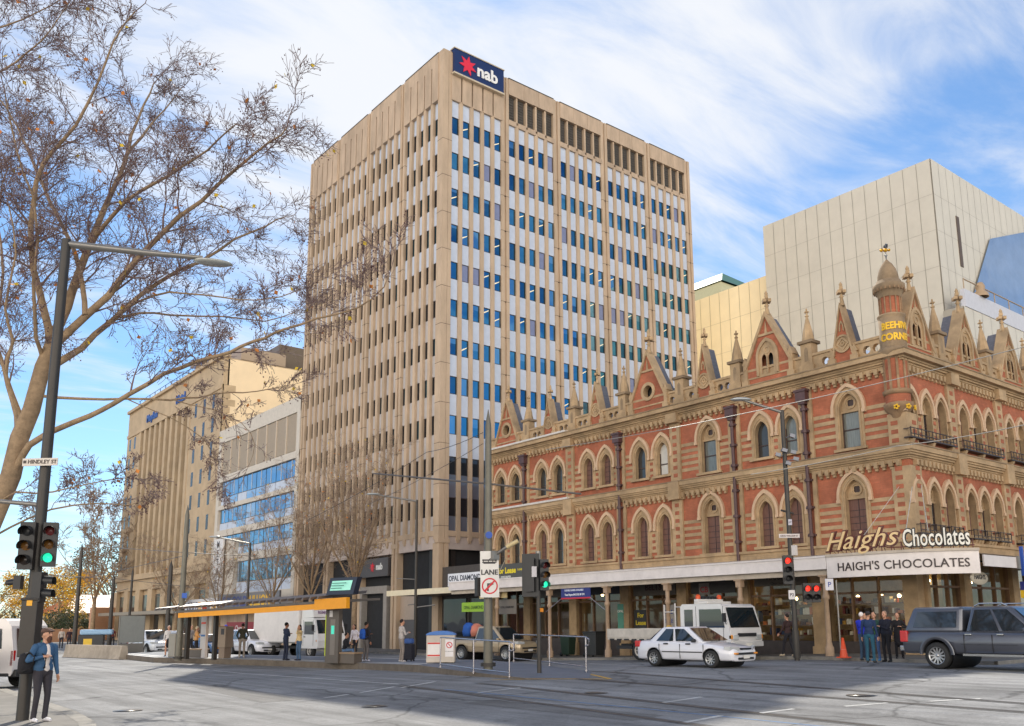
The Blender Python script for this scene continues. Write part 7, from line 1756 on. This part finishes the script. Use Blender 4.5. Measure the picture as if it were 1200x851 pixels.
def loft_body(name, st, zb, root, m, arches, ra, w):
    """lofted lower body; st rows: x, z top, half width, z shoulder; arches cut at axle positions"""
    b = MB(); ring = []
    for x, zt, hw, zsh in st:
        zm = zb + (zsh - zb) * .45
        half = [(0, zb), (hw * .86, zb), (hw * .955, zb + .06), (hw * .995, zm), (hw, zm + .10), (hw * .965, zsh - .02), (hw * .90, zsh + (zt - zsh) * .55), (hw * .55, zt), (0, zt + .012)]
        ring.append([(x, y, z) for y, z in half] + [(x, -y, z) for y, z in reversed(half[1:-1])])
    n = len(ring[0]); vs = [v for r in ring for v in r]
    b._add(vs, [(i*n+j, i*n+(j+1)%n, (i+1)*n+(j+1)%n, (i+1)*n+j) for i in range(len(ring)-1) for j in range(n)], 0, True)
    b._add(ring[0], [tuple(range(n))], 0, True); b._add(ring[-1], [tuple(reversed(range(n)))], 0, True)
    import bmesh
    o = b.build(name, [m, M_TRIM], root); bm = bmesh.new(); bm.from_mesh(o.data); bmesh.ops.remove_doubles(bm, verts=bm.verts, dist=1e-5); bmesh.ops.recalc_face_normals(bm, faces=bm.faces); bm.to_mesh(o.data); bm.free()
    s = o.modifiers.new('s', 'SUBSURF'); s.levels = 2; s.render_levels = 2
    cut = MB()
    for x in arches: cut.lathe([(0, -3), (ra, -3), (ra, 3), (0, 3)], (x, 0, ra * .93), 32, axis='Y')
    co = cut.build('cut', M_TRIM); bo = o.modifiers.new('b', 'BOOLEAN'); bo.object = co; bo.operation = 'DIFFERENCE'; bo.solver = 'EXACT'
    pr = o.parent; o.parent = None; evaluate(o); o.parent = pr
    bpy.data.objects.remove(co)
    b = MB()
    for x in arches: b.lathe([(ra * .98, -w * .84), (ra * .98, w * .84)], (x, 0, ra * .93), 24, axis='Y')
    b.box(min(s_[0] for s_ in st) + .12, -w * .8, zb + .02, max(s_[0] for s_ in st) - .12, w * .8, zb + .10)
    b.build('underbody', M_TRIM, root, recalc=False); return o
class Cabin:
    def __init__(s, xr, xf, rr, rf, wb, wr, zb, zr): s.__dict__.update(locals())
    def side(s, a, t, e=1, off=.008):
        x = (s.xr + (s.xf - s.xr) * a) * (1 - t) + (s.rr + (s.rf - s.rr) * a) * t
        y = s.wb + (s.wr - s.wb) * t; return (x, e * (y + off), s.zb + (s.zr - s.zb) * t)
    def end(s, u, t, front=True, off=.008):
        x0, x1 = (s.xf, s.rf) if front else (s.xr, s.rr)
        return (x0 + (x1 - x0) * t + (off if front else -off) * .8, u * (s.wb + (s.wr - s.wb) * t), s.zb + (s.zr - s.zb) * t + off * .6)
    def build(s, root, m, name='cabin', bevel=.10):
        b = MB(); v = [(s.xr, -s.wb, s.zb - .06), (s.xf, -s.wb, s.zb - .06), (s.xf, s.wb, s.zb - .06), (s.xr, s.wb, s.zb - .06), (s.rr, -s.wr, s.zr), (s.rf, -s.wr, s.zr), (s.rf, s.wr, s.zr), (s.rr, s.wr, s.zr)]
        b._add(v, [(0, 3, 2, 1), (4, 5, 6, 7), (0, 1, 5, 4), (1, 2, 6, 5), (2, 3, 7, 6), (3, 0, 4, 7)], 0, True)
        return b.build(name, m, root, bevel=bevel, seg=6)
def car(name, label, p, az, c, kind='sedan', scale=1.0, cat='car', group=None, metal=0.0, detail=True):
    root = thing(name, label, cat, p, math.radians(90 - az), group); m = carpaint(c, metal)
    if kind == 'sedan': L_, W, wb, r = 4.27, .845, 2.465, .295; st = [(2.06, .60, .60, .56), (2.02, .68, .72, .62), (1.80, .735, .80, .68), (1.3, .80, .835, .74), (.85, .875, .845, .80), (0, .90, .845, .84), (-.9, .905, .845, .85), (-1.55, .935, .835, .86), (-2.0, .92, .79, .84), (-2.14, .88, .70, .78), (-2.17, .80, .62, .72)]; cb = Cabin(-1.62, .92, -1.02, .10, .76, .60, .88, 1.38); zb = .22; ax = (1.20, -1.265)
    elif kind == 'suv': L_, W, wb, r = 4.5, .90, 2.65, .36; st = [(2.18, .72, .62, .66), (2.12, .86, .76, .78), (1.8, .96, .86, .86), (1.0, 1.05, .90, .93), (0, 1.06, .90, .98), (-1.2, 1.08, .90, 1.0), (-2.0, 1.08, .85, 1.0), (-2.22, .98, .76, .9), (-2.25, .86, .68, .8)]; cb = Cabin(-2.12, 1.02, -1.72, .25, .82, .66, 1.04, 1.66); zb = .30; ax = (1.33, -1.32)
    else: L_, W, wb, r = 5.25, .915, 3.15, .385; st = [(2.48, .80, .64, .74), (2.42, .98, .80, .90), (2.1, 1.06, .88, .98), (1.5, 1.12, .915, 1.02), (.8, 1.12, .915, 1.04), (-.7, 1.12, .915, 1.05), (-2.0, 1.12, .915, 1.05), (-2.62, 1.12, .88, 1.05), (-2.70, 1.08, .84, 1.0), (-2.72, .9, .80, .86)]; cb = Cabin(-.72, 1.42, -.56, .58, .85, .68, 1.09, 1.80); zb = .42; ax = (1.575, -1.575)
    loft_body('body', st, zb, root, m, ax, r * 1.16, W); cb.build(root, m)
    # glass
    wins = {'sedan': [(.17, .47), (.52, .88)], 'suv': [(.05, .22), (.25, .53), (.57, .92)], 'ute': [(.07, .47), (.52, .90)]}[kind]
    for e in (1, -1):
        for a0, a1 in wins:
            b = MB(); lo = .02; hi = .86
            pts = [cb.side(a0, lo, e), cb.side(a1, lo, e), cb.side(a1 - (.06 if a1 > .8 else .0), hi, e), cb.side(a0 + (.05 if a0 < .2 else 0), hi, e)]
            b.poly(pts); b.build('side_window', M_CGL, root, recalc=False)
    b = MB(); b.poly([cb.end(-.93, .04), cb.end(.93, .04), cb.end(.90, .90), cb.end(-.90, .90)]); b.build('windscreen', M_CGL, root, recalc=False)
    b = MB(); b.poly([cb.end(-.9, .10, False), cb.end(.9, .10, False), cb.end(.86, .88, False), cb.end(-.86, .88, False)]); b.build('rear_window', M_CGL, root, recalc=False)
    for e in (1, -1):
        q = cb.side(.86, .06, e, .10); b = MB(); b.cbox(q, (.12, .16, .12), rz=e * .15); b.build('wing_mirror', M_TRIM if kind == 'sedan' else m, root, bevel=.03)
        xf = st[0][0]; hw = st[2][2]; z = st[2][3] - .04
        b = MB(); b._add([(xf - .01, e * (hw - .42), z - .06), (xf + .012, e * (hw - .40), z + .06), (xf - .12, e * (hw - .06), z + .09), (xf - .16, e * (hw - .05), z - .05), (xf - .34, e * hw, z + .08), (xf - .34, e * hw, z - .01)], [(0, 1, 2, 3), (3, 2, 4, 5)]); b.v = [(x + .03, y * 1.015, zz) for x, y, zz in b.v]; b.build('headlight', M_HL, root, recalc=False)
        xr = st[-1][0]; b = MB(); z0 = (.64 if kind == 'sedan' else .80); b.cbox((xr + .10, e * (st[-2][2] + .02), z0 + .14), (.24, .12, .22 if kind == 'sedan' else .34)); b.build('tail_light', M_TL, root, bevel=.03)
        for xd in ((.55, -.42) if kind != 'ute' else (.62, -.30)):
            b = MB(); b.cbox((xd - .28, e * (W - .006), zb + (st[5][3] - zb) * .93), (.19, .05, .045)); b.build('door_handle', M_TRIM if kind == 'sedan' else (M_CHR if kind == 'ute' else m), root, bevel=.01)
        b = MB()
        for xd in ((.92, -.08, -1.0) if kind != 'ute' else (1.12, .10, -.72)): b.cbox((xd, e * (W - .004), zb + (st[5][3] - zb) * .52), (.008, .03, (st[5][3] - zb) * .8))
        b.cbox((.0, e * (W + .0), zb + .30), ((1.75 if kind == 'sedan' else 1.6), .02, .035 if kind == 'sedan' else .01)); b.build('door_seams', M_TRIM, root)
    xf = st[0][0]; b = MB(); b.cbox((xf - .02, 0, zb + .26), (.10, st[1][2] * 1.5, .07)); b.cbox((xf - .01, 0, zb + .10), (.10, st[1][2] * 1.2, .07)); b.build('front_grille', M_TRIM, root)
    if kind == 'sedan':
        b = MB()
        for e in (1, -1): b.cbox((xf - .02, e * .50, zb + .27), (.12, .28, .05), rz=-e * .25)
        b.build('indicator', M_IND, root); b = MB(); b.cbox((xf + .01, 0, st[1][3] + .02), (.06, .62, .06)); b.build('bonnet_grille', M_TRIM, root)
    b = MB(); b.cbox((xf + .035, 0, zb + .15), (.02, .36, .11)); b.build('number_plate', paint(226, 222, 214), root)
    for x in ax:
        for y in (-1, 1): wheel(root, x, y * (W - .105), r, .20 if kind == 'sedan' else .25, .66, 9 if kind == 'sedan' else 12, M_RIM)
    root.scale = (scale,) * 3
    return root, m, cb
def rp(px, py): return gp(px, py, 0)
# white sedan crossing in the middle
cr = (rp(770, 781.5) + rp(836, 783)) / 2; dv = rp(836, 783) - rp(770, 781.5); azc = math.degrees(math.atan2(dv.x, dv.y)); nl = Vector((-dv.y, dv.x, 0)).normalized(); 
wbp = dv.length; k_ = wbp / 2.465
print('sedan', azc, k_, cr)
car('saloon_car', 'white four door saloon car with dark side strip driving in front of the tray truck', Vector((cr.x, cr.y, terr(cr.x, cr.y))) + nl * .72 * k_, azc, (226, 226, 232), 'sedan', max(.95, min(1.15, k_)))
# grey pickup with canopy at the right edge
pw = rp(1102, 784); DN = depth_of(pw); kN = 72 / 1058.39 * DN / 1.86; kN = max(.95, min(1.15, kN)); print('pickup', pw, DN, kN)
azn = 183; fd = Vector((math.sin(math.radians(azn)), math.cos(math.radians(azn)), 0)); lf = Vector((-fd.y, fd.x, 0))
o_ = pw + fd * 1.575 * kN + lf * .81 * kN; o_.z = terr(o_.x, o_.y)
rt, pm, cb = car('pickup_truck', 'dark grey dual cab pickup with matching canopy at the right edge', o_, azn, (96, 98, 106), 'ute', kN, 'pickup', metal=.55)
cp = Cabin(-2.66, -.78, -2.36, -.80, .86, .70, 1.10, 1.80); cp.build(rt, pm, 'canopy')
for e in (1, -1):
    b = MB(); b.poly([cp.side(.16, .14, e), cp.side(.90, .14, e), cp.side(.90, .80, e), cp.side(.14, .80, e)]); b.build('canopy_window', M_CGL, rt, recalc=False)
    b = MB(); b.tube([(-.45, e * .66, 1.80), (-.3, e * .66, 1.87), (.35, e * .66, 1.87), (.5, e * .66, 1.80)], .025, 6); b.build('roof_rail', M_CHR, rt); b = MB(); b.box(-.75, e * .80, .40, 1.0, e * .98, .46); b.build('side_step', M_CHR, rt)
    for x in (1.575, -1.575):
        b = MB(); R = .385 * 1.16; vs = []
        for i in range(15): a = PI * i / 14; vs += [(x + R * math.cos(a), e * .90, R * .93 + R * math.sin(a)), (x + R * math.cos(a), e * .955, R * .93 + R * math.sin(a)), (x + (R + .10) * math.cos(a), e * .925, R * .93 + (R + .10) * math.sin(a))]
        b._add(vs, [q for i in range(14) for q in ((3*i, 3*i+1, 3*i+4, 3*i+3), (3*i+1, 3*i+2, 3*i+5, 3*i+4))], 0, True); b.build('wheel_arch_flare', pm, rt, recalc=False)
b = MB(); b.box(-2.85, -.8, .50, -2.66, .8, .66); b.build('rear_bumper', M_CHR, rt, bevel=.03)
# beige dual cab with a loaded tray beyond the ramp
a_, c_ = rp(536, 773.5), rp(601, 776); dv = (c_ - a_); azu = 180; fd = Vector((0, -1, 0)); D_u = depth_of(rp(570, 774)); 
ku = 1.0; qu = rp(571, 774.5); qu = qu + Vector((.6, 0.2, 0))
rt2, um, ucb = car('loaded_pickup', 'champagne dual cab pickup with a loaded tray beyond the ramp handrails', qu, 168, (186, 166, 136), 'ute', .98, 'pickup', metal=.3)
b = MB(); b.box(-2.5, -.7, 1.05, -.85, .7, 1.25); b.build('tray_liner', M_TRIM, rt2)
for (nm, lab, c, off, sz) in (('tarpaulin_bundle', 'blue tarpaulin bundle in the tray of the champagne pickup', (40, 90, 170), (-1.9, .1, 1.2), (.7, .9, .75)), ('cardboard_load', 'pink and tan load beside the blue bundle in the pickup tray', (206, 130, 110), (-1.25, .0, 1.2), (.6, .9, .7))):
    t = thing(nm, lab, 'load', qu, math.radians(90 - 168)); b = MB(); x, y, z = off; b.lathe([(.05, 0), (.9, .05), (1, .4), (.8, .8), (.3, 1), (.02, 1.02)], (0, 0, 0), 9); r_ = random.Random(3); b.v = [(x + q[0] * sz[0] / 2 + r_.uniform(-.04, .04), y + q[1] * sz[1] / 2 + r_.uniform(-.04, .04), z + q[2] * sz[2]) for q in b.v]; b.build('bundle', cloth(c), t)
# parked and passing cars beyond the platform
car('parked_car', 'white car beyond the barrier behind the platform end', rp(177, 767.5), 175, (216, 220, 226), 'suv', 1.0, group='cars in the street beyond the platform')
car('parked_car', 'white car with dark grille seen between ticket machine and lorry', rp(297, 769), 175, (226, 226, 232), 'suv', 1.0, group='cars in the street beyond the platform')
car('parked_car', 'blue car partly hidden behind the timetable pillar', rp(249, 768), 178, (52, 84, 130), 'sedan', 1.0, group='cars in the street beyond the platform')
car('parked_car', 'silver car behind the white haired woman', rp(207, 767), 178, (150, 156, 168), 'sedan', 1.0, group='cars in the street beyond the platform')
car('parked_car', 'dark blue car far up the road beside the white van', rp(20, 766), 8, (60, 74, 120), 'suv', 1.0, group='cars in the street beyond the platform')
# white lorries and van
def prism_side(b, prof, hw, mi=None): b.prism(prof, lambda u, v, d: (u, d, v), -hw, hw, mi)
def lorry(name, label, p, az, kind):
    root = thing(name, label, 'lorry', p, math.radians(90 - az)); m = carpaint((226, 224, 222))
    if kind == 'box': xb, xc, hc, W = -3.9, 1.25, 2.25, .98; cab = [(xc, .55), (3.0, .55), (3.05, 1.0), (2.95, 1.35), (2.62, hc), (2.4, hc + .08), (xc + .05, hc + .08), (xc, hc)]; ax = (2.15, -2.2); r = .40
    else: xb, xc, hc, W = -3.9, .35, 2.22, .98; cab = [(xc, .62), (2.85, .62), (2.90, 1.0), (2.85, 1.30), (2.58, 2.18), (2.40, 2.28), (xc + .12, 2.30), (xc, 2.2)]; ax = (2.0, -2.1); r = .40
    b = MB(); prism_side(b, cab, W); b.build('cab', m, root, bevel=.07, seg=3)
    f = lambda t, off: None
    # windscreen on the raking face
    i0, i1 = (3, 4); (x0, z0), (x1, z1) = cab[i0], cab[i1]
    nx, nz = (z1 - z0), -(x1 - x0); l_ = math.hypot(nx, nz); nx, nz = nx / l_ * .012, nz / l_ * .012
    P = lambda t, y: (x0 + (x1 - x0) * t + nx, y, z0 + (z1 - z0) * t + nz)
    b = MB(); b.poly([P(.06, -W * .92), P(.06, W * .92), P(.95, W * .88), P(.95, -W * .88)]); b.build('windscreen', M_CGL, root, recalc=False)
    wl = ([(xc + .35, 2.45)] if kind == 'box' else [(xc + .22, 1.02), (1.35, 2.45)])
    for e in (1, -1):
        for (a, c) in wl:
            b = MB(); sl = .16 if c > 2 else 0; b.poly([(a, e * (W + .012), 1.36), (c + .18 * (c > 2), e * (W + .012), 1.36), (c, e * (W + .012), hc - .14), (a, e * (W + .012), hc - .14)]); b.build('side_window', M_CGL, root, recalc=False)
        b = MB(); b.cbox((2.88, e * .72, .98), (.14, .34, .20)); b.build('headlight', M_HL, root, bevel=.03); b = MB(); b.cbox((2.86, e * .93, 1.0), (.14, .10, .16)); b.build('indicator', M_IND, root, bevel=.02)
        b = MB(); b.cbox((2.75, e * 1.16, 1.75), (.08, .16, .34)); b.tube([(2.7, e * .98, 1.5), (2.75, e * 1.14, 1.6)], .018, 5); b.build('wing_mirror', M_TRIM, root)
        b = MB(); b.cbox((1.25 if kind != 'box' else 1.65, e * (W + .0), 1.22), (.16, .05, .05)); b.build('door_handle', M_TRIM, root)
        b = MB()
        for x in ((1.18, 2.55) if kind != 'box' else (1.5, 2.55)): b.cbox((x, e * (W + .0), 1.45), (.012, .02, 1.5))
        b.build('door_seams', M_TRIM, root)
    b = MB(); b.cbox((2.93, 0, .72), (.12, 1.86, .20)); b.build('bumper', paint(206, 204, 202), root, bevel=.03); b = MB(); b.cbox((2.92, 0, 1.08), (.06, 1.1, .13)); b.build('grille', M_TRIM, root); b = MB(); b.cbox((3.0, 0, .70), (.02, .36, .11)); b.build('number_plate', paint(230, 226, 216), root)
    b = MB(); b.box(xb + .2, -.42, .5, 2.4, .42, .66); b.box(xb + .3, -.8, .45, ax[1] - .55, .8, .6); b.build('chassis', M_TRIM, root)
    if kind == 'box':
        b = MB(); b.box(xb, -1.12, .86, xc - .1, 1.12, 3.05); b.build('cargo_box', mat('box_white', (.74, .70, .66), .5, var=.04, dirt=.1), root, bevel=.02); b = MB()
        for e in (1, -1): b.box(xb, e * 1.125 - .01, .84, xc - .1, e * 1.125 + .01, .92)
        b.build('box_rail', M_GALV, root); b = MB(); prism_side(b, [(xc, hc + .08), (2.5, hc + .1), (2.3, 3.1), (xc, 3.1)], .95); b.build('wind_deflector', m, root, bevel=.05)
        b = MB(); b.text('REMOVALS', .26, lambda u, v, d: (2.42 - v * .22 + .05, u, 2.55 + v), ext=.002, bold=.004); b.build('lettering', paint(150, 110, 160), root, recalc=False)
    else:
        ty = mat('tray_white', (.60, .55, .48), .6, var=.12, dirt=.3)
        b = MB(); b.box(xb, -1.05, .84, xc - .15, 1.05, .94)
        for e in (1, -1): b.box(xb, e * 1.05 - .025, .94, xc - .15, e * 1.05 + .025, 1.32)
        b.box(xb, -1.05, .94, xb + .05, 1.05, 1.32); b.build('tray', ty, root, bevel=.01); b = MB()
        for i in range(9):
            for e in (1, -1): b.cbox((xb + .3 + i * .45, e * 1.06, .86), (.26, .06, .07))
        b.build('tray_lashing', M_TRIM, root); b = MB(); y = -.95
        for e in (1, -1): b.tube([(xc - .35, e * .9, .94), (xc - .35, e * .9, 2.35)], .035, 6); b.tube([(xc - .95, e * .9, .94), (xc - .95, e * .9, 2.3)], .035, 6)
        b.tube([(xc - .35, -.9, 2.2), (xc - .35, .9, 2.2)], .03, 6); b.tube([(xc - .95, -.9, 2.0), (xc - .35, -.9, 2.0)], .025, 6); b.build('head_board', paint(206, 202, 196), root)
        b = MB(); b.box(.9, -.75, 2.30, 1.6, .75, 2.40); b.box(.95, -.8, 2.38, 1.15, .8, 2.5); b.build('roof_rack', paint(216, 212, 206), root, bevel=.02); b = MB()
        for e in (1, -1): b.lathe([(.10, 2.5), (.10, 2.62), (.06, 2.68), (0, 2.69)], (1.05, e * .66, 0), 12)
        b.build('beacon', paint(220, 84, 30), root); b = MB()
        for i in range(5): b.cbox((1.05, -.4 + i * .2, 2.56), (.1, .12, .12))
        b.build('work_lamps', M_TRIM, root)
        b = MB(); b.lathe([(0, 0), (.26, .02), (.24, .3), (.12, .5), (0, .52)], (-.9, -.3, .94), 9); b.build('cargo', paint(230, 180, 40), root)
    for x in ax:
        for y in (-1, 1): wheel(root, x, y * (W - .14), r, .24, .58, 6, paint(190, 184, 176))
    return root
pf = rp(748, 775); Dt = depth_of(pf); ft = Vector((XK - 1.25, 0, 0)); dr = ray(748, 775); tt = (XK - 2.2) / dr.x; pr0 = Vector((dr.x * tt, dr.y * tt, 0))
azt = 180; fd = Vector((0, -1, 0)); o_ = pr0 + fd * 2.1 + Vector((1.0, 0, 0)); o_.z = terr(o_.x, o_.y); print('truck', o_)
lorry('tray_truck', 'white dual cab tray truck with orange roof beacons parked along the kerb', o_, azt, 'tray')
q = rp(322, 769.5); o_ = Vector((q.x + .9, q.y - 2.0, terr(q.x, q.y - 2))); lorry('box_lorry', 'white box lorry behind the couple on the tram platform', o_, 172, 'box')
# white van leaving at the left picture edge
q = rp(2, 806); t = thing('white_van', 'white high roofed van cut off by the left picture edge', 'van', q, 0); azv = 318; t.rotation_euler.z = math.radians(90 - azv); m = carpaint((228, 222, 218))
b = MB(); prism_side(b, [(-.95, .42), (3.75, .42), (3.8, .95), (3.4, 1.25), (2.9, 2.0), (2.4, 2.22), (-.6, 2.24), (-.82, 2.0), (-.98, 1.2), (-1.0, .6)], .86); b.build('body', m, t, bevel=.10, seg=4)
b = MB(); b.box(-1.1, -.8, .38, -.9, .8, .62); b.box(-.9, -.872, .40, 3.6, .872, .52); b.build('bumper', M_TRIM, t, bevel=.04)
for e in (1, -1):
    b = MB(); b.cbox((-.93, e * .80, .98), (.12, .12, .50)); b.build('tail_light', M_TL, t, bevel=.02)
    for (a, c) in ((-.55, .75), (.85, 2.0), (2.1, 2.75)): b = MB(); b.poly([(a, e * .868, 1.28), (c, e * .868, 1.28), (c - .05, e * .868, 1.92), (a + .05, e * .868, 1.92)]); b.build('side_window', M_CGL, t, recalc=False)
b = MB(); b.poly([(-.985, -.70, 1.28), (-.985, .70, 1.28), (-.875, .66, 1.92), (-.875, -.66, 1.92)]); b.build('rear_window', M_CGL, t, recalc=False); b = MB(); b.cbox((-1.01, 0, .86), (.02, .4, .12)); b.build('number_plate', paint(226, 222, 210), t)
for x in (.0, 2.7):
    for y in (-1, 1): wheel(t, x, y * .74, .34, .21, .6, 8)
